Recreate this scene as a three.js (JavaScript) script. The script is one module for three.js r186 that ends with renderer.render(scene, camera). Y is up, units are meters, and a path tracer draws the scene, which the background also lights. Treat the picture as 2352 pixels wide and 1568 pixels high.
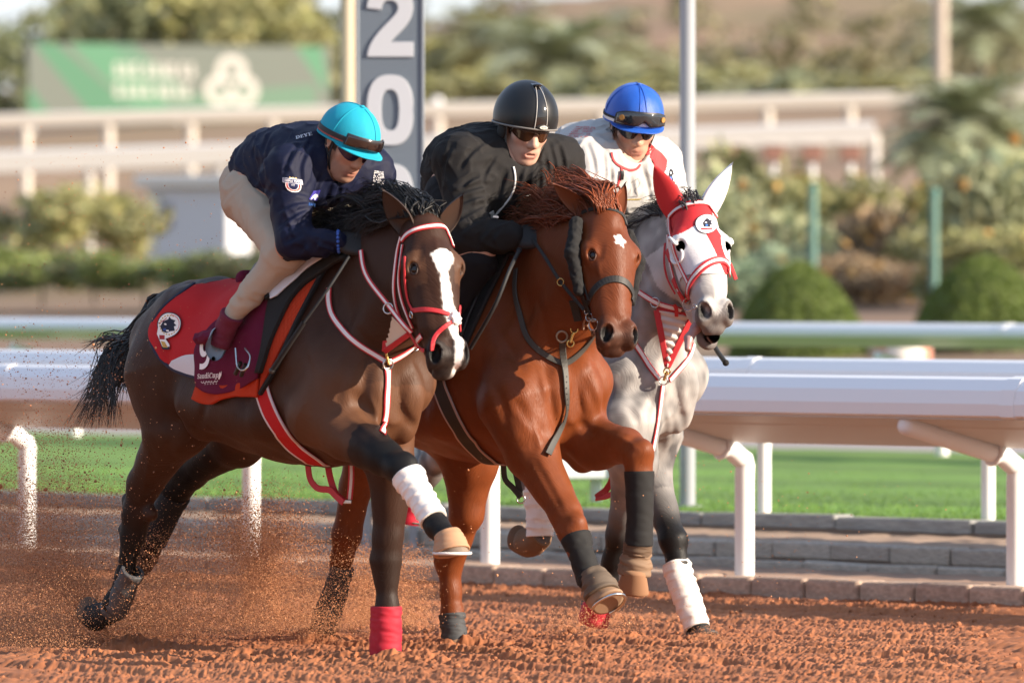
import * as THREE from 'three';
import { mergeGeometries, mergeVertices } from 'three/addons/utils/BufferGeometryUtils.js';
import { RoundedBoxGeometry } from 'three/addons/geometries/RoundedBoxGeometry.js';

// ---------------------------------------------------------------- camera, sky, sun, exposure
const V3 = (x = 0, y = 0, z = 0) => new THREE.Vector3(x, y, z);
const FPX = 20520, CX = 1175.5, CY = 784, EYE = 1.5, CAMZ = 36, HORIZON = 625;
const scene = new THREE.Scene();
const camera = new THREE.PerspectiveCamera(2 * Math.atan(CY / FPX) * 180 / Math.PI, 1024 / 682, 1, 4000);
const pitch = Math.atan((CY - HORIZON) / FPX);
camera.position.set(0, EYE, CAMZ);
camera.lookAt(0, EYE - Math.tan(pitch) * 100, CAMZ - 100);
camera.focus = 35.6; camera.userData.fStop = 3.8;
camera.updateMatrixWorld(true);
const renderer = new THREE.WebGLRenderer({ antialias: true });
renderer.toneMapping = THREE.LinearToneMapping;
renderer.toneMappingExposure = 2.2;
renderer.shadowMap.enabled = true;

const SUN_AZ = 20 * Math.PI / 180, SUN_EL = 21 * Math.PI / 180;         // from +X towards the camera
const SUN = V3(Math.cos(SUN_EL) * Math.cos(SUN_AZ), Math.sin(SUN_EL), Math.cos(SUN_EL) * Math.sin(SUN_AZ));
{
  const w = 512, h = 256, data = new Float32Array(w * h * 4), d = V3();
  for (let j = 0; j < h; j++) for (let i = 0; i < w; i++) {
    const u = (i + .5) / w, v = (j + .5) / h, el = (v - .5) * Math.PI, az = (u - .5) * 2 * Math.PI;
    d.set(Math.cos(el) * Math.cos(az), Math.sin(el), Math.cos(el) * Math.sin(az));
    const t = Math.max(0, d.y), hz = Math.exp(-t * 4.5), g = Math.max(0, d.dot(SUN));
    const glow = Math.pow(g, 8) * .55 + Math.pow(g, 60) * 1.2;
    let r = .30 + .52 * hz, gg = .42 + .44 * hz, b = .64 + .22 * hz;
    r += glow * 1.0; gg += glow * .82; b += glow * .58;
    if (d.y < 0) { const k = Math.min(1, -d.y * 6); r += (.30 - r) * k; gg += (.22 - gg) * k; b += (.16 - b) * k; }
    const o = (j * w + i) * 4; data[o] = r * .6; data[o + 1] = gg * .6; data[o + 2] = b * .6; data[o + 3] = 1;
  }
  const sky = new THREE.DataTexture(data, w, h, THREE.RGBAFormat, THREE.FloatType);
  sky.mapping = THREE.EquirectangularReflectionMapping; sky.magFilter = sky.minFilter = THREE.LinearFilter; sky.needsUpdate = true;
  scene.background = sky; scene.environment = sky;
}
const sun = new THREE.DirectionalLight(new THREE.Color(1.0, .85, .68), 5.0);
sun.position.copy(SUN).multiplyScalar(80); sun.castShadow = true; sun.shadow.mapSize.set(4096, 4096);
Object.assign(sun.shadow.camera, { left: -12, right: 12, top: 12, bottom: -12, near: 1, far: 300 }); sun.shadow.radius = 1.2;
scene.add(sun); scene.add(sun.target);
scene.fog = new THREE.FogExp2(new THREE.Color(.95, .84, .74), .00004);

// ---------------------------------------------------------------- small helpers
let seed = 7; const rnd = () => { seed = (seed * 1664525 + 1013904223) >>> 0; return seed / 4294967296; };
const rr = (a, b) => a + (b - a) * rnd();
const gauss = () => Math.sqrt(-2 * Math.log(rnd() + 1e-9)) * Math.cos(6.2832 * rnd());
const clamp = (x, a = 0, b = 1) => x < a ? a : x > b ? b : x, lerp = (a, b, t) => a + (b - a) * t;
const sstep = (a, b, x) => { const t = clamp((x - a) / (b - a)); return t * t * (3 - 2 * t); };
function hash3(x, y, z) { let h = (Math.imul(x, 374761393) + Math.imul(y, 668265263) + Math.imul(z, 2147483647 ^ 0x1b873593)) | 0; h = Math.imul(h ^ (h >>> 13), 1274126177); return ((h ^ (h >>> 16)) >>> 0) / 4294967296; }
function noise(x, y = 0, z = 0) {                                    // value noise, -1..1
  const X = Math.floor(x), Y = Math.floor(y), Z = Math.floor(z), f = x - X, g = y - Y, h = z - Z;
  const u = f * f * (3 - 2 * f), v = g * g * (3 - 2 * g), w = h * h * (3 - 2 * h);
  const a = lerp(lerp(hash3(X, Y, Z), hash3(X + 1, Y, Z), u), lerp(hash3(X, Y + 1, Z), hash3(X + 1, Y + 1, Z), u), v);
  const b = lerp(lerp(hash3(X, Y, Z + 1), hash3(X + 1, Y, Z + 1), u), lerp(hash3(X, Y + 1, Z + 1), hash3(X + 1, Y + 1, Z + 1), u), v);
  return lerp(a, b, w) * 2 - 1;
}
const fbm = (x, y, z, o = 4) => { let s = 0, a = .5; for (let i = 0; i < o; i++) { s += a * noise(x, y, z); x = x * 2.03 + 3.1; y = y * 2.03 + 1.7; z = z * 2.03 + 5.3; a *= .5; } return s; };
const names = {};
function numbered(n) { const k = names[n] = (names[n] ?? -1) + 1; return k ? n + '_' + String(k).padStart(3, '0') : n; }
function tag(o, label, category, group, kind) { if (label) o.userData.label = label; if (category) o.userData.category = category; if (group) o.userData.group = group; if (kind) o.userData.kind = kind; return o; }
function thing(name, label, category, pos = V3(), group) { const o = new THREE.Group(); o.name = numbered(name); o.position.copy(pos); scene.add(o); return tag(o, label, category, group); }
function part(name, geo, mat, parent = scene, label) { const m = new THREE.Mesh(geo, mat); m.name = parent === scene ? numbered(name) : name; m.castShadow = m.receiveShadow = true; parent.add(m); if (label) m.userData.label = label; return m; }
const lin = (r, g, b) => new THREE.Color().setRGB(r, g, b);
const mat = (c, rough = .7, extra = {}) => { const { phys, ...e } = extra; return new (phys ? THREE.MeshPhysicalMaterial : THREE.MeshStandardMaterial)({ color: c, roughness: rough, side: THREE.DoubleSide, ...e }); };
const WHITE = lin(1, 1, 1);
// pixel of the photograph (in its 2351 x 1568 view) and depth in front of the lens -> point; and rays through such pixels
const cF = V3(0, -Math.sin(pitch), -Math.cos(pitch)), cU = V3(0, Math.cos(pitch), -Math.sin(pitch));
const rayDir = (x, y) => V3((x - CX) / FPX, 0, 0).add(cF).addScaledVector(cU, (CY - y) / FPX);
const at = (x, y, d) => V3(0, EYE, CAMZ).addScaledVector(rayDir(x, y), d);
// rail frame: u along the rails (towards camera-right), v across the course (away)
const RT = V3(.656, 0, .755), RN = V3(.755, 0, -.656);
const UV = (u, v, y = 0) => V3(RT.x * u + RN.x * v, y, RT.z * u + RN.z * v);
function uOf(x, v) { const k = (x - CX) / FPX, d = (v + .656 * CAMZ) / (.755 * k + .656); return { d, u: .656 * k * d + .755 * (CAMZ - d) }; }
const heightAt = (y, d) => EYE - (y - HORIZON) * d / FPX;
function dataTex(n, fn, srgb = false, rep) {
  const d = new Uint8Array(n * n * 4); for (let j = 0; j < n; j++) for (let i = 0; i < n; i++) { const c = fn(i / n, j / n, i, j); const o = (j * n + i) * 4; d[o] = clamp(c[0]) * 255; d[o + 1] = clamp(c[1]) * 255; d[o + 2] = clamp(c[2]) * 255; d[o + 3] = 255; }
  const t = new THREE.DataTexture(d, n, n); t.wrapS = t.wrapT = THREE.RepeatWrapping; t.magFilter = THREE.LinearFilter; t.minFilter = THREE.LinearMipmapLinearFilter; t.generateMipmaps = true; if (srgb) t.colorSpace = THREE.SRGBColorSpace; if (rep) t.repeat.set(rep, rep); t.needsUpdate = true; return t;
}
function canvasTex(w, h, draw) { const c = document.createElement('canvas'); c.width = w; c.height = h; const g = c.getContext('2d'); draw(g, w, h); const t = new THREE.CanvasTexture(c); t.colorSpace = THREE.SRGBColorSpace; return t; }
// a grid of points (rows x cols of Vector3, or null rows dropped) as a sheet
function sheet(rows, cols, P, opt = {}) {
  const pos = [], uv = [], col = [], idx = [];
  for (let j = 0; j <= rows; j++) for (let i = 0; i <= cols; i++) { const p = P(i / cols, j / rows, i, j); pos.push(p.x, p.y, p.z); uv.push(...(opt.uv ? opt.uv(i / cols, j / rows, p) : [i / cols, j / rows])); if (opt.color) col.push(...opt.color(p, i / cols, j / rows)); }
  for (let j = 0; j < rows; j++) for (let i = 0; i < cols; i++) { const a = j * (cols + 1) + i, b = a + 1, c = a + cols + 1, d = c + 1; idx.push(a, b, d, a, d, c); }
  const g = new THREE.BufferGeometry(); g.setAttribute('position', new THREE.Float32BufferAttribute(pos, 3)); g.setAttribute('uv', new THREE.Float32BufferAttribute(uv, 2)); if (opt.color) g.setAttribute('color', new THREE.Float32BufferAttribute(col, 3)); g.setIndex(idx); g.computeVertexNormals(); return g;
}
// extrude a closed profile [[v, y]...] along a line of frames given by f(t) -> {o, n} ; n = across direction
function extrudeAlong(profile, a, b, across, segs = 1) {
  const pos = [], idx = [], uv = [], m = profile.length; let L = a.distanceTo(b);
  for (let s = 0; s <= segs; s++) { const o = a.clone().lerp(b, s / segs); for (let i = 0; i <= m; i++) { const [v, y] = profile[i % m]; const p = o.clone().addScaledVector(across, v); p.y += y; pos.push(p.x, p.y, p.z); uv.push(L * s / segs, i / m); } }
  for (let s = 0; s < segs; s++) for (let i = 0; i < m; i++) { const p = s * (m + 1) + i, q = p + m + 1; idx.push(p, q, p + 1, p + 1, q, q + 1); }
  for (const s of [0, segs]) for (let i = 1; i < m - 1; i++) { const z = s * (m + 1); idx.push(z, z + i, z + i + 1); }
  let g = new THREE.BufferGeometry(); g.setAttribute('position', new THREE.Float32BufferAttribute(pos, 3)); g.setAttribute('uv', new THREE.Float32BufferAttribute(uv, 2)); g.setIndex(idx); g = g.toNonIndexed(); g.computeVertexNormals(); return g;
}
const tube = (pts, r, seg = 24, rad = 10, closed = false) => new THREE.TubeGeometry(new THREE.CatmullRomCurve3(pts, closed, 'centripetal'), seg, r, rad, closed);
// ---------------------------------------------------------------- the setting: terrain, track, kerbs, turf, rails
const TERR = [[-400, -.02], [4.4, -.02], [4.5, .02], [5.9, .07], [6.05, .16], [6.9, .19], [7.05, .24], [18, .27], [22, .28], [30, .55], [40, 1.05], [48, 1.35], [55, 1.85], [61, 2.15], [70, 3.0], [76, 3.75], [88, 4.6], [120, 6.0], [180, 9], [260, 13], [420, 19], [900, 24], [3000, 24]];
function terrBase(v) { for (let i = 1; i < TERR.length; i++) if (v <= TERR[i][0]) { const [a, h] = TERR[i - 1], [b, k] = TERR[i]; return lerp(h, k, (v - a) / (b - a)); } return 24; }
function terrain(x, z) {
  const v = RN.x * x + RN.z * z, far = sstep(95, 200, v);
  let h = terrBase(v) - .015;
  if (v > 23) h += fbm(x * .08, z * .08, 3, 3) * .5 * sstep(23, 90, v) + fbm(x * .021, z * .021, 9, 3) * 5 * far;
  return h - far * (h - 4.6) * .62 * (1 - sstep(-26, 2, x + (z + 200) * .02));
}
function terrainColor(p) {
  const v = RN.x * p.x + RN.z * p.z, n = fbm(p.x * .35, p.z * .35, 1, 4), n2 = fbm(p.x * .05, p.z * .05, 6, 3), n3 = fbm(p.x * .9, p.z * .25, 2, 3);
  if (v < 4.5) return [.26, .115, .055];
  if (v < 18.2) return [.22 + n * .05, .15 + n * .04, .11 + n * .03];
  if (v < 22.5) return [.27 + n * .03, .24 + n * .03, .23 + n * .03];
  let c = [.20, .125, .08], g = [.10, .11, .035]; let s = [.42, .26, .16];
  let t = clamp(.25 + n2 * 1.2 + n * .7), q = sstep(48, 70, v) * clamp(.5 + n3 * .8);
  if (v > 100) { s = [.31, .185, .115]; c = [.15, .10, .075]; t = clamp(.25 + n2 * 2.2 + n * .8); q = clamp(.75 + n3); }
  return [0, 1, 2].map(i => lerp(lerp(c[i], s[i], q), g[i], t * .6) * (1 + n * .25));
}
{
  const us = [], vs = []; for (let i = -60; i <= 60; i++) us.push(Math.sign(i) * Math.pow(Math.abs(i) / 60, 2.4) * 1500);
  for (const v of [-800, -200, -80, -40, -20, -10, 0, 3, 4.4, 4.5, 5.2, 5.9, 6.05, 6.5, 6.9, 7.05, 9, 12, 15, 18, 18.2, 20, 22, 22.5]) vs.push(v);
  for (let v = 24; v < 130; v += 2) vs.push(v); for (let v = 135; v < 420; v += 9) vs.push(v); for (const v of [500, 700, 1000, 1600, 2600]) vs.push(v);
  const g = sheet(vs.length - 1, us.length - 1, (a, b, i, j) => { const p = UV(us[i] - 1.15 * vs[j], vs[j]); p.y = terrain(p.x, p.z); return p; }, { color: terrainColor });
  tag(part('ground', g, mat(WHITE, .95, { vertexColors: true })), 'brown earth rising gently from the race course to a sandy hillside', null, null, 'structure');
}
// the harrowed dirt track: fine clods and drag lines as real relief
const PRINTS = [];                                                    // hoof marks {x, z, r, h}
const ridgy = (x, y) => { const n = noise(x, y, 1.5); return 1 - Math.abs(n) * 2; };
function trackHeight(x, z) {
  const u = RT.x * x + RT.z * z, v = RN.x * x + RN.z * z;
  const wv = v + .05 * noise(u * 1.3, v * 2, 4) + .02 * noise(u * 7, v * 7, 8);
  const furrow = Math.sin(wv * 6.2832 / .17);
  const g = .6 + .4 * noise(u * 2.2, v * 2.2, 7); let h = .006 * furrow + .012 * Math.sin(wv * 6.2832 / .43 + 1.4 * noise(u * 2, v * 1.2, 3)) + .006 * noise(u * 9, v * 15, 0) + .0075 * ridgy(u * 32, v * 46) * g + .0085 * noise(u * 52, v * 64, 3) * g + .0055 * noise(u * 110, v * 110, 5) + .010 * noise(u * .9, v * 1.6, 2);
  for (const k of PRINTS) { const d2 = ((x - k.x) ** 2 + (z - k.z) ** 2) / (k.r * k.r); if (d2 < 6) h += k.h * Math.exp(-d2) * (1 + .5 * noise(x * 30, z * 30, 1)); }
  return h - .012;
}
function buildTrack() {
  const z0 = 4.4, z1 = -14; let gs = [];
  const X0 = -6, nx = 840, nz = 380;
  const g = sheet(nz, nx, (a, b) => { const q = 2 * a - 1, kx = .058 * q + .15 * Math.pow(Math.abs(q), 44) * q, dEnd = (4.5 + .656 * CAMZ) / (.755 * kx + .656), d = b < .05 ? lerp(22, 32.2, b / .05) : lerp(32.2, dEnd, (b - .05) / .95), x = d * kx, z = CAMZ - d; const p = V3(x, 0, z); const v = RN.x * x + RN.z * z; p.y = v > 4.485 ? -.06 : trackHeight(x, z); return p; },
    { color: p => { const v = RN.x * p.x + RN.z * p.z, n = noise(p.x * 26, p.z * 26, 6), m = fbm(p.x * 1.3, p.z * 2.2, 4, 3), q = noise(p.x * 90, p.z * 60, 2); const k = 1 + .16 * n + .22 * m + .12 * q; return [.325 * k, .112 * k + .01 * m, .041 * k + .005 * m]; } });
  tag(part('track', g, mat(WHITE, .93, { vertexColors: true })), 'harrowed red brown dirt race track with loose clods', null, null, 'structure');
}
// ---- kerbs: rows of stones
const stoneTex = dataTex(256, (a, b, i, j) => { const n = fbm(i * .06, j * .06, 2, 4), m = noise(i * .5, j * .5, 3); const k = .88 + .16 * n + .07 * m; return [k, k, k]; }, true);
const kerbMats = [[.56, .405, .31], [.60, .44, .34], [.52, .375, .29]].map(c => mat(lin(...c), .9, { map: stoneTex, bumpMap: stoneTex, bumpScale: .006 }));
const kerbMatsB = [[.54, .47, .40], [.58, .51, .44], [.50, .43, .37]].map(c => mat(lin(...c), .9, { map: stoneTex, bumpMap: stoneTex, bumpScale: .008 }));
const kerbMatsC = [[.38, .38, .38], [.42, .42, .41]].map(c => mat(lin(...c), .9, { map: stoneTex, bumpMap: stoneTex, bumpScale: .004 }));
function kerbRow(name, label, v, y0, y1, depth, L, mats, u0, u1, wob = .004, bev = .012) {
  const k = thing(name, label, null, UV(0, v, 0)); k.userData.kind = 'structure'; k.rotation.y = Math.atan2(-RT.z, RT.x);
  const geos = [0, 1, 2].map(i => { const g = new RoundedBoxGeometry(L - .006, y1 - y0, depth, 2, bev); const p = g.attributes.position; for (let q = 0; q < p.count; q++) { const x = p.getX(q), y = p.getY(q), z = p.getZ(q); p.setXYZ(q, x + noise(x * 9 + i * 7, y * 20, z * 9) * wob, y + noise(x * 9, y * 20 + i * 5, z * 9) * wob, z + noise(x * 11, y * 9, z * 20 + i * 3) * wob); } g.computeVertexNormals(); return g; });
  let n = 0; for (let u = u0; u < u1; u += L, n++) { const m = part('kerb_stone', geos[n % 3], mats[(n * 7 + (n >> 2)) % mats.length], k); m.position.set(u + rr(-.004, .004), (y0 + y1) / 2 + rr(-.006, .006), depth / 2 + rr(-.006, .006)); m.rotation.y = rr(-.012, .012); m.rotation.z = rr(-.008, .008); }
  return k;
}
// v grows towards local -z after the turn (x -> RT): local +z points to the camera side, so stones start at v and go back
const KU = (v, x) => uOf(x, v).u;
kerbRow('kerb', 'long row of dusty brown kerb stones along the edge of the dirt track', 4.68, -.09, .085, .22, .365, kerbMats, KU(4.5, -1100), KU(4.5, 3500), .003, .028);
kerbRow('kerb', 'lower row of pale worn kerb stones half buried below the stepped edge', 6.06, -.02, .095, .16, .47, kerbMatsB, KU(6, -1000), KU(6, 3400), .010, .016);
kerbRow('kerb', 'upper row of chipped beige stones with dark cap of the stepped edge', 6.12, .10, .185, .16, .42, kerbMatsB, KU(6, -1000), KU(6, 3400), .008, .016);
kerbRow('kerb', 'smooth grey concrete kerb running below the white posts at the edge of the turf', 7.16, .14, .275, .15, 1.0, kerbMatsC, KU(7, -1100), KU(7, 3500), .002, .02);
{ // sandy shoulder strips between the kerbs
  const strip = (name, label, v0, v1, y0, y1, c, rough, ju = 220, jv = 26) => { const g = sheet(jv, ju, (a, b) => { const v = lerp(v0, v1, b), u = lerp(KU(v, -1400), KU(v, 3800), a); const p = UV(u, v, lerp(y0, y1, b) + .012 * fbm(u * 6, v * 9, 3, 4) + .008 * noise(u * 30, v * 30, 2)); return p; }, { color: p => { const n = fbm(p.x * 5, p.z * 5, 1, 3), m = noise(p.x * 40, p.z * 40, 3); const k = 1 + .3 * n + .12 * m; return c.map(q => q * k); } }); tag(part(name, g, mat(WHITE, .95, { vertexColors: true })), label, null, null, 'structure'); };
  strip('verge', 'strip of sandy brown earth behind the first kerb', 4.66, 5.95, .072, .055, [.30, .185, .125]);
  strip('verge', 'flat dusty ledge on top of the stepped stone edge', 6.10, 7.06, .178, .196, [.36, .255, .19]);
}
{ // turf: one sheet plus real blades in the nearer part
  const stripe = (u, v) => Math.sin((v * .8 + .05 * Math.sin(u * .4)) * 3.1) > 0 ? 1 : .8;
  const g = sheet(60, 160, (a, b) => { const v = lerp(7.16, 18.1, b), u = lerp(KU(v, -1600), KU(v, 4000), a); return UV(u, v, lerp(.262, .285, b) + .006 * noise(u * 3, v * 3, 1)); }, { color: p => { const v = RN.x * p.x + RN.z * p.z, u = RT.x * p.x + RT.z * p.z, n = fbm(p.x * 1.7, p.z * 1.7, 2, 4), k = stripe(u, v) * (1 + .35 * n); return [.115 * k, .225 * k, .028 * k]; } });
  tag(part('lawn', g, mat(WHITE, .9, { vertexColors: true })), 'bright green mown turf course beyond the first two rails', null, null, 'structure');
  const pos = [], col = []; for (let i = 0; i < 45000; i++) { const v = 7.2 + Math.pow(rnd(), 1.6) * 10.7, c0 = uOf(rr(-150, 2500), v).u, p = UV(c0, v, .268), h = rr(.008, .017), w = rr(.002, .004), a = rr(0, 6.283), dx = Math.cos(a) * w, dz = Math.sin(a) * w, lx = gauss() * .012, lz = gauss() * .012; pos.push(p.x - dx, p.y, p.z - dz, p.x + dx, p.y, p.z + dz, p.x + lx, p.y + h, p.z + lz); const k = rr(.85, 1.15) * stripe(c0, v), y = rr(.85, 1.15); for (let q = 0; q < 3; q++) col.push(.125 * k * y, .24 * k, .03 * k); }
  const b = new THREE.BufferGeometry(); b.setAttribute('position', new THREE.Float32BufferAttribute(pos, 3)); b.setAttribute('color', new THREE.Float32BufferAttribute(col, 3)); b.computeVertexNormals();
  tag(part('grass', b, mat(WHITE, .8, { vertexColors: true })), 'short green grass blades of the turf course', 'grass', null, 'stuff');
}
// ---- running rails
const whitePaint = mat(lin(.80, .80, .80), .42), railPaint = mat(lin(.80, .80, .82), .38), railUnderShade = mat(lin(.56, .55, .53), .5), armPaint = whitePaint;  // underside grey is the rail white with its shade put into the colour
const creamPaint = mat(lin(.62, .57, .50), .5), farWhite = mat(lin(.60, .575, .54), .5);
function runningRail(label, vPost, over, yTop, yBase, u0, u1, step, uFirst, postR = .047, th = 1) {
  const o = UV(0, vPost, 0), k = thing('running_rail', label, 'rail', o);
  const a = UV(u0, 0), b = UV(u1, 0), v0 = -over;
  const outer = [[v0 + .05, yTop], [v0 + .015, yTop - .012], [v0 - .03, yTop - .06], [v0 - .045, yTop - .12], [v0 - .04, yTop - .172], [v0 - .02, yTop - .182], [v0 - .008, yTop - .172], [v0 + .2, yTop - .205], [v0 + over * .88, yTop - .30], [v0 + over * .9, yTop - .27], [v0 + .3, yTop - .06]].map(([v, y]) => [v, yTop - (yTop - y) * th]);
  part('rail_cover', extrudeAlong(outer, a, b, RN, 1), railPaint, k);
  part('shaded_under_panel', extrudeAlong([[v0 - .012, yTop - .190], [v0 + .19, yTop - .229], [v0 + .20, yTop - .236], [v0 + over * .86, yTop - .332], [v0 + over * .89, yTop - .318], [v0 + .2, yTop - .208], [v0 - .01, yTop - .176]].map(([v, y]) => [v, yTop - (yTop - y) * th]), a, b, RN, 1), railUnderShade, k);
  const postGeo = mergeGeometries([tube([V3(0, yBase - .1, 0), V3(0, yBase + .2, 0), V3(0, yTop - .50, 0), V3(0, yTop - .42, 0), ...[[.03, .375], [.09, .335], [.15, .32]].map(([q, y]) => RN.clone().multiplyScalar(-q).setY(yTop - y - .03))], postR, 30, 14)]);
  const ap = q => RN.clone().multiplyScalar(-over * q).setY(yTop - lerp(.355, .225, (q - .2) / .75)), armGeo = mergeGeometries([tube([ap(.16), ap(.5), ap(.95)], postR * .95, 10, 14), new THREE.SphereGeometry(postR * .95, 14, 10).translate(ap(.95).x, ap(.95).y, ap(.95).z), new THREE.TorusGeometry(postR * 1.1, .01, 8, 20).applyQuaternion(new THREE.Quaternion().setFromUnitVectors(V3(0, 0, 1), ap(.5).sub(ap(.16)).normalize())).translate(ap(.2).x, ap(.2).y, ap(.2).z)]);
  for (let u = uFirst + step * .37; u < u1; u += step * 2) if (u > u0) { const j = part('joint_sleeve', extrudeAlong(outer.map(([v, y]) => [v + (v < v0 + .02 ? -.004 : .003), y + (y > yTop - .1 ? .004 : -.004)]), UV(u, 0), UV(u + .09, 0), RN, 1), railPaint, k); j.position.y = 0; }
  const collar = new THREE.TorusGeometry(postR * 1.08, .012, 8, 16); collar.rotateX(Math.PI / 2);
  for (let u = uFirst; u < u1 - .05; u += step) { if (u < u0) continue; const m = part('post', postGeo, whitePaint, k); m.position.copy(RT).multiplyScalar(u); part('arm', armGeo, armPaint, m); }
  return k;
}
const P1 = x => uOf(x, 4.72).u;
const step1 = (P1(2335) - P1(60)) / 4;
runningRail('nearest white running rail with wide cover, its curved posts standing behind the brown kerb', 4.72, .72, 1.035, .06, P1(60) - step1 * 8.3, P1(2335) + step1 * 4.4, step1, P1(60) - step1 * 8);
const P2 = x => uOf(x, 7.24).u;
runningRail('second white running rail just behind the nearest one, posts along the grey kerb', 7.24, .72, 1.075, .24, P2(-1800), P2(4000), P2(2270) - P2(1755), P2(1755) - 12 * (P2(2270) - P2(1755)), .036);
const P3 = x => uOf(x, 17.4).u;
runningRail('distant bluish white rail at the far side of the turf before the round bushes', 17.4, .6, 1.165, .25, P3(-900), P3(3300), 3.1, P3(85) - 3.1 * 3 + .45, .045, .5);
// ---- far rails on the bank
function farRail(label, p0, p1, h, thick, n, paint, pr = .09) {
  const a = at(...p0), b = at(...p1), o = a.clone().setY(0), k = thing('far_rail', label, 'rail', o), dir = b.clone().sub(a).setY(0).normalize(), ac = V3(-dir.z, 0, dir.x);
  part('rail_beam', extrudeAlong([[-.1, 0], [-.12, -.04], [-.12, -thick + .04], [-.08, -thick], [.1, -thick], [.12, -.05]].map(([v, y]) => [v, y + thick / 2]), V3(0, a.y, 0), b.clone().sub(o), ac, 1), paint, k);
  for (let i = 0; i <= n; i++) { const p = a.clone().lerp(b, i / n), g = new THREE.CylinderGeometry(pr, pr, p.y - h, 10); g.translate(0, (p.y + h) / 2, 0); const m = part('post', g, paint, k); m.position.copy(p).sub(o).setY(0); }
}
farRail('upper cream white rail on the bank below the green banner', [-700, 293, 145], [2900, 203, 145], 1.5, .21, 19, creamPaint);
farRail('lower wide white rail on the bank, partly behind shrubs', [-700, 394, 125], [2010, 303, 125], .9, .31, 9, farWhite, .07);
// low red and white boards under the lower rail at the right
for (let i = 0; i < 4; i++) { const o = thing('track_marker', ['red block below the white rail, leftmost of four', 'red block below the white rail, second from the left of four', 'red block below the white rail, third from the left of four', 'red block below the white rail, rightmost of four beside the palm'][i], 'marker', at(1690 + i * 88, 352, 114)); const g = new RoundedBoxGeometry(.26, .2, .2, 2, .02); part('block', g, mat(lin(.30, .15, .11), .7), o); const c = new RoundedBoxGeometry(.30, .05, .24, 2, .015); c.translate(0, .126, 0); part('cap', c, mat(lin(.7, .66, .6), .6), o); const p = new THREE.CylinderGeometry(.04, .05, 1.9, 8); p.translate(0, -1.04, 0); part('stake', p, whitePaint, o); }
// ---------------------------------------------------------------- greenery and the things of the background
function leafCloud(n, inside, size, aspect = 2) {                     // n leaves at points of a volume, with a little inner fill
  const pos = [], nor = [], col = []; const p = V3(), q = V3(), r = V3();
  for (let i = 0; i < n; i++) {
    const s = inside(); p.copy(s.p); const k = s.k ?? 1;
    q.set(gauss(), gauss() * .7 + .25, gauss()).normalize(); r.set(gauss(), gauss(), gauss()).cross(q).normalize();
    const l = size * rr(.6, 1.5), w = l / aspect, t = V3().crossVectors(q, r);
    const A = p.clone().addScaledVector(r, -l), B = p.clone().addScaledVector(t, w), C = p.clone().addScaledVector(r, l), D = p.clone().addScaledVector(t, -w);
    for (const v of [A, B, C, A, C, D]) pos.push(v.x, v.y, v.z);
    const g = rr(.7, 1.3) * k, yl = s.y ?? 0; for (let c = 0; c < 6; c++) col.push(g * (1 + yl), g, g * (1 - yl * .5));
  }
  const b = new THREE.BufferGeometry(); b.setAttribute('position', new THREE.Float32BufferAttribute(pos, 3)); b.setAttribute('color', new THREE.Float32BufferAttribute(col, 3)); b.computeVertexNormals(); return b;
}
const foliage = (r, g, b) => new THREE.MeshPhysicalMaterial({ color: lin(r, g, b), roughness: .75, vertexColors: true, side: THREE.DoubleSide, transmission: .42, thickness: 0 });
const blobs = (n, rx, ry, cy, up = 1) => { const a = []; for (let i = 0; i < n; i++) { const t = rr(0, 6.283), q = Math.sqrt(rnd()); a.push({ x: Math.cos(t) * q * rx * .8, y: cy + rr(-.75, .75) * ry * up, z: Math.sin(t) * q * rx * .8, r: rr(.22, .45) * Math.min(rx, ry) * 1.5, k: rr(.75, 1.2) }); } return () => { const b = a[Math.floor(rnd() * n)], d = V3(gauss(), gauss(), gauss()).normalize().multiplyScalar(b.r * Math.pow(rnd(), .4)); return { p: V3(b.x + d.x, Math.max(.02, b.y + d.y), b.z + d.z), k: b.k, y: rr(-.05, .1) }; }; };
const bark = mat(lin(.17, .12, .08), .95);
const FOL = { olive: foliage(.34, .34, .13), dark: foliage(.16, .19, .075), sage: foliage(.36, .40, .23), green: foliage(.22, .28, .06), hedge: foliage(.15, .22, .025), yellow: foliage(.34, .26, .05), dry: foliage(.40, .30, .18), teal: foliage(.24, .33, .21) };
const crownGeos = [0, 1, 2, 3].map(i => leafCloud(1700, blobs(11, 1, .85, .85, 1.0), .085, 1.8));
const stemGeo = mergeGeometries([tube([V3(0, -.8, 0), V3(.03, .3, 0), V3(-.05, .9, .05), V3(.02, 1.5, 0)], .055, 12, 6), ...[0, 1, 2, 3, 4].map(i => { const a = i * 1.3; return tube([V3(0, .2 + i * .12, 0), V3(Math.cos(a) * .3, .6 + i * .1, Math.sin(a) * .3), V3(Math.cos(a) * .7, 1.1 + i * .1, Math.sin(a) * .7)], .022, 8, 5); })]);
let gi = 0;
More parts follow.
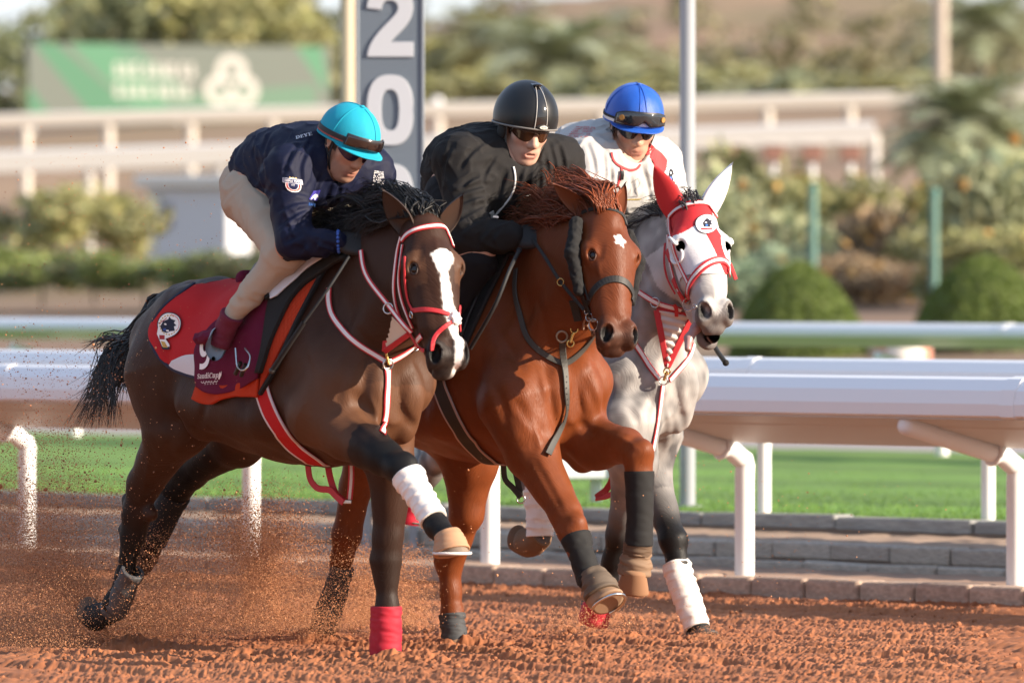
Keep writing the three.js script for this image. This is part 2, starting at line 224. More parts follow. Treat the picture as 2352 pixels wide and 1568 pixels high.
// shrub or tree: pixel x, top pixel row, depth, width in pixels, kind; its foot stands on the terrain
function shrub(name, label, category, x, yTop, d, wpx, kind, group, yBase) {
  const top = at(x, yTop, d), foot = yBase ? at(x, yBase, d).y : terrain(top.x, top.z), H = Math.max(.3, top.y - foot), w = wpx * d / FPX / 2;
  const k = thing(name, label, category, V3(top.x, foot, top.z), group); k.rotation.y = rr(0, 6.28);
  const c = part('crown', crownGeos[gi++ % 4], FOL[kind], k); c.scale.set(w * 1.35, H / 1.75, w * 1.35);
  const s = part('trunk', stemGeo, bark, k); s.scale.set(w * .6, H / 2.1, w * .6);
  return k;
}
function palm(label, x, yTop, d, spread, n, kind, crownY, group) {
  const p = at(x, crownY, d), foot = terrain(p.x, p.z), k = thing('palm_tree', label, 'palm tree', V3(p.x, foot, p.z), group), H = p.y - foot, R = spread * d / FPX / 2;
  const seg = []; const pr = []; for (let i = 0; i <= 22; i++) pr.push(new THREE.Vector2((.17 + .02 * (i % 2)) * (1 - .2 * i / 22) * Math.min(1, R / 2 + .4), lerp(-1, H, i / 22))); part('trunk', new THREE.LatheGeometry(pr, 10), bark, k);
  const up = (CY, 0);
  for (let f = 0; f < n; f++) {
    const az = f * 2.4, el = lerp(1.25, -.2, f / n), L = R * rr(.85, 1.15), spine = []; const dir = V3(Math.cos(az), 0, Math.sin(az));
    for (let i = 0; i <= 10; i++) { const t = i / 10; spine.push(dir.clone().multiplyScalar(L * t * Math.cos(el * (1 - .4 * t))).setY(H + L * (Math.sin(el) * t - .55 * t * t))); }
    const cv = new THREE.CatmullRomCurve3(spine), pos = [], col = []; const side = V3(-dir.z, 0, dir.x);
    for (let i = 2; i < 46; i++) for (const s of [-1, 1]) { const t = i / 46, o = cv.getPoint(t), tg = cv.getTangent(t), l = L * .30 * Math.sin(Math.PI * Math.pow(t, .7)) + .04, tip = o.clone().addScaledVector(side, s * l * .75).addScaledVector(tg, l * .55); tip.y += l * rr(-.35, .25); const wv = tg.clone().multiplyScalar(L * .026); for (const q of [o.clone().sub(wv), o.clone().add(wv), tip]) pos.push(q.x, q.y, q.z); const g = rr(.75, 1.25); for (let c = 0; c < 3; c++) col.push(g, g, g); }
    const g = new THREE.BufferGeometry(); g.setAttribute('position', new THREE.Float32BufferAttribute(pos, 3)); g.setAttribute('color', new THREE.Float32BufferAttribute(col, 3)); g.computeVertexNormals();
    part('frond', g, FOL[kind], k);
  }
}
// two clipped dome bushes
const domeGeo = leafCloud(16000, () => { const t = rr(0, 6.283), y = Math.pow(rnd(), .8), r = Math.pow(1 - Math.pow(y, 1.6), .62) * (1 + .04 * noise(Math.cos(t) * 3, y * 4, Math.sin(t) * 3)) * (1 - .12 * rnd() * rnd()); return { p: V3(r * Math.cos(t), y, r * Math.sin(t)), y: rr(-.05, .1) }; }, .035, 1.7);
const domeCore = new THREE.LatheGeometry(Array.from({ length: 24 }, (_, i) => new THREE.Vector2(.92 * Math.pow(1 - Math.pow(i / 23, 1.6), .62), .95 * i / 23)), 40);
[[1835, 604, 84, 318, 'clipped round green bush nearer the middle, beside the grey horse head'], [2262, 590, 84, 350, 'clipped round green bush at the right edge, larger of the two']].forEach(([x, y, d, w, label]) => {
  const p = at(x, y, d), f = terrain(p.x, p.z), k = thing('topiary_bush', label, 'bush', V3(p.x, f, p.z), 'clipped dome bushes'), r = w * d / FPX / 2;
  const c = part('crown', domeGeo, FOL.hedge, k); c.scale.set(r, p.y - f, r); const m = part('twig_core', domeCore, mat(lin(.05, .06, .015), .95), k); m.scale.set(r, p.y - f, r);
  const t = part('trunk', new THREE.CylinderGeometry(.06, .08, .5, 8), bark, k); t.position.y = .1;
});
// fence with green posts on the right
[[1867, 434, 89, 'green fence post between the dome bushes, the shorter one'], [2146, 442, 88, 'green fence post left of the larger dome bush, the longer one']].forEach(([x, y, d, l]) => { const p = at(x, y, d), f = terrain(p.x, p.z) - .2, k = thing('fence_post', l, 'post', V3(p.x, f, p.z), 'green fence posts'); const g = new THREE.CylinderGeometry(.045, .045, p.y - f, 12); g.translate(0, (p.y - f) / 2, 0); part('pole', g, mat(lin(.11, .22, .18), .5), k); const c = new THREE.SphereGeometry(.052, 12, 8); c.translate(0, p.y - f, 0); part('cap', c, mat(lin(.08, .2, .16), .5), k); });
// left: bush, hedge row
const HG = 'low hedge plants in a row on the left bank';
shrub('shrub', 'wide dark olive bush at the left edge above the low hedge', 'bush', 150, 402, 112, 330, 'olive', null, 600);
shrub('shrub', 'smaller olive bush merging into the wide bush, beside the white cabinet', 'bush', 300, 425, 113, 170, 'olive', null, 590);
[[-30, 575, 190], [95, 572, 200], [215, 582, 170], [330, 570, 200], [455, 574, 190], [575, 575, 170], [690, 575, 180]].forEach(([x, y, w], i) => shrub('hedge_plant', ['yellow green hedge plant cut by the left edge', 'second hedge plant from the left edge, below the wide bush', 'third hedge plant from the left, low and dark', 'fourth hedge plant from the left, left of the white cabinet', 'fifth hedge plant from the left, below the white cabinet', 'hedge plant behind the knee of the rider in navy', 'hedge plant hidden partly by the rider in navy and the saddle'][i], 'hedge', x, y, 104 - i * .6, w, i % 3 == 2 ? 'dark' : 'green', HG, 668));
// white cabinet on the left bank
{ const a = at(455, 570, 118), k = thing('cabinet', 'pale white cabinet with overhanging lid on the left bank behind the hedge', 'cabinet', V3(a.x, a.y - .25, a.z)); k.rotation.y = -.5; const b = new RoundedBoxGeometry(1.25, 1.0, .6, 2, .03); b.translate(0, .55, 0); part('body', b, mat(lin(.60, .62, .66), .5), k); const t = new RoundedBoxGeometry(1.5, .17, .85, 2, .03); t.translate(0, 1.14, 0); part('lid', t, mat(lin(.78, .76, .70), .5), k); const d = new RoundedBoxGeometry(.16, .3, .05, 2, .01); d.translate(-.3, .68, .31); part('vent', d, mat(lin(.2, .2, .25), .6), k); }  // body tinted blue grey, shade on its face put into the colour
// trees behind the banner and along the top left
const TG = 'trees behind the banner';
[[205, -60, 190, 300, 'dark'], [330, -70, 196, 330, 'olive'], [480, -110, 192, 360, 'olive'], [610, -90, 190, 330, 'olive'], [735, -60, 194, 300, 'olive'], [20, 110, 186, 170, 'dark'], [-110, 60, 186, 240, 'dark']].forEach(([x, y, d, w, kd], i) => shrub('tree', ['dark tree at the left end behind the green banner', 'olive tree behind the left half of the banner', 'tall olive tree behind the middle of the banner lettering', 'olive tree behind the white emblem of the banner', 'olive tree behind the right end of the banner beside the lamp pole', 'small dark bush left of the green banner', 'dark bush cut by the left edge beside the banner'][i], 'tree', x, y, d, w, kd, i < 5 ? TG : null, i < 5 ? 300 : 300));
// middle and right: palms and hillside scrub
palm('large feathery palm to the right of the number pylon, upper middle', 1290, 0, 178, 560, 26, 'sage', 150);
palm('palm leaning in at the top between the pylon and the grey pole', 1130, 0, 182, 420, 22, 'olive', 110);
palm('palm with drooping fronds at the right edge in front of the hill', 2290, 0, 112, 430, 26, 'teal', 330);
palm('tall palm with pale hanging fronds at the right above the larger dome bush', 2215, 0, 104, 500, 30, 'sage', 285);
palm('smaller palm beside the beige pole in front of the lower white rail', 2130, 0, 110, 260, 22, 'sage', 350);
palm('pale palm on the hill at the upper right corner', 2260, 0, 175, 420, 24, 'sage', 70);
const SG = 'shrubs along the bank behind the dome bushes';
const SH = [[1060, 150, 165, 330, 'olive', 270], [1230, 160, 168, 300, 'dark', 270], [1400, 170, 166, 280, 'olive', 270], [1560, 150, 168, 330, 'olive', 270], [1010, 60, 190, 240, 'olive', 260], [1700, 160, 166, 260, 'sage', 270], [1880, 150, 172, 230, 'dark', 270], [2010, 165, 168, 230, 'olive', 270]];
SH.forEach(([x, y, d, w, kd, b], i) => shrub('shrub', ['olive shrub right of the number pylon above the white rail', 'dark shrub directly left of the black helmet', 'olive shrub above the black helmet', 'olive shrub between the black and blue helmets', 'loose olive shrub high beside the pylon top', 'sage shrub right of the grey pole above the white rail', 'dark low shrub on the bank below the sandy slope', 'olive shrub left of the beige pole above the white rail'][i], 'shrub', x, y, d, w, kd, 'shrubs on the bank above the upper white rail', b));
const MID = [[1640, 330, 100, 230, 'sage'], [1740, 300, 104, 220, 'olive'], [1760, 420, 98, 260, 'sage'], [1890, 400, 101, 230, 'olive'], [2000, 440, 99, 210, 'dry'], [2090, 390, 101, 220, 'olive'], [2230, 360, 98, 260, 'olive'], [2340, 340, 97, 260, 'sage'], [1960, 560, 96, 190, 'dry'], [2060, 580, 96, 170, 'dry'], [1700, 560, 96, 200, 'teal'], [2210, 520, 95, 230, 'olive'], [2360, 500, 94, 210, 'olive'], [1540, 420, 99, 200, 'olive'], [1450, 330, 101, 240, 'olive'], [1130, 330, 101, 240, 'olive'], [1290, 330, 101, 240, 'sage']];
const ML = ['sage shrub just right of the grey pole at helmet height', 'olive shrub in front of the right part of the lower white rail', 'sage shrub behind the white ear of the grey horse', 'olive shrub above the shorter green fence post', 'dry brownish shrub between the two green fence posts', 'olive shrub touching the top of the longer green fence post', 'olive shrub under the drooping palm at the right', 'pale flowering shrub at the right edge', 'low dry bush between the dome bushes, left one', 'low dry bush between the dome bushes, right one', 'blue green low shrub left of the nearer dome bush', 'olive shrub above the larger dome bush', 'olive shrub at the right edge above the larger dome bush', 'olive shrub behind the shoulder of the rider in white', 'olive shrub behind the blue helmet', 'olive shrub right of the pylon behind the rider in black', 'sage shrub behind the black helmet'];
MID.forEach(([x, y, d, w, kd], i) => shrub('shrub', ML[i], 'shrub', x, y, d, w, kd, SG));
{ // yellow blossoms: nobody could count them
  const g = leafCloud(60, () => { const x = rr(1600, 2380), y = rr(400, 700), d = rr(93, 99); return { p: at(x + 30 * gauss(), y, d), k: rr(.7, 1.2), y: .1 }; }, .05, 1.3);
  tag(part('blossoms', g, foliage(.48, .30, .06)), 'scattered yellow orange blossoms on the shrubs at the right', 'flowers', null, 'stuff');
  [[2212, 421], [1705, 425], [2330, 318]].forEach(([x, y], i) => { const q = thing('blossom_cluster', ['round orange blossom cluster left of the palm at the right', 'orange blossom cluster beside the ear of the grey horse', 'large orange blossom cluster at the right edge'][i], 'flower', at(x, y, 93)); const h = leafCloud(120, () => ({ p: V3(gauss(), gauss(), gauss()).multiplyScalar(.014 + .008 * (i == 2)), y: .1 }), .035, 1.2); part('petals', h, foliage(.50, .33, .09), q); const s = tube([V3(0, 0, 0), V3(.02, -.3, -.05), V3(0, -.7, -.1)], .008, 6, 5); part('stem', s, FOL.olive, q); });
}
{ // scrub on the far hillside reads as one mass
  const pts = []; for (let i = 0; i < 130; i++) { const d = rr(185, 330), x = rr(850, 2700), p = at(x, 0, d); pts.push({ x: p.x, z: p.z, y: terrain(p.x, p.z), r: rr(.35, 1.3) }); }
  const g = leafCloud(9000, () => { const b = pts[Math.floor(rnd() * pts.length)], q = V3(gauss(), Math.abs(gauss()), gauss()).normalize().multiplyScalar(b.r * Math.pow(rnd(), .4)); return { p: V3(b.x + q.x, b.y + q.y * 1.1, b.z + q.z), k: rr(.6, 1.2) }; }, .16, 1.5);
  tag(part('hillside_scrub', g, foliage(.24, .22, .10)), 'dusty scrub scattered over the sandy hillside', 'scrub', null, 'stuff');
}
// ---- poles, pylon, banner, cabinets
function pole(name, label, x, d, r, yTop, c, base) { const p = at(x, 625, d), f = base ?? terrain(p.x, p.z) - .1, k = thing(name, label, 'pole', V3(p.x, f, p.z)); const g = new THREE.CylinderGeometry(r * .97, r, yTop, 24); g.translate(0, yTop / 2, 0); part('shaft', g, mat(c, .42), k); const b = new THREE.CylinderGeometry(r * 1.9, r * 1.9, .04, 20); b.translate(0, .05, 0); part('base_plate', b, mat(c, .5), k); return k; }
pole('pole', 'tall light grey pole behind the rider in white, from the turf edge upwards', 1579, 47.2, .042, 5.5, lin(.29, .305, .335), .2);
pole('lamp_pole', 'beige lamp pole left of the number pylon', 797, 62, .052, 8, lin(.50, .41, .30));
pole('pole', 'pale beige pole at the upper right in front of the hill', 2160, 138, .115, 12, lin(.42, .36, .30));
{
  const d = 45.6, a = at(895, 0, d), base = .10, k = thing('distance_pylon', 'tall grey perforated distance pylon with white numerals 200', 'distance marker', V3(a.x, base, a.z)); k.rotation.y = .02;
  const W = .352, H = 3.6, y0 = .25;
  const cnv = (dg) => canvasTex(512, 512, (g, w, h) => { g.clearRect(0, 0, w, h); g.fillStyle = '#fff'; });
  const perf = canvasTex(512, 1024, (g, w, h) => { g.fillStyle = '#68737f'; g.fillRect(0, 0, w, h); g.fillStyle = '#4b5560'; for (let y = 0; y < 120; y++) for (let x = 0; x < 60; x++) { g.beginPath(); g.arc((x + .5 + (y % 2) * .5) * w / 60, (y + .5) * h / 120, 2.7, 0, 7); g.fill(); } });
  perf.wrapS = perf.wrapT = THREE.RepeatWrapping; perf.repeat.set(1, H / (W * 2));
  const b = new THREE.BoxGeometry(W - .02, H, .09); b.translate(0, y0 + H / 2, 0); part('perforated_panel', b, mat(WHITE, .55, { map: perf, metalness: .2 }), k);
  for (const s of [-1, 1]) { const f = new RoundedBoxGeometry(.018, H + .02, .11, 2, .006); f.translate(s * (W / 2 - .009), y0 + H / 2, 0); part('side_frame', f, mat(lin(.20, .225, .26), .5, { metalness: .3 }), k); const p = new THREE.CylinderGeometry(.025, .025, .4, 10); p.translate(s * .12, .1, 0); part('foot', p, mat(lin(.3, .3, .32), .5), k); }
  const P2 = (d) => { const s = new THREE.Shape(); return s; };
  const sc = FPX / d, loc = y => at(895, y, d).y - base;
  const zero = () => { const s = new THREE.Shape(); const el = (rx, ry, C, p) => { const n = 2.6; for (let i = 0; i <= 48; i++) { const t = i / 48 * 6.2832, c = Math.cos(t), q = Math.sin(t), x = Math.sign(c) * Math.pow(Math.abs(c), 2 / n) * rx, y = Math.sign(q) * Math.pow(Math.abs(q), 2 / n) * ry; i ? p.lineTo(x, y) : p.moveTo(x, y); } }; el(.117, .178, 0, s); const h = new THREE.Path(); el(.047, .106, 0, h); s.holes.push(h); return s; };
  const two = () => { const s = new THREE.Shape(); s.moveTo(-.115, -.178); s.lineTo(.117, -.178); s.lineTo(.117, -.105); s.lineTo(.0, -.105); s.bezierCurveTo(.04, -.055, .115, -.01, .115, .075); s.bezierCurveTo(.115, .14, .06, .18, -.005, .18); s.bezierCurveTo(-.07, .18, -.115, .135, -.117, .07); s.lineTo(-.046, .062); s.bezierCurveTo(-.045, .095, -.028, .11, -.003, .11); s.bezierCurveTo(.026, .11, .042, .093, .042, .068); s.bezierCurveTo(.042, .02, -.11, -.06, -.115, -.178); return s; };
  const dm = mat(lin(.42, .44, .48), .5);
  [[two(), 50], [zero(), 253], [zero(), 457]].forEach(([s, y]) => { const g = new THREE.ExtrudeGeometry(s, { depth: .008, bevelEnabled: true, bevelSize: .002, bevelThickness: .002, bevelSegments: 1, curveSegments: 24 }); const m = part('numeral', g, dm, k); m.position.set(.0, loc(y), .0475); });
}
{ // banner: grey and green with two rows of blurred white lettering and a white three-lobed emblem
  const A = at(62, 258, 169), B = at(758, 250, 172), dir = B.clone().sub(A), L = dir.length(), H = 158 * 171 / FPX, k = thing('banner', 'long green and grey banner with white three lobed emblem and white lettering', 'banner', A.clone()); k.rotation.y = Math.atan2(-dir.z, dir.x);
  const tex = canvasTex(1400, 320, (g, w, h) => {
    g.fillStyle = '#7b877d'; g.fillRect(0, 0, w, h); const gr = (c, p) => { g.fillStyle = c; g.beginPath(); p.forEach(([x, y], i) => i ? g.lineTo(x * w, y * h) : g.moveTo(x * w, y * h)); g.fill(); };
    gr('#4a9870', [[.015, 0], [.09, 0], [.36, 1], [.2, 1]]); gr('#55a57a', [[.13, 0], [.27, 0], [.52, 1], [.36, 1]]); gr('#4a9870', [[0, .6], [.07, 1], [0, 1]]); gr('#629a7c', [[.27, 0], [.34, 0], [.62, 1], [.5, 1]]); gr('#6b9a7e', [[.45, .75], [.95, .55], [.95, 1], [.45, 1]]); gr('#55a57a', [[.88, 0], [.97, 0], [.99, .7]]);
    g.fillStyle = '#f4f2ea'; g.textAlign = 'center'; g.textBaseline = 'middle'; g.font = 'bold 84px sans-serif'; 
    for (const [yy, seq] of [[118, [30, 26, 44, 26, 30, 16, 40, 30, 26]], [214, [36, 30, 30, 44, 20, 36, 26, 40]]]) { let x = 395; for (const q of seq) { g.fillRect(x, yy - 32, q * .8, 14); g.fillRect(x, yy - 32, 12, 64); g.fillRect(x + q * .5, yy - 6, 12, 40); g.fillRect(x, yy + 18, q * .85, 14); x += q * 1.42; } }
    g.lineWidth = 34; g.strokeStyle = '#f4f2ea'; const cx = 935, cy = 178; for (let i = 0; i < 3; i++) { const a = -Math.PI / 2 + i * 2.0944; g.beginPath(); g.arc(cx + Math.cos(a) * 62, cy + Math.sin(a) * 62, 56, 0, 7); g.stroke(); g.fillStyle = 'rgba(244,242,234,.35)'; g.fill(); } g.fillStyle = '#5c7a68'; g.beginPath(); g.arc(cx, cy, 20, 0, 7); g.fill();
  });
  const g = new THREE.BoxGeometry(L, H, .06); g.translate(L / 2, H / 2, 0); const fm = mat(lin(.46, .46, .46), .6, { map: tex }), sm = mat(lin(.3, .32, .3), .6); const m = new THREE.Mesh(g, [sm, sm, sm, sm, fm, sm]); m.name = 'printed_board'; m.castShadow = m.receiveShadow = true; k.add(m);
  for (let i = 0; i <= 4; i++) { const p = new THREE.CylinderGeometry(.05, .05, H + 1.4, 8); p.translate(L * (.02 + .96 * i / 4), H / 2 - .7, -.09); part('stay', p, mat(lin(.4, .4, .4), .6), k); }
}
{ // small pale box on legs seen between the horses' legs
  const a = at(1318, 1145, 47.4), k = thing('utility_box', 'pale grey utility box on short legs at the turf edge behind the chestnut horse', 'utility box', a); k.rotation.y = .2; const b = new RoundedBoxGeometry(.42, .15, .22, 2, .012); b.translate(.02, .18, 0); part('case', b, mat(lin(.52, .56, .60), .5), k); const l = new RoundedBoxGeometry(.45, .02, .25, 2, .006); l.translate(.02, .262, 0); part('lid', l, mat(lin(.56, .6, .64), .5), k); for (const s of [-.12, .12]) { const p = new THREE.CylinderGeometry(.032, .032, .13, 10); p.translate(s, .05, 0); part('leg', p, mat(lin(.6, .63, .66), .5), k); }
}
{ // striped drum beside the larger dome bush
  const a = at(2076, 842, 79), k = thing('barrier_drum', 'white and faded red striped barrier drum left of the larger dome bush', 'barrier', V3(a.x, terrain(a.x, a.z), a.z)); const H = at(2076, 766, 79).y - terrain(a.x, a.z), R = .25; for (let i = 0; i < 9; i++) { const g = new THREE.CylinderGeometry(R - .003 * (i % 2), R - .003 * (i % 2), H, 8, 1, true, i * .698, .698); g.translate(0, H / 2, 0); part('stripe', g, mat(i % 3 == 1 ? lin(.6, .25, .18) : lin(.8, .76, .7), .5), k); } const t = new THREE.CylinderGeometry(R, R, .03, 24); t.translate(0, H, 0); part('lid', t, mat(lin(.8, .76, .7), .5), k);
}
{ // faint red and white column behind the pylon
  const k = thing('marker_post', 'blurred red and white marker post right of the number pylon', 'marker', at(1003, 420, 150)); k.position.y = terrain(k.position.x, k.position.z); const H = at(1003, 235, 150).y - k.position.y; [['red', .45, .85, lin(.62, .34, .30)], ['white', .85, 1, lin(.75, .7, .65)], ['white', 0, .45, lin(.75, .7, .65)]].forEach(([n, a, b, c]) => { const g = new THREE.CylinderGeometry(.11, .11, H * (b - a), 14); g.translate(0, H * (a + b) / 2, 0); part(n + '_band', g, mat(c, .5), k); }); const s = new THREE.SphereGeometry(.1, 12, 8); s.translate(0, H, 0); part('cap', s, whitePaint, k);
}
// ---------------------------------------------------------------- bodies as distance fields, meshed into one smooth surface
class Field {
  constructor(O, ex, ey, ez, lo, hi, h) { Object.assign(this, { O, ex, ey, ez, lo, h }); this.n = [0, 1, 2].map(i => Math.ceil((hi[i] - lo[i]) / h) + 1); this.d = new Float32Array(this.n[0] * this.n[1] * this.n[2]).fill(1); this.prims = []; }
  L(p) { const x = p.x - this.O.x, y = p.y - this.O.y, z = p.z - this.O.z, { ex, ey, ez } = this; return [x * ex.x + y * ex.y + z * ex.z, x * ey.x + y * ey.y + z * ey.z, x * ez.x + y * ez.y + z * ez.z]; }
  Wv(a) { return V3().addScaledVector(this.ex, a[0]).addScaledVector(this.ey, a[1]).addScaledVector(this.ez, a[2]); }
  W(a) { return this.Wv(a).add(this.O); }
  dirL(v) { return [v.dot(this.ex), v.dot(this.ey), v.dot(this.ez)]; }
  add(pr) {                                                          // pr: {f, lo, hi, k, sub, c}
    const { lo, h, n, d } = this, k = pr.k, m = k + 2.5 * h + .004, a = [], b = [];
    for (let i = 0; i < 3; i++) { a[i] = Math.max(0, Math.floor((pr.lo[i] - m - lo[i]) / h)); b[i] = Math.min(n[i] - 1, Math.ceil((pr.hi[i] + m - lo[i]) / h)); }
    const f = pr.f;
    for (let z = a[2]; z <= b[2]; z++) for (let y = a[1]; y <= b[1]; y++) { let o = (z * n[1] + y) * n[0] + a[0]; const Y = lo[1] + y * h, Z = lo[2] + z * h; for (let x = a[0]; x <= b[0]; x++, o++) { let v = f(lo[0] + x * h, Y, Z), u = d[o]; if (pr.sub) { v = -v; const e = Math.max(k - Math.abs(u - v), 0); d[o] = Math.max(u, v) + e * e / (4 * k); } else { const e = Math.max(k - Math.abs(u - v), 0); d[o] = Math.min(u, v) - e * e / (4 * k); } } }
    if (!pr.sub) this.prims.push(pr); return this;
  }
  cap(A, B, ra, rb, k = .03, c, flat) {                               // tapered capsule; flat squeezes it across ez
    const a = Array.isArray(A) ? A : this.L(A), b = Array.isArray(B) ? B : this.L(B), r = Math.max(ra, rb), bx = b[0] - a[0], by = b[1] - a[1], bz = b[2] - a[2], q = flat ?? 1, bb = bx * bx + by * by + bz * bz || 1e-9;
    const f = (x, y, z) => { x -= a[0]; y -= a[1]; z -= a[2]; let t = (x * bx + y * by + z * bz) / bb; t = t < 0 ? 0 : t > 1 ? 1 : t; const dx = x - bx * t, dy = y - by * t, dz = (z - bz * t) / q; return (Math.sqrt(dx * dx + dy * dy + dz * dz) - (ra + (rb - ra) * t)) * (q < 1 ? .9 : 1); };
    return this.add({ f, k, c, lo: a.map((v, i) => Math.min(v, b[i]) - r), hi: a.map((v, i) => Math.max(v, b[i]) + r) });
  }
  ell(C, r, k = .03, c, axes, sub) {                                  // ellipsoid, axes = three world directions (default: frame)
    const m = Array.isArray(C) ? C : this.L(C), ax = axes ? axes.map(v => this.dirL(v)) : null, R = Math.max(...r), [p, q, s] = r;
    const f = (x, y, z) => { x -= m[0]; y -= m[1]; z -= m[2]; if (ax) { const X = x * ax[0][0] + y * ax[0][1] + z * ax[0][2], Y = x * ax[1][0] + y * ax[1][1] + z * ax[1][2], Z = x * ax[2][0] + y * ax[2][1] + z * ax[2][2]; x = X; y = Y; z = Z; } x /= p; y /= q; z /= s; const k0 = Math.sqrt(x * x + y * y + z * z), k1 = Math.sqrt(x * x / (p * p) + y * y / (q * q) + z * z / (s * s)); return k1 < 1e-6 ? -Math.min(p, q, s) : k0 * (k0 - 1) / k1; };
    const e = ax ? [R, R, R] : r; return this.add({ f, k, c, sub, lo: m.map((v, i) => v - e[i]), hi: m.map((v, i) => v + e[i]) });
  }
  loft(st, k, c) {                                                    // stations [s, centre y, half height, half width] along ex
    const f = (x, y, z) => { let i = 1; while (i < st.length - 1 && x > st[i][0]) i++; const A = st[i - 1], B = st[i]; let t = clamp((x - A[0]) / (B[0] - A[0])); t = t * t * (3 - 2 * t) * .5 + t * .5; const cy = lerp(A[1], B[1], t), b = lerp(A[2], B[2], t), w = lerp(A[3], B[3], t), e = (y - cy) / b, g = z / w, q = Math.sqrt(e * e + g * g); let d = (q - 1) * Math.min(b, w); const o = Math.max(st[0][0] - x, x - st[st.length - 1][0], 0); return o > 0 ? Math.hypot(Math.max(d, 0), o) : d; };
    const w = Math.max(...st.map(s => s[3])); return this.add({ f, k, c, lo: [st[0][0], Math.min(...st.map(s => s[1] - s[2])), -w], hi: [st[st.length - 1][0], Math.max(...st.map(s => s[1] + s[2])), w] });
  }
  bump(fn, lim = .05) { const { n, d, lo, h } = this; let o = 0; for (let z = 0; z < n[2]; z++) for (let y = 0; y < n[1]; y++) for (let x = 0; x < n[0]; x++, o++) if (d[o] < lim && d[o] > -lim) d[o] += fn(lo[0] + x * h, lo[1] + y * h, lo[2] + z * h); }
  s(x, y, z) { const { lo, h, n, d } = this; x = (x - lo[0]) / h; y = (y - lo[1]) / h; z = (z - lo[2]) / h; if (!(x >= 0 && y >= 0 && z >= 0 && x < n[0] - 1 && y < n[1] - 1 && z < n[2] - 1)) return 1; const X = x | 0, Y = y | 0, Z = z | 0, u = x - X, v = y - Y, w = z - Z, o = (Z * n[1] + Y) * n[0] + X, A = n[0], B = n[0] * n[1]; const a = d[o] + (d[o + 1] - d[o]) * u, b = d[o + A] + (d[o + A + 1] - d[o + A]) * u, c = d[o + B] + (d[o + B + 1] - d[o + B]) * u, e = d[o + A + B] + (d[o + A + B + 1] - d[o + A + B]) * u; const p = a + (b - a) * v, q = c + (e - c) * v; return p + (q - p) * w; }
  grad(l) { const e = this.h * 1.2, [x, y, z] = l; return this.Wv([this.s(x + e, y, z) - this.s(x - e, y, z), this.s(x, y + e, z) - this.s(x, y - e, z), this.s(x, y, z + e) - this.s(x, y, z - e)]).normalize(); }
  hit(o, dir, max = 6) {                                              // first crossing from outside along dir: {p, n}
    const l = this.L(o), v = this.dirL(dir), q = Math.hypot(...v); for (let i = 0; i < 3; i++) v[i] /= q; const hi = this.lo.map((a, i) => a + (this.n[i] - 1) * this.h); let t0 = 0, t1 = max;
    for (let i = 0; i < 3; i++) { if (Math.abs(v[i]) < 1e-9) { if (l[i] < this.lo[i] || l[i] > hi[i]) return null; continue; } let a = (this.lo[i] - l[i]) / v[i], b = (hi[i] - l[i]) / v[i]; if (a > b) [a, b] = [b, a]; t0 = Math.max(t0, a); t1 = Math.min(t1, b); } if (t0 > t1) return null;
    const st = this.h * .6; let pv = 1, pt = t0; for (let t = t0; t <= t1; t += st) { const s = this.s(l[0] + v[0] * t, l[1] + v[1] * t, l[2] + v[2] * t); if (s <= 0) { const tt = t === t0 ? t : lerp(pt, t, pv / (pv - s)); const p = [l[0] + v[0] * tt, l[1] + v[1] * tt, l[2] + v[2] * tt]; return { p: this.W(p), n: this.grad(p), l: p }; } pv = s; pt = t; } return null;
  }
  groove(pts, r, am) {                                               // a crease (am > 0) or a cord (am < 0) drawn over the surface along pixels
    const c = new THREE.CatmullRomCurve3(pts.map(p => V3(p[0], p[1], 0)), false, 'centripetal'), n = Math.max(4, Math.round(c.getLength() / 4)), W = new Map(), { lo, h } = this, N = this.n;
    for (let i = 0; i <= n; i++) { const q = c.getPoint(i / n), t = this.px(q.x, q.y); if (!t) continue; const tp = Math.pow(Math.sin(Math.PI * lerp(.08, .92, i / n)), .8), k = Math.ceil(2.2 * r / h), o = t.l.map((v, a) => Math.round((v - lo[a]) / h)); for (let z = -k; z <= k; z++) for (let y = -k; y <= k; y++) for (let x = -k; x <= k; x++) { const X = o[0] + x, Y = o[1] + y, Z = o[2] + z; if (X < 0 || Y < 0 || Z < 0 || X >= N[0] || Y >= N[1] || Z >= N[2]) continue; const e = (lo[0] + X * h - t.l[0]) ** 2 + (lo[1] + Y * h - t.l[1]) ** 2 + (lo[2] + Z * h - t.l[2]) ** 2, w = Math.exp(-e / (r * r)) * tp, id = (Z * N[1] + Y) * N[0] + X; if (w > (W.get(id) ?? .02)) W.set(id, w); } }
    for (const [id, w] of W) this.d[id] += am * w; return this;
  }
  px(x, y) { return this.hit(V3(0, EYE, CAMZ), rayDir(x, y), 80); }
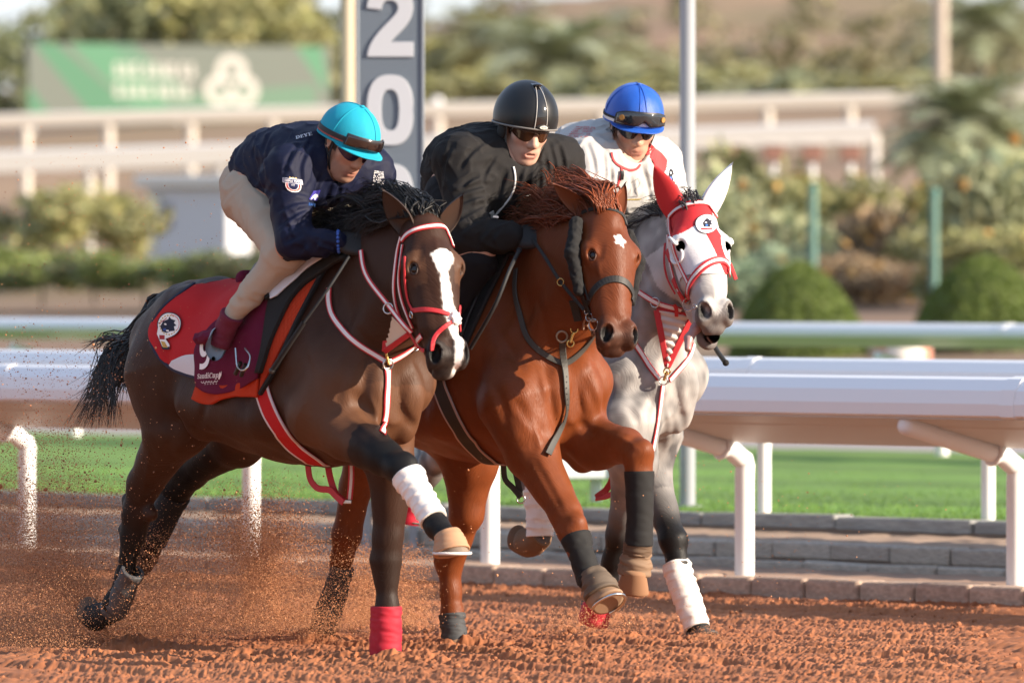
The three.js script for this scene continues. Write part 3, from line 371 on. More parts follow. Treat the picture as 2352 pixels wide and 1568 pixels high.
  mesh(color, keep) {                                                 // naive surface nets
    const { n, d, lo, h } = this, [nx, ny, nz] = n, id = new Int32Array(nx * ny * nz).fill(-1), P = [], A = nx, B = nx * ny;
    const off = [0, 1, A, A + 1, B, B + 1, B + A, B + A + 1], E = [[0, 1], [2, 3], [4, 5], [6, 7], [0, 2], [1, 3], [4, 6], [5, 7], [0, 4], [1, 5], [2, 6], [3, 7]];
    for (let z = 0; z < nz - 1; z++) for (let y = 0; y < ny - 1; y++) for (let x = 0, o = (z * ny + y) * nx; x < nx - 1; x++, o++) {
      let m = 0; for (let i = 0; i < 8; i++) if (d[o + off[i]] < 0) m |= 1 << i; if (m === 0 || m === 255) continue;
      let X = 0, Y = 0, Z = 0, c = 0; for (const [a, b] of E) { const p = (m >> a) & 1, q = (m >> b) & 1; if (p === q) continue; const u = d[o + off[a]], v = d[o + off[b]], t = u / (u - v); X += (a & 1) + (((b & 1) - (a & 1)) * t); Y += ((a >> 1) & 1) + ((((b >> 1) & 1) - ((a >> 1) & 1)) * t); Z += ((a >> 2) & 1) + ((((b >> 2) & 1) - ((a >> 2) & 1)) * t); c++; }
      id[o] = P.length / 3; P.push(lo[0] + (x + X / c) * h, lo[1] + (y + Y / c) * h, lo[2] + (z + Z / c) * h);
    }
    const I = []; const lh = this.ex.dot(V3().crossVectors(this.ey, this.ez)) < 0; const quad = (a, b, c, e, fl) => { if (lh) fl = !fl; if (a < 0 || b < 0 || c < 0 || e < 0) return; fl ? I.push(a, b, c, a, c, e) : I.push(a, c, b, a, e, c); };
    for (let z = 1; z < nz - 1; z++) for (let y = 1; y < ny - 1; y++) for (let x = 1, o = (z * ny + y) * nx + 1; x < nx - 1; x++, o++) { const s = d[o] < 0; if (s !== d[o + 1] < 0) quad(id[o - A - B], id[o - B], id[o], id[o - A], s); if (s !== d[o + A] < 0) quad(id[o - 1 - B], id[o - 1], id[o], id[o - B], s); if (s !== d[o + B] < 0) quad(id[o - 1 - A], id[o - A], id[o], id[o - 1], s); }
    const N = P.length / 3, pos = new Float32Array(N * 3), nor = new Float32Array(N * 3), col = color ? new Float32Array(N * 3) : null, uv = new Float32Array(N * 2);
    for (let i = 0; i < N; i++) { const l = [P[i * 3], P[i * 3 + 1], P[i * 3 + 2]], w = this.W(l), g = this.grad(l); pos[i * 3] = w.x; pos[i * 3 + 1] = w.y; pos[i * 3 + 2] = w.z; nor[i * 3] = g.x; nor[i * 3 + 1] = g.y; nor[i * 3 + 2] = g.z; uv[i * 2] = l[0] * .8 + l[2]; uv[i * 2 + 1] = l[1]; if (col) { const c = color(w, l, g); col[i * 3] = c[0]; col[i * 3 + 1] = c[1]; col[i * 3 + 2] = c[2]; } }
    const g = new THREE.BufferGeometry(); g.setAttribute('position', new THREE.BufferAttribute(pos, 3)); g.setAttribute('normal', new THREE.BufferAttribute(nor, 3)); g.setAttribute('uv', new THREE.BufferAttribute(uv, 2)); if (col) g.setAttribute('color', new THREE.BufferAttribute(col, 3));
    g.setIndex(keep ? I.filter((_, q) => { const t = q - q % 3; return keep(P, I[t]) && keep(P, I[t + 1]) && keep(P, I[t + 2]); }) : I); return g;
  }
  blend(l, cols, base, s = .022) { let W = 1e-6, r = 0, g = 0, b = 0; for (const p of this.prims) { const e = .05; if (l[0] < p.lo[0] - e || l[1] < p.lo[1] - e || l[2] < p.lo[2] - e || l[0] > p.hi[0] + e || l[1] > p.hi[1] + e || l[2] > p.hi[2] + e) continue; const w = Math.exp(-Math.max(p.f(...l), -.03) / s), c = cols[p.c ?? 'b'] || base; W += w; r += w * c[0]; g += w * c[1]; b += w * c[2]; } return W < 1e-5 ? base.slice() : [r / W, g / W, b / W]; }
}
// a frame that stands on the ground below a pixel, heading in degrees from +X towards the camera
function bodyFrame(x, d, heading) {
  const o = at(x, 900, d); o.y = 0; const t = heading * Math.PI / 180, F = V3(Math.cos(t), 0, Math.sin(t)), U = V3(0, 1, 0), R = V3(-Math.sin(t), 0, Math.cos(t)), cam = V3(0, EYE, CAMZ);
  const pt = (px, py, w = 0) => { const dir = rayDir(px, py), k = (o.dot(R) + w - cam.dot(R)) / dir.dot(R); return cam.clone().addScaledVector(dir, k); };
  return { o, F, U, R, pt, loc: (s, y, w = 0) => o.clone().addScaledVector(F, s).addScaledVector(R, w).setY(y) };
}
// ---- strips that lie on a body or hang free
function ribbon(pts, nrm, width, thick, taper) {                       // box section along points; nrm = outward normals
  const n = pts.length, pos = [], idx = [], uv = []; let L = 0;
  for (let i = 0; i < n; i++) { const t = pts[Math.min(n - 1, i + 1)].clone().sub(pts[Math.max(0, i - 1)]).normalize(), b = V3().crossVectors(nrm[i], t).normalize(), m = V3().crossVectors(t, b).normalize(), w = (Array.isArray(width) ? lerp(width[0], width[1], i / (n - 1)) : width) / 2; if (i) L += pts[i].distanceTo(pts[i - 1]); const e = Math.min(thick * .4, w * .3); for (const [u, v] of [[-w, 0], [-w, thick - e], [-w + e, thick], [w - e, thick], [w, thick - e], [w, 0]]) { const p = pts[i].clone().addScaledVector(b, u).addScaledVector(m, v); pos.push(p.x, p.y, p.z); uv.push(L, (u / w + 1) / 2); } }
  for (let i = 0; i < n - 1; i++) for (let j = 0; j < 6; j++) { const a = i * 6 + j, b = i * 6 + (j + 1) % 6; idx.push(a, a + 6, b, b, a + 6, b + 6); } for (const o of [0, (n - 1) * 6]) for (let j = 1; j < 5; j++) idx.push(o, o + j, o + j + 1);
  let g = new THREE.BufferGeometry(); g.setAttribute('position', new THREE.Float32BufferAttribute(pos, 3)); g.setAttribute('uv', new THREE.Float32BufferAttribute(uv, 2)); g.setIndex(idx); g = g.toNonIndexed(); g.computeVertexNormals(); return g;
}
function smoothPath(P, N, it = 3) { for (let k = 0; k < it; k++) { const q = P.map(p => p.clone()); for (let i = 1; i < P.length - 1; i++) P[i].copy(q[i - 1]).add(q[i + 1]).multiplyScalar(.25).addScaledVector(q[i], .5); const r = N.map(p => p.clone()); for (let i = 1; i < N.length - 1; i++) N[i].copy(r[i - 1]).add(r[i + 1]).addScaledVector(r[i], 2).normalize(); } }
// path drawn over a body: each item [x, y] = pixel, or [x, y, w] = pixel at distance w across the body, or a Vector3 (kept, or drawn in towards `core`)
function onBody(fields, path, step = 7, lift = .002, fr, core) {
  fields = [].concat(fields); const P = [], N = []; const items = path.map(q => q.isVector3 ? q : q.length > 2 ? fr.pt(q[0], q[1], q[2]) : q);
  const near0 = (x, y) => { let best = null, bd = 1e9; for (const f of fields) { const h = f.px(x, y); if (h) { const dd = h.p.distanceToSquared(V3(0, EYE, CAMZ)); if (dd < bd) { bd = dd; best = h; } } } return best; };
  const near = (x, y) => { let b = near0(x, y); for (let d = 3; !b && d < 22; d += 3) for (let a = 0; !b && a < 8; a++) b = near0(x + d * Math.cos(a * .785), y + d * Math.sin(a * .785)); return b; };
  const flush = run => { if (run.length < 1) return; const c = run.length > 1 ? new THREE.CatmullRomCurve3(run.map(q => V3(q[0], q[1], 0)), false, 'centripetal') : null; const n = c ? Math.max(2, Math.round(c.getLength() / step)) : 0; for (let i = 0; i <= n; i++) { const q = c ? c.getPoint(i / n) : V3(...run[0], 0), h = near(q.x, q.y); if (h) { P.push(h.p); N.push(h.n); } } };
  let run = []; for (const q of items) { if (q.isVector3) { flush(run); run = []; let p = q.clone(), n = V3(0, 0, 1); if (core) { const c = core(p), dir = c.clone().sub(p).normalize(); let h = null; for (const f of fields) { const g = f.hit(p.clone().addScaledVector(dir, -.25), dir, 1.2); if (g && (!h || g.p.distanceTo(c) > h.p.distanceTo(c))) h = g; } if (h) { p = h.p; n = h.n; } else n = dir.negate(); } P.push(p); N.push(n); } else run.push(q); } flush(run);
  // resample evenly
  const cv = new THREE.CatmullRomCurve3(P, false, 'centripetal'), m = Math.max(8, Math.round(cv.getLength() / .014)), Q = [], M = []; for (let i = 0; i <= m; i++) { const t = i / m; Q.push(cv.getPoint(t)); const f = t * (P.length - 1), a = Math.floor(f), b = Math.min(P.length - 1, a + 1); M.push(N[a].clone().lerp(N[b], f - a).normalize()); }
  smoothPath(Q, M, 4); for (let i = 0; i < Q.length; i++) Q[i].addScaledVector(M[i], lift); return { P: Q, N: M };
}
function sleeve(pts, rad, o = {}) {                                     // thick sheath round a limb: outer wall, rolled rims
  const cv = new THREE.CatmullRomCurve3(pts, false, 'centripetal'), n = o.n ?? 40, m = 28, pos = [], idx = [], uv = []; let ref = o.ref ?? V3(.3, .2, 1); const fr = [];
  for (let i = 0; i <= n; i++) { const t = i / n, c = cv.getPoint(t), T = cv.getTangent(t), B = V3().crossVectors(T, ref).normalize(), C = V3().crossVectors(T, B); const f = t * (rad.length - 1), a = Math.floor(f), r = lerp(rad[a], rad[Math.min(rad.length - 1, a + 1)], f - a); fr.push({ c, B, C, r, t, T }); }
  const rings = [{ ...fr[0], r: fr[0].r * .72, t: 0 }, { ...fr[0], r: fr[0].r * .93 }, ...fr, { ...fr[n], r: fr[n].r * .93 }, { ...fr[n], r: fr[n].r * .72 }];
  rings.forEach((f, i) => { for (let j = 0; j <= m; j++) { const a = j / m * 6.28318, w = o.wrap ? o.wrap * (((f.t * o.turns + j / m) % 1) ** 3) : 0, z = (o.rough ?? .002) * noise(f.t * 18 + (o.seed ?? 0), Math.cos(a) * 2, Math.sin(a) * 2), r = f.r + (i > 1 && i < rings.length - 2 ? w + z : 0) + (o.shape ? o.shape(a, f.t) * f.r : 0), p = f.c.clone().addScaledVector(f.B, Math.cos(a) * r * (o.oval ?? 1)).addScaledVector(f.C, Math.sin(a) * r); pos.push(p.x, p.y, p.z); uv.push(j / m * .3, f.t * .3); } });
  for (let i = 0; i < rings.length - 1; i++) for (let j = 0; j < m; j++) { const a = i * (m + 1) + j; idx.push(a, a + 1, a + m + 1, a + 1, a + m + 2, a + m + 1); }
  const g = new THREE.BufferGeometry(); g.setAttribute('position', new THREE.Float32BufferAttribute(pos, 3)); g.setAttribute('uv', new THREE.Float32BufferAttribute(uv, 2)); g.setIndex(idx); g.computeVertexNormals(); return g;
}
function hoofGeo(c, up, fwd, s = 1) {                                  // c = middle of the sole, up = along the pastern, fwd = toe
  up = up.clone().normalize(); const f = fwd.clone().addScaledVector(up, -fwd.dot(up)).normalize(), b = V3().crossVectors(up, f), pos = [], idx = [], m = 28, R = [[0, .82, 0], [0, .97, .0], [.008, 1, 0], [.03, .93, -.010], [.06, .80, -.022], [.078, .74, -.03], [.088, .68, -.032], [.092, .4, -.034]];
  for (const [h, k, sh] of R) for (let j = 0; j <= m; j++) { const a = j / m * 6.28318, ca = Math.cos(a), sa = Math.sin(a), p = c.clone().addScaledVector(up, h * s).addScaledVector(f, (ca * .068 * k * (ca < 0 ? .82 : 1) + sh) * s).addScaledVector(b, sa * .058 * k * s); pos.push(p.x, p.y, p.z); }
  for (let i = 0; i < R.length - 1; i++) for (let j = 0; j < m; j++) { const a = i * (m + 1) + j; idx.push(a, a + m + 1, a + 1, a + 1, a + m + 1, a + m + 2); } const z = pos.length / 3; pos.push(c.x, c.y, c.z); for (let j = 0; j < m; j++) idx.push(z, j, j + 1); const y = pos.length / 3; const tp = c.clone().addScaledVector(up, .092 * s).addScaledVector(f, -.034 * s); pos.push(tp.x, tp.y, tp.z); for (let j = 0; j < m; j++) idx.push(y, (R.length - 1) * (m + 1) + j + 1, (R.length - 1) * (m + 1) + j);
  const g = new THREE.BufferGeometry(); g.setAttribute('position', new THREE.Float32BufferAttribute(pos, 3)); g.setIndex(idx); g.computeVertexNormals(); return g;
}
// hair: many thin tapering locks merged into one mesh
function hair(locks, w0 = .004, seg = 7) {                              // locks: arrays of Vector3 (control points), optional width
  const pos = [], idx = [], col = []; for (const L of locks) { const cv = new THREE.CatmullRomCurve3(L.pts, false, 'centripetal'), w = L.w ?? w0, base = pos.length / 3, k = L.k ?? 1; for (let i = 0; i <= seg; i++) { const t = i / seg, c = cv.getPoint(t), T = cv.getTangent(t), B = V3().crossVectors(T, V3(.2, .3, .93)).normalize(), C = V3().crossVectors(T, B), r = w * (1 - .92 * t * t) * (.55 + .45 * Math.min(1, t * 4)); for (let j = 0; j < 3; j++) { const a = j * 2.094 + (L.a ?? 0); const p = c.clone().addScaledVector(B, Math.cos(a) * r).addScaledVector(C, Math.sin(a) * r); pos.push(p.x, p.y, p.z); const q = L.c ?? [1, 1, 1]; col.push(q[0] * k, q[1] * k, q[2] * k); } } for (let i = 0; i < seg; i++) for (let j = 0; j < 3; j++) { const a = base + i * 3 + j, b = base + i * 3 + (j + 1) % 3; idx.push(a, b, a + 3, b, b + 3, a + 3); } }
  const g = new THREE.BufferGeometry(); g.setAttribute('position', new THREE.Float32BufferAttribute(pos, 3)); g.setAttribute('color', new THREE.Float32BufferAttribute(col, 3)); g.setIndex(idx); g.computeVertexNormals(); return g;
}
// ---------------------------------------------------------------- the three horses
const HC = (globalThis.__cell ?? .0074);
function headFrame(pollPt, A, N, s, q9 = 1) { A = A.clone().normalize(); N = N.clone().addScaledVector(A, -N.dot(A)).normalize(); const L = V3().crossVectors(N, A).normalize(); return { p: pollPt, A, N, L, s, P: (a, n, l) => pollPt.clone().addScaledVector(A, a * s * q9).addScaledVector(N, n * s).addScaledVector(L, l * s), inv: w => { const q = w.clone().sub(pollPt); return [q.dot(A) / (s * q9), q.dot(N) / s, q.dot(L) / s]; } }; }
const lumps = (l, sc) => fbm(l[0] * sc, l[1] * sc, l[2] * sc, 3);
function buildHorse(sp) {
  const fr = bodyFrame(sp.x, sp.d, sp.heading ?? 55), f = new Field(fr.o, fr.F, fr.U, fr.R, [-1.5, -.06, -.6], [1.55, 2.02, .55], HC), dy = sp.dy ?? 0;
  const k = thing('horse', sp.label, 'horse', fr.o.clone(), null);
  const st = [[-.80, 1.27, .10, .07], [-.70, 1.22, .20, .18], [-.57, 1.165, .285, .265], [-.36, 1.145, .315, .30], [-.1, 1.12, .34, .325], [.1, 1.115, .365, .335], [.3, 1.14, .40, .31], [.5, 1.135, .385, .275], [.64, 1.10, .31, .235], [.74, 1.06, .22, .18], [.81, 1.04, .13, .10]].map(a => [a[0], a[1] + dy, a[2], a[3]]);
  f.loft(st, .05);
  const S = (s, y, w) => fr.loc(s, y + dy, w);
  f.cap(S(-.72, 1.40, 0), S(-.45, 1.40, 0), .05, .07, .08);                 // croup
  f.cap(S(.12, 1.42, 0), S(.42, 1.44, 0), .075, .09, .10);                  // withers
  for (const w of [-1, 1]) {
    f.ell(S(-.47, 1.13, w * .155), [.26, .29, .13], .07);                    // quarters
    f.cap(S(-.66, 1.22, w * .13), S(-.60, .98, w * .15), .12, .10, .07);       // hamstring
    f.ell(S(-.38, 1.34, w * .16), [.16, .10, .11], .08);                      // hip
    f.cap(S(.34, 1.40, w * .10), S(.66, 1.07, w * .175), .085, .10, .06);     // shoulder blade
    f.ell(S(.42, 1.08, w * .215), [.15, .22, .085], .05);                     // triceps
    f.ell(S(.70, 1.07, w * .155), [.10, .12, .085], .045);                    // point of the shoulder
    f.ell(S(.735, .945, w * .085), [.085, .115, .070], .028);                 // breast muscle
    f.ell(S(.80, 1.03, w * .075), [.055, .10, .055], .035);
    f.cap(S(-.20, .98, w * .26), S(.25, .92, w * .24), .08, .08, .08);
  }
  // neck and head
  const hd = headFrame(fr.pt(...sp.poll), sp.A, sp.N, sp.hs ?? 1, sp.as ?? 1), pl = hd.p, P = hd.P;
  const n0 = S(.30, 1.40, 0), n1 = S(.62, 1.20, 0), mid = n0.clone().lerp(pl, .55).add(V3(0, sp.arch ?? .03, 0)), th = P(.15, -.17, 0), m1 = n1.clone().lerp(th, .55);
  f.cap(n0, mid, .17, .115, .09, 'b', .72); f.cap(mid, P(.02, -.07, 0), .115, .075, .08, 'b', .8);
  f.cap(n1, m1, .19, .145, .09, 'b', .82); f.cap(m1, th, .145, .095, .08, 'b', .82); f.cap(n0.clone().lerp(n1, .5), mid.clone().lerp(m1, .5), .19, .15, .09, 'b', .74);
  f.cap(mid.clone().lerp(m1, .5), P(.08, -.12, 0), .15, .10, .08, 'b', .74);
  for (const w of [-1, 1]) f.cap(S(.66, 1.14, w * .12), m1.clone().lerp(th, .8).addScaledVector(fr.R, w * .05), .07, .04, .05);   // neck muscle cords
  const ax = [hd.A, hd.N, hd.L], hs = hd.s, E = (a, n, l, r, kk, c, sub) => f.ell(P(a, n, l), r.map((q, i) => q * hs * (i ? 1 : sp.as ?? 1)), kk, c ?? 'b', ax, sub);
  const C = (a, b, ra, rb, kk, c) => f.cap(P(...a), P(...b), ra * hs, rb * hs, kk, c ?? 'b');
  E(.10, -.065, 0, [.15, .095, .092], .04); E(.20, -.045, 0, [.13, .075, .108], .03);
  C([.20, -.045, .045], [.46, -.055, .03], .062, .045, .035); C([.20, -.045, -.045], [.46, -.055, -.03], .062, .045, .035); C([.18, -.005, 0], [.50, -.03, 0], .048, .036, .045);
  C([.40, -.08, 0], [.57, -.075, 0], .072, .062, .04); E(.595, -.062, 0, [.062, .058, .066], .03, 'm');
  for (const s of [-1, 1]) {
    E(.27, -.155, s * .062, [.15, .105, .046], .045); E(.22, -.19, s * .06, [.10, .085, .04], .04);
    E(.205, -.028, s * .101, [.048, .034, .028], .02); C([.165, -.010, s * .080], [.225, .004, s * .088], .016, .013, .015);    // brow over the eye
    C([.26, -.07, s * .098], [.40, -.075, s * .068], .018, .014, .022);                                                            // cheek crest
    E(.228, -.002, s * .100, [.024, .015, .015], .008, 'e', true);                                                                // eye socket
                                                                      // hollow above the eye
    C([.56, -.020, s * .046], [.63, -.062, s * .060], .028, .020, .028, 'm'); E(.60, -.028, s * .050, [.048, .034, .032], .028, 'm');   // nostril wing
  }
  E(.655, -.095, 0, [.030, .042, .048], .022, 'm'); 
  const jo = sp.jaw ?? 0, jn = -.135 - jo * .45, ja = .60 - jo * .2; C([.30, -.215, 0], [.50, jn + .005 - .03, 0], .062, .040, .04); for (const s of [-1, 1]) C([.26, -.21, s * .04], [.46, jn - .02, s * .022], .045, .030, .03); E(...(sp.jawTip ?? [ja, jn - .005]), 0, [.050, .030, .042], .02, 'm'); if (sp.jawTip) for (const s of [-1, 1]) C([.46, -.17, s * .022], [sp.jawTip[0] - .02, sp.jawTip[1], s * .016], .034, .028, .02, 'm');
  for (const s of [-1, 1]) { C2(.605, s); }
  if (!jo) E(.66, -.118, 0, [.05, .006, .07], .006, 'm', true);
  // legs
  function C2(a, s) { const v = V3().addScaledVector(hd.L, s * .8).addScaledVector(hd.N, .6).normalize(), u = hd.A.clone().addScaledVector(hd.N, -.35).normalize(); f.ell(P(a, -.012, s * .064), [.034, .017, .034].map(q => q * hs), .010, 'n', [u, V3().crossVectors(v, u).normalize(), v], true); }
  for (const L of sp.legs) for (let i = 0; i < L.length - 1; i++) { const a = L[i], b = L[i + 1]; if (a[5] === 'x') continue; f.cap(fr.pt(a[0], a[1], a[2]), fr.pt(b[0], b[1], b[2]), a[3], b[3], i ? .035 : .07, a[4] ?? 'b'); }
  for (const q of sp.bumps ?? []) f.ell(fr.pt(q[0], q[1], q[2]), [q[3], q[3], q[3]], q[4] ?? .03, q[5] ?? 'b');
  for (const q of sp.tendons ?? []) f.cap(fr.pt(q[0], q[1], q[2]), fr.pt(q[3], q[4], q[5]), q[6], q[6], .018, q[7] ?? 'b');
  for (const g of sp.grooves ?? []) f.groove(g.slice(2), g[0], g[1]);
  f.bump((x, y, z) => .003 * noise(x * 17, y * 13, z * 17) + .005 * noise(x * 8, y * 6, z * 8) + .0035 * (1 - 2 * Math.abs(noise(x * 7 + y * 3, y * 5, z * 7 + 3))), .03);
  const geo = f.mesh((w, l, g) => { const h = hd.inv(w), c = sp.colour(w, l, g, h, f.blend(l, sp.cols, sp.cols.b)); if (h[0] > .5 && h[0] < .72) { const e = Math.hypot((h[0] - .605) / .034, (h[1] + .018) / .022, (Math.abs(h[2]) - .058) / .028); return e < 1.3 ? mix3(c, [.006, .005, .005], sstep(1.3, .95, e)) : c; } return c; });  // nostril cavities painted near black, darkness of the hole put into the colour
  geo.translate(-fr.o.x, -fr.o.y, -fr.o.z);
  const body = part('body', geo, sp.mat, k);
  const add = (name, g, m, parent = k, label) => { const t = part(name, g, m, parent, label); return t; };
  const lp = g => { g.translate(-fr.o.x, -fr.o.y, -fr.o.z); return g; };
  // eyes
  for (const s of [-1, 1]) { const e = new THREE.SphereGeometry(.0225 * hs, 24, 16), p = P(.228, -.019, s * .0815); e.translate(p.x, p.y, p.z); const m = add('eye', lp(e), mat(lin(.008, .005, .004), .06)); const ev = hd.L.clone().multiplyScalar(s * .72).addScaledVector(hd.N, .69).normalize(); const t = new THREE.TorusGeometry(.0195 * hs, .0042 * hs, 8, 24), q = new THREE.Matrix4().makeBasis(hd.A, hd.N.clone().multiplyScalar(-s).cross(hd.A).cross(hd.A).negate(), hd.L); const o = P(.228, -.006, s * .093); const bs = new THREE.Matrix4().makeBasis(hd.A, V3().crossVectors(ev, hd.A), ev); t.scale(1.15, .74, 1); t.applyMatrix4(bs); t.translate(o.x, o.y, o.z); add('eyelid', lp(t), sp.lid, m); }
  // ears: cupped leaves
  (sp.ears ?? []).forEach(e => add('ear', lp(earGeo(P(...e.base), e.tip, e.open, e.len, e.wid, e.fat)), e.mat, k, e.label));
  return { k, f, fr, hd, add, lp, sp };
}
function earGeo(base, tip, open, len, wid, fat = 1) {
  tip = tip.clone().normalize(); open = open.clone().addScaledVector(tip, -open.dot(tip)).normalize(); const side = V3().crossVectors(tip, open), pos = [], idx = [], nt = 14, na = 18;
  for (let i = 0; i <= nt; i++) { const t = i / nt, w = wid * (Math.pow(Math.sin(Math.PI * Math.min(1, .22 + t * .78)), .8) * (1 - .15 * t)) * (t > .995 ? .12 : 1), dp = wid * .75 * fat * (1 - t * .85) + .006; for (let j = 0; j < na; j++) { const a = j / na * 6.28318, c = Math.cos(a), s = Math.sin(a), th = s > 0 ? -.15 * dp * (1 - c * c) : -dp; const bend = .05 * len * t * t; const p = base.clone().addScaledVector(tip, len * t - .015).addScaledVector(side, c * w).addScaledVector(open, (s > 0 ? -dp * .62 * s * (fat > 1 ? -.6 : 1) : dp * s) + bend * 0); pos.push(p.x, p.y, p.z); } }
  for (let i = 0; i < nt; i++) for (let j = 0; j < na; j++) { const a = i * na + j, b = i * na + (j + 1) % na; idx.push(a, b, a + na, b, b + na, a + na); } const c = pos.length / 3, q = base.clone().addScaledVector(tip, len); pos.push(q.x, q.y, q.z); for (let j = 0; j < na; j++) idx.push(nt * na + j, nt * na + (j + 1) % na, c);
  const g = new THREE.BufferGeometry(); g.setAttribute('position', new THREE.Float32BufferAttribute(pos, 3)); g.setIndex(idx); g.computeVertexNormals(); return g;
}
const coatTex = dataTex(256, (a, b, i, j) => { const n = noise(i * .9, j * .12, 3) * .5 + noise(i * .35, j * .06, 9) * .5; const k = .5 + .5 * n; return [k, k, k]; }); coatTex.repeat.set(6, 3);
const coat = (rough, o = {}) => new THREE.MeshPhysicalMaterial({ color: WHITE, vertexColors: true, roughness: rough, specularIntensity: .4, side: THREE.DoubleSide, bumpMap: coatTex, bumpScale: .0012, ...o });
const mix3 = (a, b, t) => [lerp(a[0], b[0], t), lerp(a[1], b[1], t), lerp(a[2], b[2], t)];
// ---- bay
const bay = buildHorse({
  label: 'dark bay horse with white blaze and red bridle galloping at the left', x: 638, d: 35.2, dy: 0, poll: [983, 500, -.01], A: V3(.104, -.60, .24), N: V3(.42, .2, .88), hs: 1.02, as: .915,
  grooves: [[.016, .014, [885, 905], [884, 960], [880, 1005]], [.020, .013, [812, 905], [836, 940], [858, 975]], [.02, .012, [908, 935], [935, 965], [955, 985]], [.022, .010, [806, 820], [782, 880], [770, 935]], [.022, .009, [700, 800], [720, 880], [712, 960]], [.012, -.006, [846, 905], [862, 945], [868, 985]], [.014, -.008, [800, 960], [838, 985], [865, 1010]], [.02, .010, [478, 900], [462, 950], [455, 990]], [.02, .009, [370, 905], [392, 1000], [372, 1070]], [.010, -.005, [340, 1040], [334, 1100], [318, 1150]], [.014, .008, [820, 760], [856, 800], [880, 812]], [.012, .008, [965, 560], [962, 590], [950, 608]], [.010, -.004, [1000, 545], [1004, 580]]],
  mat: coat(.52), lid: mat(lin(.026, .012, .008), .6),
  cols: { b: [.043, .0165, .008], k: [.0065, .006, .0063], m: [.012, .010, .010], r: [.10, .038, .016], d: [.024, .0105, .007] },
  legs: [
    [[395, 860, .17, .19], [402, 985, .185, .125], [332, 1110, .18, .066, 'd'], [312, 1180, .18, .055, 'k'], [303, 1225, .18, .043, 'k'], [286, 1325, .18, .036, 'k'], [266, 1386, .18, .044, 'k'], [238, 1408, .18, .040, 'k'], [222, 1412, .18, .036, 'k']],
    [[570, 960, -.14, .17], [545, 1012, -.15, .105, 'k'], [440, 1075, -.15, .072, 'k'], [408, 1115, -.15, .062, 'k'], [380, 1175, -.15, .05, 'k'], [352, 1240, -.15, .043, 'k'], [335, 1268, -.15, .042, 'k'], [322, 1288, -.15, .038, 'k']],
    [[745, 950, .19, .15], [800, 998, .16, .102, 'd'], [846, 1026, .155, .084, 'k'], [880, 1048, .15, .068, 'k'], [922, 1078, .145, .06, 'k'], [946, 1108, .14, .046, 'k'], [994, 1192, .13, .038, 'k'], [1006, 1212, .13, .044, 'k'], [1028, 1236, .125, .040, 'k'], [1036, 1248, .125, .038, 'k']],
    [[882, 1000, -.14, .125], [898, 1080, -.13, .088, 'd'], [889, 1235, -.12, .057, 'k'], [884, 1288, -.12, .056, 'k'], [884, 1325, -.12, .043, 'k'], [886, 1395, -.12, .038, 'k'], [886, 1425, -.12, .044, 'k'], [885, 1470, -.12, .042, 'k']],
  ],
  bumps: [[294, 1146, .18, .028, .04, 'k'], [284, 1216, .18, .024, .03, 'k'], [428, 1022, -.15, .032, .04, 'k'], [345, 1180, .17, .035, .03], [862, 1290, -.12, .02, .03, 'k'], [928, 1066, .14, .045, .03, 'k'], [470, 970, .2, .07, .06]],
  tendons: [[290, 1150, .18, 286, 1300, .185, .014, 'k'], [872, 1300, -.12, 872, 1400, -.12, .014, 'k']],
  colour: (w, l, g, h, c) => {
    const n = lumps(l, 9); c = c.map((v, i) => v * (1 + .22 * n + .10 * noise(l[0] * 70, l[1] * 45, l[2] * 70)));
    c = mix3(c, [.028, .0115, .0065], clamp(.55 * sstep(1.2, 1.5, l[1])));
    const rd = sstep(.95, .8, l[1]) * (1 - sstep(.2, .9, Math.abs(l[0] - .05))); c = mix3(c, [.075, .032, .016], rd * .55);
    if (c[0] > .02) c = mix3(c, [.125, .055, .027], .7 * sstep(.42, .68, l[0]) * sstep(1.3, 1.05, l[1]) * sstep(.72, .86, l[1]));  // lighter brown chest, the sunlit brightness put into the coat colour
    const [a, nn, q] = h; if (nn > -.12 && a > .02 && a < .72) {
      const cen = .010 * Math.sin(a * 14) + .014 * sstep(.25, .36, a), edge = .006 * noise(w.x * 120, w.y * 60, w.z * 120);
      const wd = a < .16 ? 0 : a < .27 ? lerp(.048, .017, sstep(.185, .27, a)) * sstep(.15, .18, a) : a < .42 ? lerp(.017, .026, (a - .27) / .15) : lerp(.026, .012, sstep(.42, .64, a));
      const t = sstep(.004, -.003, Math.abs(q - cen - .01) - wd + edge); if (nn > -.10) c = mix3(c, [.80, .77, .74], t * sstep(.15, .165, a) * sstep(.685, .655, a));
      if (a > .56 && t < .5) c = mix3(c, [.055, .042, .036], .5 * sstep(.58, .66, a) * clamp(noise(w.x * 60, w.y * 60, w.z * 60) + .5));
      if (Math.abs(q) > .055 && a < .3 && a > .15) c = mix3(c, [.10, .045, .022], .55 * sstep(.05, .02, Math.abs(Math.abs(q) - .085)) * sstep(-.06, .0, nn));
    } else if (h[0] < .55 && h[0] > .0 && Math.abs(h[2]) < .16) c = mix3(c, [.042, .019, .0105], .5);
    return c; },
  ears: [{ base: [.025, -.05, -.080], tip: V3(-.46, .78, .12), open: V3(-.6, -.1, .8), len: .185, wid: .056, mat: mat(lin(.030, .015, .0095), .6) }, { base: [.025, -.05, .082], tip: V3(.46, .80, .05), open: V3(.6, -.2, .7), len: .165, wid: .050, mat: mat(lin(.036, .017, .010), .6) }],
});
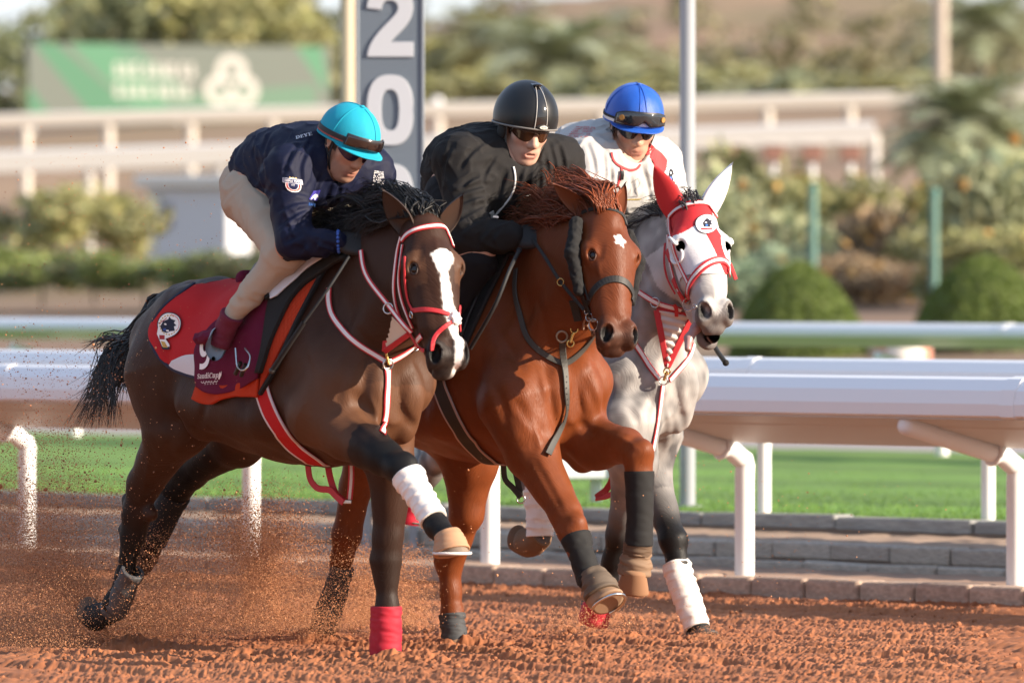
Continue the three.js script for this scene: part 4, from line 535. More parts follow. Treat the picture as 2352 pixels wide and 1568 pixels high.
// ---- chestnut
const chestnut = buildHorse({
  label: 'chestnut horse with white star and black sheepskin cheek pieces galloping in the middle', x: 1048, d: 36.0, dy: -.01, poll: [1400, 482, 0], A: V3(.055, -.60, .24), N: V3(.42, .2, .88), hs: .985, as: .88,
  grooves: [[.016, .017, [1262, 905], [1268, 940], [1282, 985]], [.014, .012, [1300, 905], [1302, 950], [1292, 995]], [.02, .014, [1186, 925], [1222, 965], [1258, 1002]], [.018, .013, [1330, 965], [1348, 985], [1372, 995]], [.022, .010, [1130, 740], [1168, 800], [1200, 850]], [.022, .010, [1118, 850], [1150, 920], [1164, 985]], [.014, -.009, [1204, 940], [1232, 985], [1240, 1030]], [.014, -.008, [1240, 850], [1252, 900], [1262, 940]], [.02, .009, [1345, 880], [1362, 920], [1372, 950]], [.014, .009, [1230, 1060], [1262, 1120], [1288, 1170]], [.012, -.006, [1400, 1000], [1440, 1012], [1462, 1030]], [.012, .008, [1382, 560], [1376, 590], [1358, 606]], [.010, -.005, [1372, 600], [1376, 640]], [.012, .008, [1420, 505], [1420, 540]], [.016, .010, [1236, 700], [1252, 760], [1262, 800]]],
  mat: coat(.48), lid: mat(lin(.06, .018, .008), .6),
  cols: { b: [.150, .038, .0105], k: [.125, .031, .009], m: [.060, .026, .016] },
  legs: [
    [[870, 900, .17, .19], [860, 1000, .18, .12], [815, 1118, .17, .064], [796, 1228, .165, .056], [784, 1285, .165, .041], [762, 1370, .165, .038], [752, 1405, .165, .044], [748, 1440, .165, .040]],
    [[1040, 960, -.13, .17], [1078, 1060, -.14, .115], [1070, 1183, -.14, .067], [1030, 1288, -.14, .055], [1034, 1360, -.14, .037], [1038, 1412, -.14, .043], [1043, 1465, -.14, .042]],
    [[1180, 930, .20, .15], [1222, 1040, .16, .105], [1300, 1180, .14, .060], [1314, 1218, .14, .054], [1330, 1265, .14, .043], [1350, 1318, .13, .045], [1374, 1346, .13, .042], [1390, 1362, .13, .040]],
    [[1325, 985, -.14, .13], [1368, 1022, -.14, .098], [1440, 1022, -.14, .066], [1466, 1045, -.14, .058], [1468, 1090, -.14, .048], [1468, 1240, -.14, .042], [1463, 1272, -.14, .046], [1458, 1300, -.14, .042]],
  ],
  bumps: [[1338, 1060, -.14, .045, .05], [1012, 1290, -.14, .025, .03], [1200, 985, .2, .08, .05], [1325, 1200, .14, .03, .03], [1476, 1030, -.14, .032, .03]],
  tendons: [[1232, 1050, .2, 1290, 1170, .17, .03], [1380, 1000, -.1, 1440, 1010, -.11, .03]],
  colour: (w, l, g, h, c) => {
    const n = lumps(l, 8); c = c.map((v, i) => v * (1 + .18 * n + .09 * noise(l[0] * 70, l[1] * 45, l[2] * 70))); c = mix3(c, [.095, .023, .0065], .4 * sstep(1.15, 1.45, l[1]));
    const [a, nn, q] = h; if (nn > -.1 && a > .08 && a < .3) { const r = Math.hypot((a - .165) * .75, q - .012) + .010 * noise(w.x * 70, w.y * 60, w.z * 70) + .012 * Math.abs(Math.sin(Math.atan2(a - .165, q) * 3)); c = mix3(c, [.82, .79, .76], sstep(.034, .026, r)); }
    if (a > .50 && a < .75 && Math.abs(q) < .12 && nn > -.3) c = mix3(c, mix3([.045, .022, .016], [.22, .11, .075], clamp(noise(w.x * 40, w.y * 40, w.z * 40))), sstep(.55, .64, a) * .7);
    return c; },
  ears: [{ base: [-.01, -.075, -.07], tip: V3(-.62, .55, .1), open: V3(-.5, -.3, .8), len: .19, wid: .046, mat: mat(lin(.13, .034, .010), .55) }, { base: [-.005, -.075, .066], tip: V3(.2, .72, .05), open: V3(.7, -.1, .7), len: .15, wid: .043, mat: mat(lin(.14, .036, .011), .55) }],
});
// ---- grey
const greyDap = (l) => { const n = noise(l[0] * 17, l[1] * 17, l[2] * 17), m = noise(l[0] * 38, l[1] * 30, l[2] * 38), p = noise(l[0] * 5, l[1] * 5, l[2] * 5); return clamp(.5 + .55 * n + .3 * m + .35 * p); };
const grey = buildHorse({
  label: 'dappled grey horse in red and white hood galloping at the right', x: 1279, d: 37.5, dy: 0, poll: [1598, 470, 0], A: V3(.105, -.53, .33), N: V3(.30, .42, .85), hs: .96, as: .885, jaw: .14, jawTip: [.665, -.170],
  grooves: [[.016, .014, [1500, 915], [1488, 950], [1484, 990]], [.016, .012, [1552, 930], [1566, 960], [1572, 1000]], [.018, .012, [1440, 930], [1462, 960], [1470, 1000]], [.02, .010, [1588, 880], [1590, 930]], [.014, -.008, [1530, 935], [1536, 980], [1530, 1020]], [.012, -.006, [1545, 1000], [1520, 1050]], [.014, .010, [1480, 620], [1500, 680]], [.012, -.005, [1640, 650], [1646, 690]]], arch: .04,
  mat: coat(.5), lid: mat(lin(.10, .09, .09), .5),
  cols: { b: [.37, .355, .34], k: [.0075, .0072, .0075], g: [.22, .21, .205], m: [.16, .145, .14] },
  legs: [
    [[1150, 930, .17, .18], [1170, 1000, .17, .11], [1205, 1060, .15, .062, 'g'], [1222, 1110, .14, .045, 'g'], [1238, 1205, .13, .042, 'g'], [1238, 1232, .13, .044, 'g'], [1215, 1244, .13, .040, 'g']],
    [[1090, 950, -.15, .17], [1060, 1010, -.15, .10], [1000, 1055, -.15, .06, 'g'], [985, 1082, -.15, .055, 'k'], [965, 1130, -.15, .04, 'k'], [945, 1160, -.15, .042, 'k'], [935, 1180, -.15, .04, 'k']],
    [[1440, 980, .17, .14], [1455, 1060, .15, .10, 'g'], [1432, 1185, .13, .056, 'k'], [1424, 1225, .12, .052, 'k'], [1408, 1285, .12, .042, 'k'], [1392, 1335, .12, .044, 'k'], [1366, 1405, .12, .042, 'k']],
    [[1500, 1000, -.15, .13], [1494, 1078, -.14, .088, 'g'], [1520, 1170, -.13, .060, 'k'], [1548, 1240, -.12, .056, 'k'], [1556, 1290, -.12, .043, 'k'], [1592, 1418, -.12, .039, 'k'], [1600, 1440, -.12, .043, 'k'], [1612, 1462, -.12, .038, 'k']],
  ],
  bumps: [[978, 1052, -.15, .028, .03, 'g'], [1405, 1225, .12, .02, .03, 'k'], [1500, 1060, -.19, .07, .05, 'g']],
  tendons: [],
  colour: (w, l, g, h, c) => {
    const [a, nn, q] = h, face = a > .0 && a < .75 && Math.abs(q) < .17 && nn > (a < .12 ? -.12 : -.26); let dk = greyDap(l);
    if (c[0] > .2) { const light = .35 + .65 * sstep(.2, 1.0, l[0]); let t = clamp(dk * 1.15 * (1.1 - light * .5)); if (face) { t *= .3; c = mix3(c, [.58, .56, .54], .7); } c = mix3(c.map(v => v * 1.05), [.075, .074, .078], clamp(t * 1.05)); }
    if (face && a > .53) c = mix3(c, [.13, .12, .118], sstep(.56, .66, a) * clamp(.55 + .8 * noise(w.x * 30, w.y * 30, w.z * 30)));
    return c; },
  ears: [{ base: [.0, -.07, -.068], tip: V3(-.30, .66, .1), open: V3(-.3, -.1, .9), len: .235, wid: .058, fat: 1.25, mat: mat(lin(.56, .018, .022), .75), label: 'red ear of the hood' }, { base: [.0, -.07, .066], tip: V3(.40, .75, .05), open: V3(.5, -.1, .8), len: .245, wid: .052, fat: 1.25, mat: mat(lin(.80, .80, .80), .75), label: 'white ear of the hood' }],
});
// ---------------------------------------------------------------- the riders
const clothTex = dataTex(256, (a, b, i, j) => { const k = .5 + .22 * Math.sin(i * 1.57) * Math.sin(j * 1.57) + .28 * noise(i * .3, j * .3, 4); return [k, k, k]; }); clothTex.repeat.set(9, 9);
const cloth = (c, r = .85, o = {}) => new THREE.MeshPhysicalMaterial({ color: c, roughness: r, side: THREE.DoubleSide, bumpMap: clothTex, bumpScale: .0008, specularIntensity: .35, ...o });
const folds = (amp, sc, sd) => (x, y, z) => {                            // irregular ridges of slack cloth, two crossing directions
  const wx = x + .03 * noise(x * 9 + sd, y * 9, z * 9), wy = y + .03 * noise(x * 9, y * 9 + sd, z * 9), m = noise(x * 4.5 + sd, y * 4.5, z * 4.5), f = sc * .6;
  const n1 = noise((wx * .8 + wy * .6) * f + sd, (wy * .8 - wx * .6) * f * .3, z * f * .5), n2 = noise((wx * .5 - wy * .86) * f, (wx * .86 + wy * .5) * f * .3 + sd, z * f * .6);
  return amp * 1.5 * (.6 - 1.5 * sstep(-.5, .5, m) * Math.pow(1 - Math.abs(n1), 4) - 1.5 * sstep(.5, -.5, m) * Math.pow(1 - Math.abs(n2), 4) - .5 * noise(wx * 24, wy * 24, z * 24)); };
function headOf(c, yaw, pitchA, roll, s) {                              // frame of a human head; X = its left, Y up, Z forward
  const y = yaw * Math.PI / 180, p = pitchA * Math.PI / 180, h = V3(Math.sin(y), 0, Math.cos(y)), Z = h.clone().multiplyScalar(Math.cos(p)).add(V3(0, -Math.sin(p), 0)), Y0 = V3(0, Math.cos(p), 0).addScaledVector(h, Math.sin(p)), X0 = V3().crossVectors(Y0, Z), r = roll * Math.PI / 180; const X = X0.clone().multiplyScalar(Math.cos(r)).addScaledVector(Y0, Math.sin(r)), Y = Y0.clone().multiplyScalar(Math.cos(r)).addScaledVector(X0, -Math.sin(r));
  return { c, X, Y, Z, s, P: (x, yy, z) => c.clone().addScaledVector(X, x * s).addScaledVector(Y, yy * s).addScaledVector(Z, z * s), D: (x, yy, z) => V3().addScaledVector(X, x).addScaledVector(Y, yy).addScaledVector(Z, z) };
}
function faceGeo(H, chest, skin, o) {
  const f = new Field(H.c, H.X, H.Y, H.Z, [-.15, -.36, -.22], [.15, .17, .19], .0041), s = H.s, v = a => a.map(q => q * s), ell = (c, r, k, col, sub) => f.ell(v(c), v(r), k * s, col, null, sub), cap = (a, b, ra, rb, k, col) => f.cap(v(a), v(b), ra * s, rb * s, k * s, col);
  ell([0, .035, -.015], [.076, .092, .094], .02); ell([0, -.045, .030], [.061, .085, .062], .03); ell([0, -.092, .030], [.050, .040, .048], .03); ell([0, -.116, .062], [.023, .018, .020], .022);
  for (const q of [-1, 1]) { cap([q * .054, -.07, -.005], [q * .025, -.112, .05], .020, .018, .02); ell([q * .044, -.028, .052], [.024, .020, .022], .022); cap([q * .040, .012, .070], [q * .008, .010, .084], .012, .012, .012); ell([q * .031, -.006, .093], [.017, .010, .012], .012, null, true); ell([q * .0115, -.047, .096], [.0095, .0075, .010], .006); ell([q * .0065, -.054, .100], [.004, .003, .005], .003, null, true);
    ell([q * .077, -.012, -.012], [.009, .030, .019], .008); ell([q * .085, -.008, -.006], [.007, .017, .009], .006, null, true); ell([q * .015, -.030, .032 + .05], [.02, .02, .012], .02); }
  cap([0, .006, .084], [0, -.040, .108], .0095, .0125, .014); ell([0, -.044, .107], [.0115, .0105, .0115], .008);
  ell([0, -.075, .074], [.028, .018, .018], .018); cap([-.019, -.0785, .084], [.019, -.0785, .084], .0062, .0062, .007, 'l'); cap([0, -.0775, .089], [0, -.0775, .090], .006, .006, .008, 'l'); cap([-.016, -.0895, .084], [.016, -.0895, .084], .0075, .0075, .007, 'l'); ell([0, -.0837, .095], [.021, .0016 + (o.open ?? 0), .012], .003, 'l', true);
  const nk = f.L(chest), d = Math.hypot(...nk); f.cap(v([0, -.055, -.028]), nk.map(q => q * Math.min(1, .26 / d)), .055 * s, .062 * s, .03);
  const g = f.mesh((w, l, n) => { const [x, y, z] = l.map(q => q / s); let c = f.blend(l, { b: skin, l: mix3(skin, [.34, .09, .08], .6) }, skin, .003); const ck = .5 + .5 * noise(x * 50, y * 50, z * 50); c = mix3(c, [skin[0] * .95, skin[1] * .62, skin[2] * .55], .35 * sstep(.03, .01, Math.hypot(x > 0 ? x - .042 : x + .042, y + .035)) + .25 * sstep(.014, .006, Math.hypot(x, y + .045))); if (o.stubble && z > -.03) { const t = sstep(-.05, -.07, y) * (Math.hypot(x, y + .084) < .02 && z > .08 ? .15 : 1); c = mix3(c, [.16, .105, .085], o.stubble * t * (.5 + .4 * ck)); } if (z < .035 && y > -.005 || z < .03 && y > -.03 && Math.abs(x) > .04 && z > .0) c = mix3(c, [.02, .015, .012], .9); if (Math.abs(y - .018) < .0055 && z > .05 && Math.abs(x) > .01) c = mix3(c, [.03, .02, .015], .8); return c.map(q => q * (1 + .05 * noise(x * 120, y * 120, z * 120))); });
  return { g, f };
}
// a head-frame sheet: azimuth about Y, elevation; returns a closed thick shell
function shellGeo(H, R, t, na, nb, az0, az1, lowFn, topFn, ripple) {     // R(az, el) -> radius vec in head units via function
  const pos = [], idx = [], uv = [], closed = az1 - az0 > 6.2; for (const k of [0, 1]) for (let j = 0; j <= nb; j++) for (let i = 0; i <= na; i++) { const az = lerp(az0, az1, i / na), lo = lowFn(az), hi = topFn(az), e = lerp(lo, hi, j / nb), r = R(az, e, k ? -t : 0); const p = H.P(...r); pos.push(p.x, p.y, p.z); uv.push(i / na, j / nb); }
  const m = (na + 1) * (nb + 1), Q = (a, b, c, d) => idx.push(a, b, c, a, c, d); for (let j = 0; j < nb; j++) for (let i = 0; i < na; i++) { const a = j * (na + 1) + i; Q(a, a + 1, a + na + 2, a + na + 1); Q(m + a, m + a + na + 1, m + a + na + 2, m + a + 1); } for (let i = 0; i < na; i++) { Q(i, m + i, m + i + 1, i + 1); const b = nb * (na + 1) + i; Q(b, b + 1, m + b + 1, m + b); } if (!closed) for (let j = 0; j < nb; j++) { const a = j * (na + 1); Q(a, a + na + 1, m + a + na + 1, m + a); const b = a + na; Q(b, m + b, m + b + na + 1, b + na + 1); }
  const g = new THREE.BufferGeometry(); g.setAttribute('position', new THREE.Float32BufferAttribute(pos, 3)); g.setAttribute('uv', new THREE.Float32BufferAttribute(uv, 2)); g.setIndex(idx); g.computeVertexNormals(); return g;
}
function handGeo(wr, dir, back, side, s = 1, skinF) {                   // closed hand: wrist point, forearm direction, back of the hand, thumb side (+-1)
  dir = dir.clone().normalize(); back = back.clone().addScaledVector(dir, -back.dot(dir)).normalize(); const lat = V3().crossVectors(dir, back).multiplyScalar(side), f = new Field(wr, dir, back, lat, [-.07, -.11, -.09].map(q => q * s), [.17, .07, .09].map(q => q * s), .004), v = a => a.map(q => q * s), cap = (a, b, r, q, k) => f.cap(v(a), v(b), r * s, q * s, k * s);
  cap([-.06, 0, 0], [.01, 0, 0], .030, .030, .02); f.ell(v([.052, -.004, .002]), v([.048, .018, .041]), .015 * s);
  [-.030, -.010, .011, .031].forEach((z, i) => { const L = [.82, .95, 1, .92][i], r = .0095; const k = [.092 * (i ? 1 : .95), .004, z]; const a = [k[0] + .022 * L, -.022, z * .95], b = [a[0] - .016 * L, a[1] - .026, z * .9], c = [b[0] - .022 * L, b[1] + .004, z * .88]; cap([.05, 0, z * .85], k, .012, .0115, .012); cap(k, a, .0115, r, .006); cap(a, b, r, r * .95, .006); cap(b, c, r * .95, r * .8, .006); });
  cap([.02, -.012, .032], [.055, -.030, .050], .015, .0125, .012); cap([.055, -.030, .050], [.085, -.046, .036], .0125, .0105, .006); cap([.085, -.046, .036], [.098, -.052, .016], .0105, .009, .005);
  return f.mesh();
}
function decal(fields, corners, rows, cols, lift = .003) {              // quad of pixels (bl, br, tr, tl) laid on the surfaces
  const [a, b, c, d] = corners, F = [].concat(fields); const P = [], N = []; let last = null; for (let j = 0; j <= rows; j++) for (let i = 0; i <= cols; i++) { const u = i / cols, v = j / rows, x = lerp(lerp(a[0], b[0], u), lerp(d[0], c[0], u), v), y = lerp(lerp(a[1], b[1], u), lerp(d[1], c[1], u), v); let h = null, bd = 1e9; for (const f of F) { const q = f.px(x, y); if (q) { const e = q.p.distanceToSquared(V3(0, EYE, CAMZ)); if (e < bd) { bd = e; h = q; } } } h = h ?? last ?? { p: at(x, y, 35), n: V3(0, 0, 1) }; last = h; P.push(h.p); N.push(h.n); }
  const W = cols + 1; for (let k = 0; k < 2; k++) { const q = P.map(p => p.clone()), m = N.map(p => p.clone()); for (let j = 1; j < rows; j++) for (let i = 1; i < cols; i++) { const o = j * W + i; P[o].copy(q[o]).multiplyScalar(2).add(q[o - 1]).add(q[o + 1]).add(q[o - W]).add(q[o + W]).multiplyScalar(1 / 6); N[o].copy(m[o]).add(m[o - 1]).add(m[o + 1]).add(m[o - W]).add(m[o + W]).normalize(); } }
  return sheet(rows, cols, (u, v, i, j) => P[j * W + i].clone().addScaledVector(N[j * W + i], lift), {});
}
const printMat = (tex, r = .8) => mat(WHITE, r, { map: tex, alphaTest: .5 });
function buildRider(horse, sp) {
  const fr = horse.fr, O = fr.o, pt = fr.pt, k = thing('rider', sp.label, 'person', O.clone(), null), lp = g => { g.translate(-O.x, -O.y, -O.z); return g; }, add = (n, g, m, par = k, l) => part(n, lp(g), m, par, l);
  const pts = {}; for (const [n, q] of Object.entries(sp.joints)) pts[n] = pt(...q); const H = headOf(pt(...sp.head), sp.yaw, sp.pitch, sp.roll, sp.hs ?? 1.1);
  const box = [[-.75, .95, -.55], [1.25, 2.35, .55]], J = new Field(O, fr.F, fr.U, fr.R, ...box, .006), T = new Field(O, fr.F, fr.U, fr.R, ...box, .009), B = new Field(O, fr.F, fr.U, fr.R, ...box, .011);
  const L = sp.limbs, sh = .014; const caps = (f, list, dr) => { for (const [a, b, ra, rb, fl, kk] of list) f.cap(pts[a], pts[b], ra - dr, rb - dr, kk ?? .05, 'b', fl); };
  caps(B, L.torso, sh); caps(B, L.arms, sh * .9); caps(B, L.legs, sh); B.cap(pts.collar, H.P(0, -.09, -.025), .062, .058, .04);
  caps(J, L.torso, 0); caps(J, L.arms, 0); J.cap(pts.collar, H.P(0, -.10, -.030), sp.collarR?.[0] ?? .10, sp.collarR?.[1] ?? .076, .05); J.ell(H.P(0, -.03, .04), [.088, .115, .115], .012, 'b', [H.X, H.Y, H.Z], true);
  J.bump(sp.jf); for (const c of sp.creases ?? []) { J.groove(c, .0095, .016 * (sp.ck ?? 1)); J.groove(c.map(([x, y]) => [x + 6, y + 7]), .010, -.010); }
  caps(T, L.legs, 0); T.bump(sp.tf ?? folds(.004, 55, 3));
  const jacketGeo = J.mesh(sp.jacketColor ? (w, l, n) => sp.jacketColor(w, l, n, H, fr) : null); const jacket = add('jacket', jacketGeo, sp.jacketMat); const trouGeo = T.mesh(); const trousers = add('trousers', trouGeo, sp.trouserMat);
  const face = faceGeo(H, pts.collar, sp.skin, sp.face ?? {}); const bg = B.mesh(() => sp.skin); const body = add('body', mergeGeometries([bg, face.g]), new THREE.MeshPhysicalMaterial({ color: WHITE, vertexColors: true, roughness: .5, side: THREE.DoubleSide, specularIntensity: .6, sheen: .15 }));
  for (const q of [-1, 1]) { const e = new THREE.SphereGeometry(.012 * H.s, 14, 10), p = H.P(q * .031, -.006, .076); e.translate(p.x, p.y, p.z); add('eye', e, mat(lin(.6, .58, .55), .2)); }
  for (const h of sp.hands) { const w = pts[h.w], e = pts[h.e]; const hand = add('glove', handGeo(w.clone().lerp(e, .06), (h.dir ?? w.clone().sub(e)), h.back, h.side, h.gs ?? 1.14), sp.gloveMat); }
  return { k, J, T, B, H, face, add, lp, fr, pts, jacket, trousers, body, sp };
}
// ---- head gear
function helmet(r, o) {
  const { H, add } = r, rx = o.r[0], ry = o.r[1], rz = o.r[2], cy = .030, cz = -.012;
  const rim = az => { const c = Math.cos(az); return o.rim?.(az) ?? lerp(-.34, -.02, .5 + .5 * c); };           // az 0 = forward
  const R = (az, e, d) => { const k = 1 + (o.rip?.(az, e) ?? 0), ce = Math.cos(e), n = o.pow ?? 1; return [Math.sin(az) * ce * (rx + d) * k, cy + Math.sin(e) * (ry + d) * k, cz + Math.cos(az) * ce * (rz + d) * k]; };
  const shell = add('helmet', shellGeo(H, R, .018, 72, 30, 0, 6.28318, rim, () => 1.5707, 0), o.mat);
  const arc = (az, e0, e1, lift = .002) => { const p = []; for (let i = 0; i <= 14; i++) p.push(H.P(...R(az, lerp(e0, e1, i / 14), lift))); return p; };
  for (const s of o.seams ?? []) add('seam', tube(arc(s.az, s.e0 ?? rim(s.az) + .02, s.e1 ?? 1.45, s.lift ?? .001), s.r ?? .0016, 24, 6), s.mat ?? o.mat, shell);
  if (o.button) { const b = new THREE.SphereGeometry(.012, 14, 8); b.scale(1, .6, 1); const p = H.P(0, cy + ry + .001, cz); b.translate(p.x, p.y, p.z); add('button', b, o.mat, shell); }
  const band = []; for (let i = 0; i <= 72; i++) { const az = i / 72 * 6.28318; band.push(H.P(...R(az, rim(az), .0015))); } add('rim', tube(band, .0042, 96, 8), o.rimMat ?? o.mat, shell);
  if (o.peak) { const g = sheetThick(36, 8, (u, v) => { const az = lerp(-1.15, 1.15, u), e = rim(az), b = R(az, e, .002), k = Math.pow(Math.max(0, Math.cos(az / 1.15 * 1.5708)), .6), l = o.peak * k * v; return H.P(b[0] * (1 + l * 2.2), b[1] - l * (o.dip ?? .35) - .004 + .012 * v * v * (1 - Math.abs(u - .5) * 2), b[2] + l); }, .004); add('peak', g, o.peakMat ?? o.mat, shell); }
  return { shell, R, rim, arc };
}
function sheetThick(na, nb, P, t) {                                      // thin solid from a surface patch, thickened along its normals
  const g0 = sheet(nb, na, P), p = g0.attributes.position, n = g0.attributes.normal, m = p.count, pos = [], idx = [...g0.index.array], uv = []; for (const k of [0, 1]) for (let i = 0; i < m; i++) { pos.push(p.getX(i) + n.getX(i) * t * (k ? -.5 : .5), p.getY(i) + n.getY(i) * t * (k ? -.5 : .5), p.getZ(i) + n.getZ(i) * t * (k ? -.5 : .5)); uv.push(g0.attributes.uv.getX(i), g0.attributes.uv.getY(i)); }
  const I = g0.index.array; for (let i = 0; i < I.length; i += 3) idx.push(m + I[i], m + I[i + 2], m + I[i + 1]); const e = (a, b) => idx.push(a, m + a, m + b, a, m + b, b), W = na + 1; for (let i = 0; i < na; i++) { e(i, i + 1); e(nb * W + i + 1, nb * W + i); } for (let j = 0; j < nb; j++) { e((j + 1) * W, j * W); e(j * W + na, (j + 1) * W + na); }
  let g = new THREE.BufferGeometry(); g.setAttribute('position', new THREE.Float32BufferAttribute(pos, 3)); g.setAttribute('uv', new THREE.Float32BufferAttribute(uv, 2)); g.setIndex(idx); g.computeVertexNormals(); return g;
}
function sunglasses(r, lensMat, frameMat) {
  const { H, add } = r, g = s => { const u0 = s > 0 ? .08 : -.08; return sheetThick(20, 8, (u, v) => { const az = s * lerp(.10, 1.12, u), top = .010, bot = lerp(-.014, -.006, u) - .020 * Math.sin(Math.PI * Math.pow(u, .75)) * 1.0, y = lerp(bot, top + .002 * u, v); return H.P(Math.sin(az) * .083, y - .002, .012 + Math.cos(az) * .098 - .010 * (1 - v)); }, .003); };
  const root = add('sunglasses', g(1), lensMat); add('lens', g(-1), lensMat, root);
  const br = []; for (let i = 0; i <= 24; i++) { const az = lerp(-1.2, 1.2, i / 24); br.push(H.P(Math.sin(az) * .0845, .012 - .001 * Math.abs(az), .012 + Math.cos(az) * .0995)); } add('frame', tube(br, .0032, 40, 6), frameMat, root);
  for (const s of [-1, 1]) add('temple_arm', tube([H.P(s * .077, .010, .05), H.P(s * .080, .006, .01), H.P(s * .079, -.002, -.03)], .0035, 10, 6), frameMat, root);
  add('nose_bridge', tube([H.P(-.009, -.004, .107), H.P(0, .004, .112), H.P(.009, -.004, .107)], .003, 10, 6), frameMat, root); return root;
}
function chinStrap(r, m, w = .012) { const { H, add } = r; for (const s of [-1, 1]) { const P = [[s * .084, -.0, .02], [s * .078, -.05, .022], [s * .064, -.09, .030], [s * .04, -.122, .042], [s * .012, -.138, .056], [0, -.14, .058]].map(q => H.P(...q)), C = H.P(0, -.05, .01); const cv = new THREE.CatmullRomCurve3(P), Q = cv.getPoints(30), N = Q.map(p => p.clone().sub(C).normalize()); add('chin_strap', ribbon(Q, N, w, .003), m); } for (const s of [-1, 1]) { const P = [[s * .084, -.005, -.03], [s * .081, -.03, -.012], [s * .074, -.06, .018]].map(q => H.P(...q)), C = H.P(0, -.05, .0); const Q = new THREE.CatmullRomCurve3(P).getPoints(14); add('side_strap', ribbon(Q, Q.map(p => p.clone().sub(C).normalize()), w * .9, .003), m); } }
const blackPlastic = mat(lin(.012, .012, .013), .35), blackStrap = mat(lin(.012, .012, .012), .75), lensDark = new THREE.MeshPhysicalMaterial({ color: lin(.012, .012, .018), roughness: .06, side: THREE.DoubleSide, specularIntensity: 1 });
// ---- rider on the bay
const navy = cloth(lin(.0062, .0085, .028), .6, {}), khaki = cloth(lin(.44, .36, .275), .85), blackGlove = mat(lin(.010, .010, .011), .7);
const sleeveFold = pts => 1;
const r1 = buildRider(bay, {
  label: 'rider in navy jacket, khaki trousers and turquoise helmet, crouching on the dark bay horse',
  head: [798, 329, .0], yaw: 36, pitch: 28, roll: -9, hs: 1.03, skin: [.50, .275, .185], face: { stubble: .55 }, collarR: [.13, .088],
  joints: { pel: [585, 418, 0], waist: [625, 398, 0], chest: [728, 372, 0], hipR: [574, 450, .13], hipL: [575, 430, -.13], shR: [664, 398, .2], shL: [846, 392, -.2], back: [640, 352, 0], back2: [700, 352, 0], bellyF: [712, 418, 0], elR: [672, 556, .27], wrR: [772, 555, .16], elL: [868, 500, -.27], wrL: [836, 556, -.08], knR: [654, 580, .24], anR: [526, 733, .37], knL: [812, 545, -.24], anL: [700, 700, -.37], collar: [758, 362, 0], cuffR: [742, 556, .2], hemR: [606, 420, .09], hemL: [606, 420, -.09], pecR: [714, 410, .09], pecL: [750, 415, -.09] },
  limbs: {
    torso: [['waist', 'chest', .125, .135, 1.35, .08], ['back', 'back2', .105, .115, 1.5, .08], ['waist', 'bellyF', .095, .10, 1.35, .08], ['shR', 'shL', .105, .095, 1, .09], ['hemR', 'pecR', .095, .10, 1, .06], ['hemL', 'pecL', .09, .095, 1, .06]],
    arms: [['shR', 'elR', .098, .066, 1, .05], ['elR', 'cuffR', .066, .052, 1, .04], ['cuffR', 'wrR', .052, .044, 1, .02], ['shL', 'elL', .09, .066, 1, .05], ['elL', 'wrL', .066, .045, 1, .04]],
    legs: [['pel', 'waist', .105, .105, 1.15, .08], ['hipR', 'knR', .108, .072, 1, .06], ['hipL', 'knL', .115, .08, 1, .06], ['knR', 'anR', .070, .040, 1, .05], ['knL', 'anL', .083, .05, 1, .05], ['hipR', 'hipL', .104, .104, 1, .06]],
  },
  jf: folds(.0048, 46, 2), tf: folds(.0042, 52, 9), creases: [[[704, 448], [680, 440], [655, 436]], [[703, 462], [672, 466], [640, 482]], [[702, 478], [674, 492], [646, 512]], [[702, 500], [676, 516]], [[690, 326], [664, 360], [650, 402]], [[742, 400], [728, 424], [722, 450]], [[760, 420], [752, 450], [762, 476]], [[780, 430], [772, 462]], [[580, 322], [584, 370], [600, 432]], [[620, 300], [602, 350], [606, 400]], [[552, 378], [590, 420], [622, 446]], [[690, 540], [672, 548], [652, 556]], [[700, 560], [690, 575]], [[730, 548], [722, 572]], [[710, 330], [690, 380], [694, 420]]],
  jacketMat: navy, trouserMat: khaki, gloveMat: blackGlove,
  hands: [{ w: 'wrR', e: 'cuffR', back: V3(-.3, .5, .8), side: -1, dir: V3(.75, -.10, .15) }, { w: 'wrL', e: 'elL', back: V3(.3, .7, .5), side: 1, dir: V3(-.1, -.5, .8) }],
});
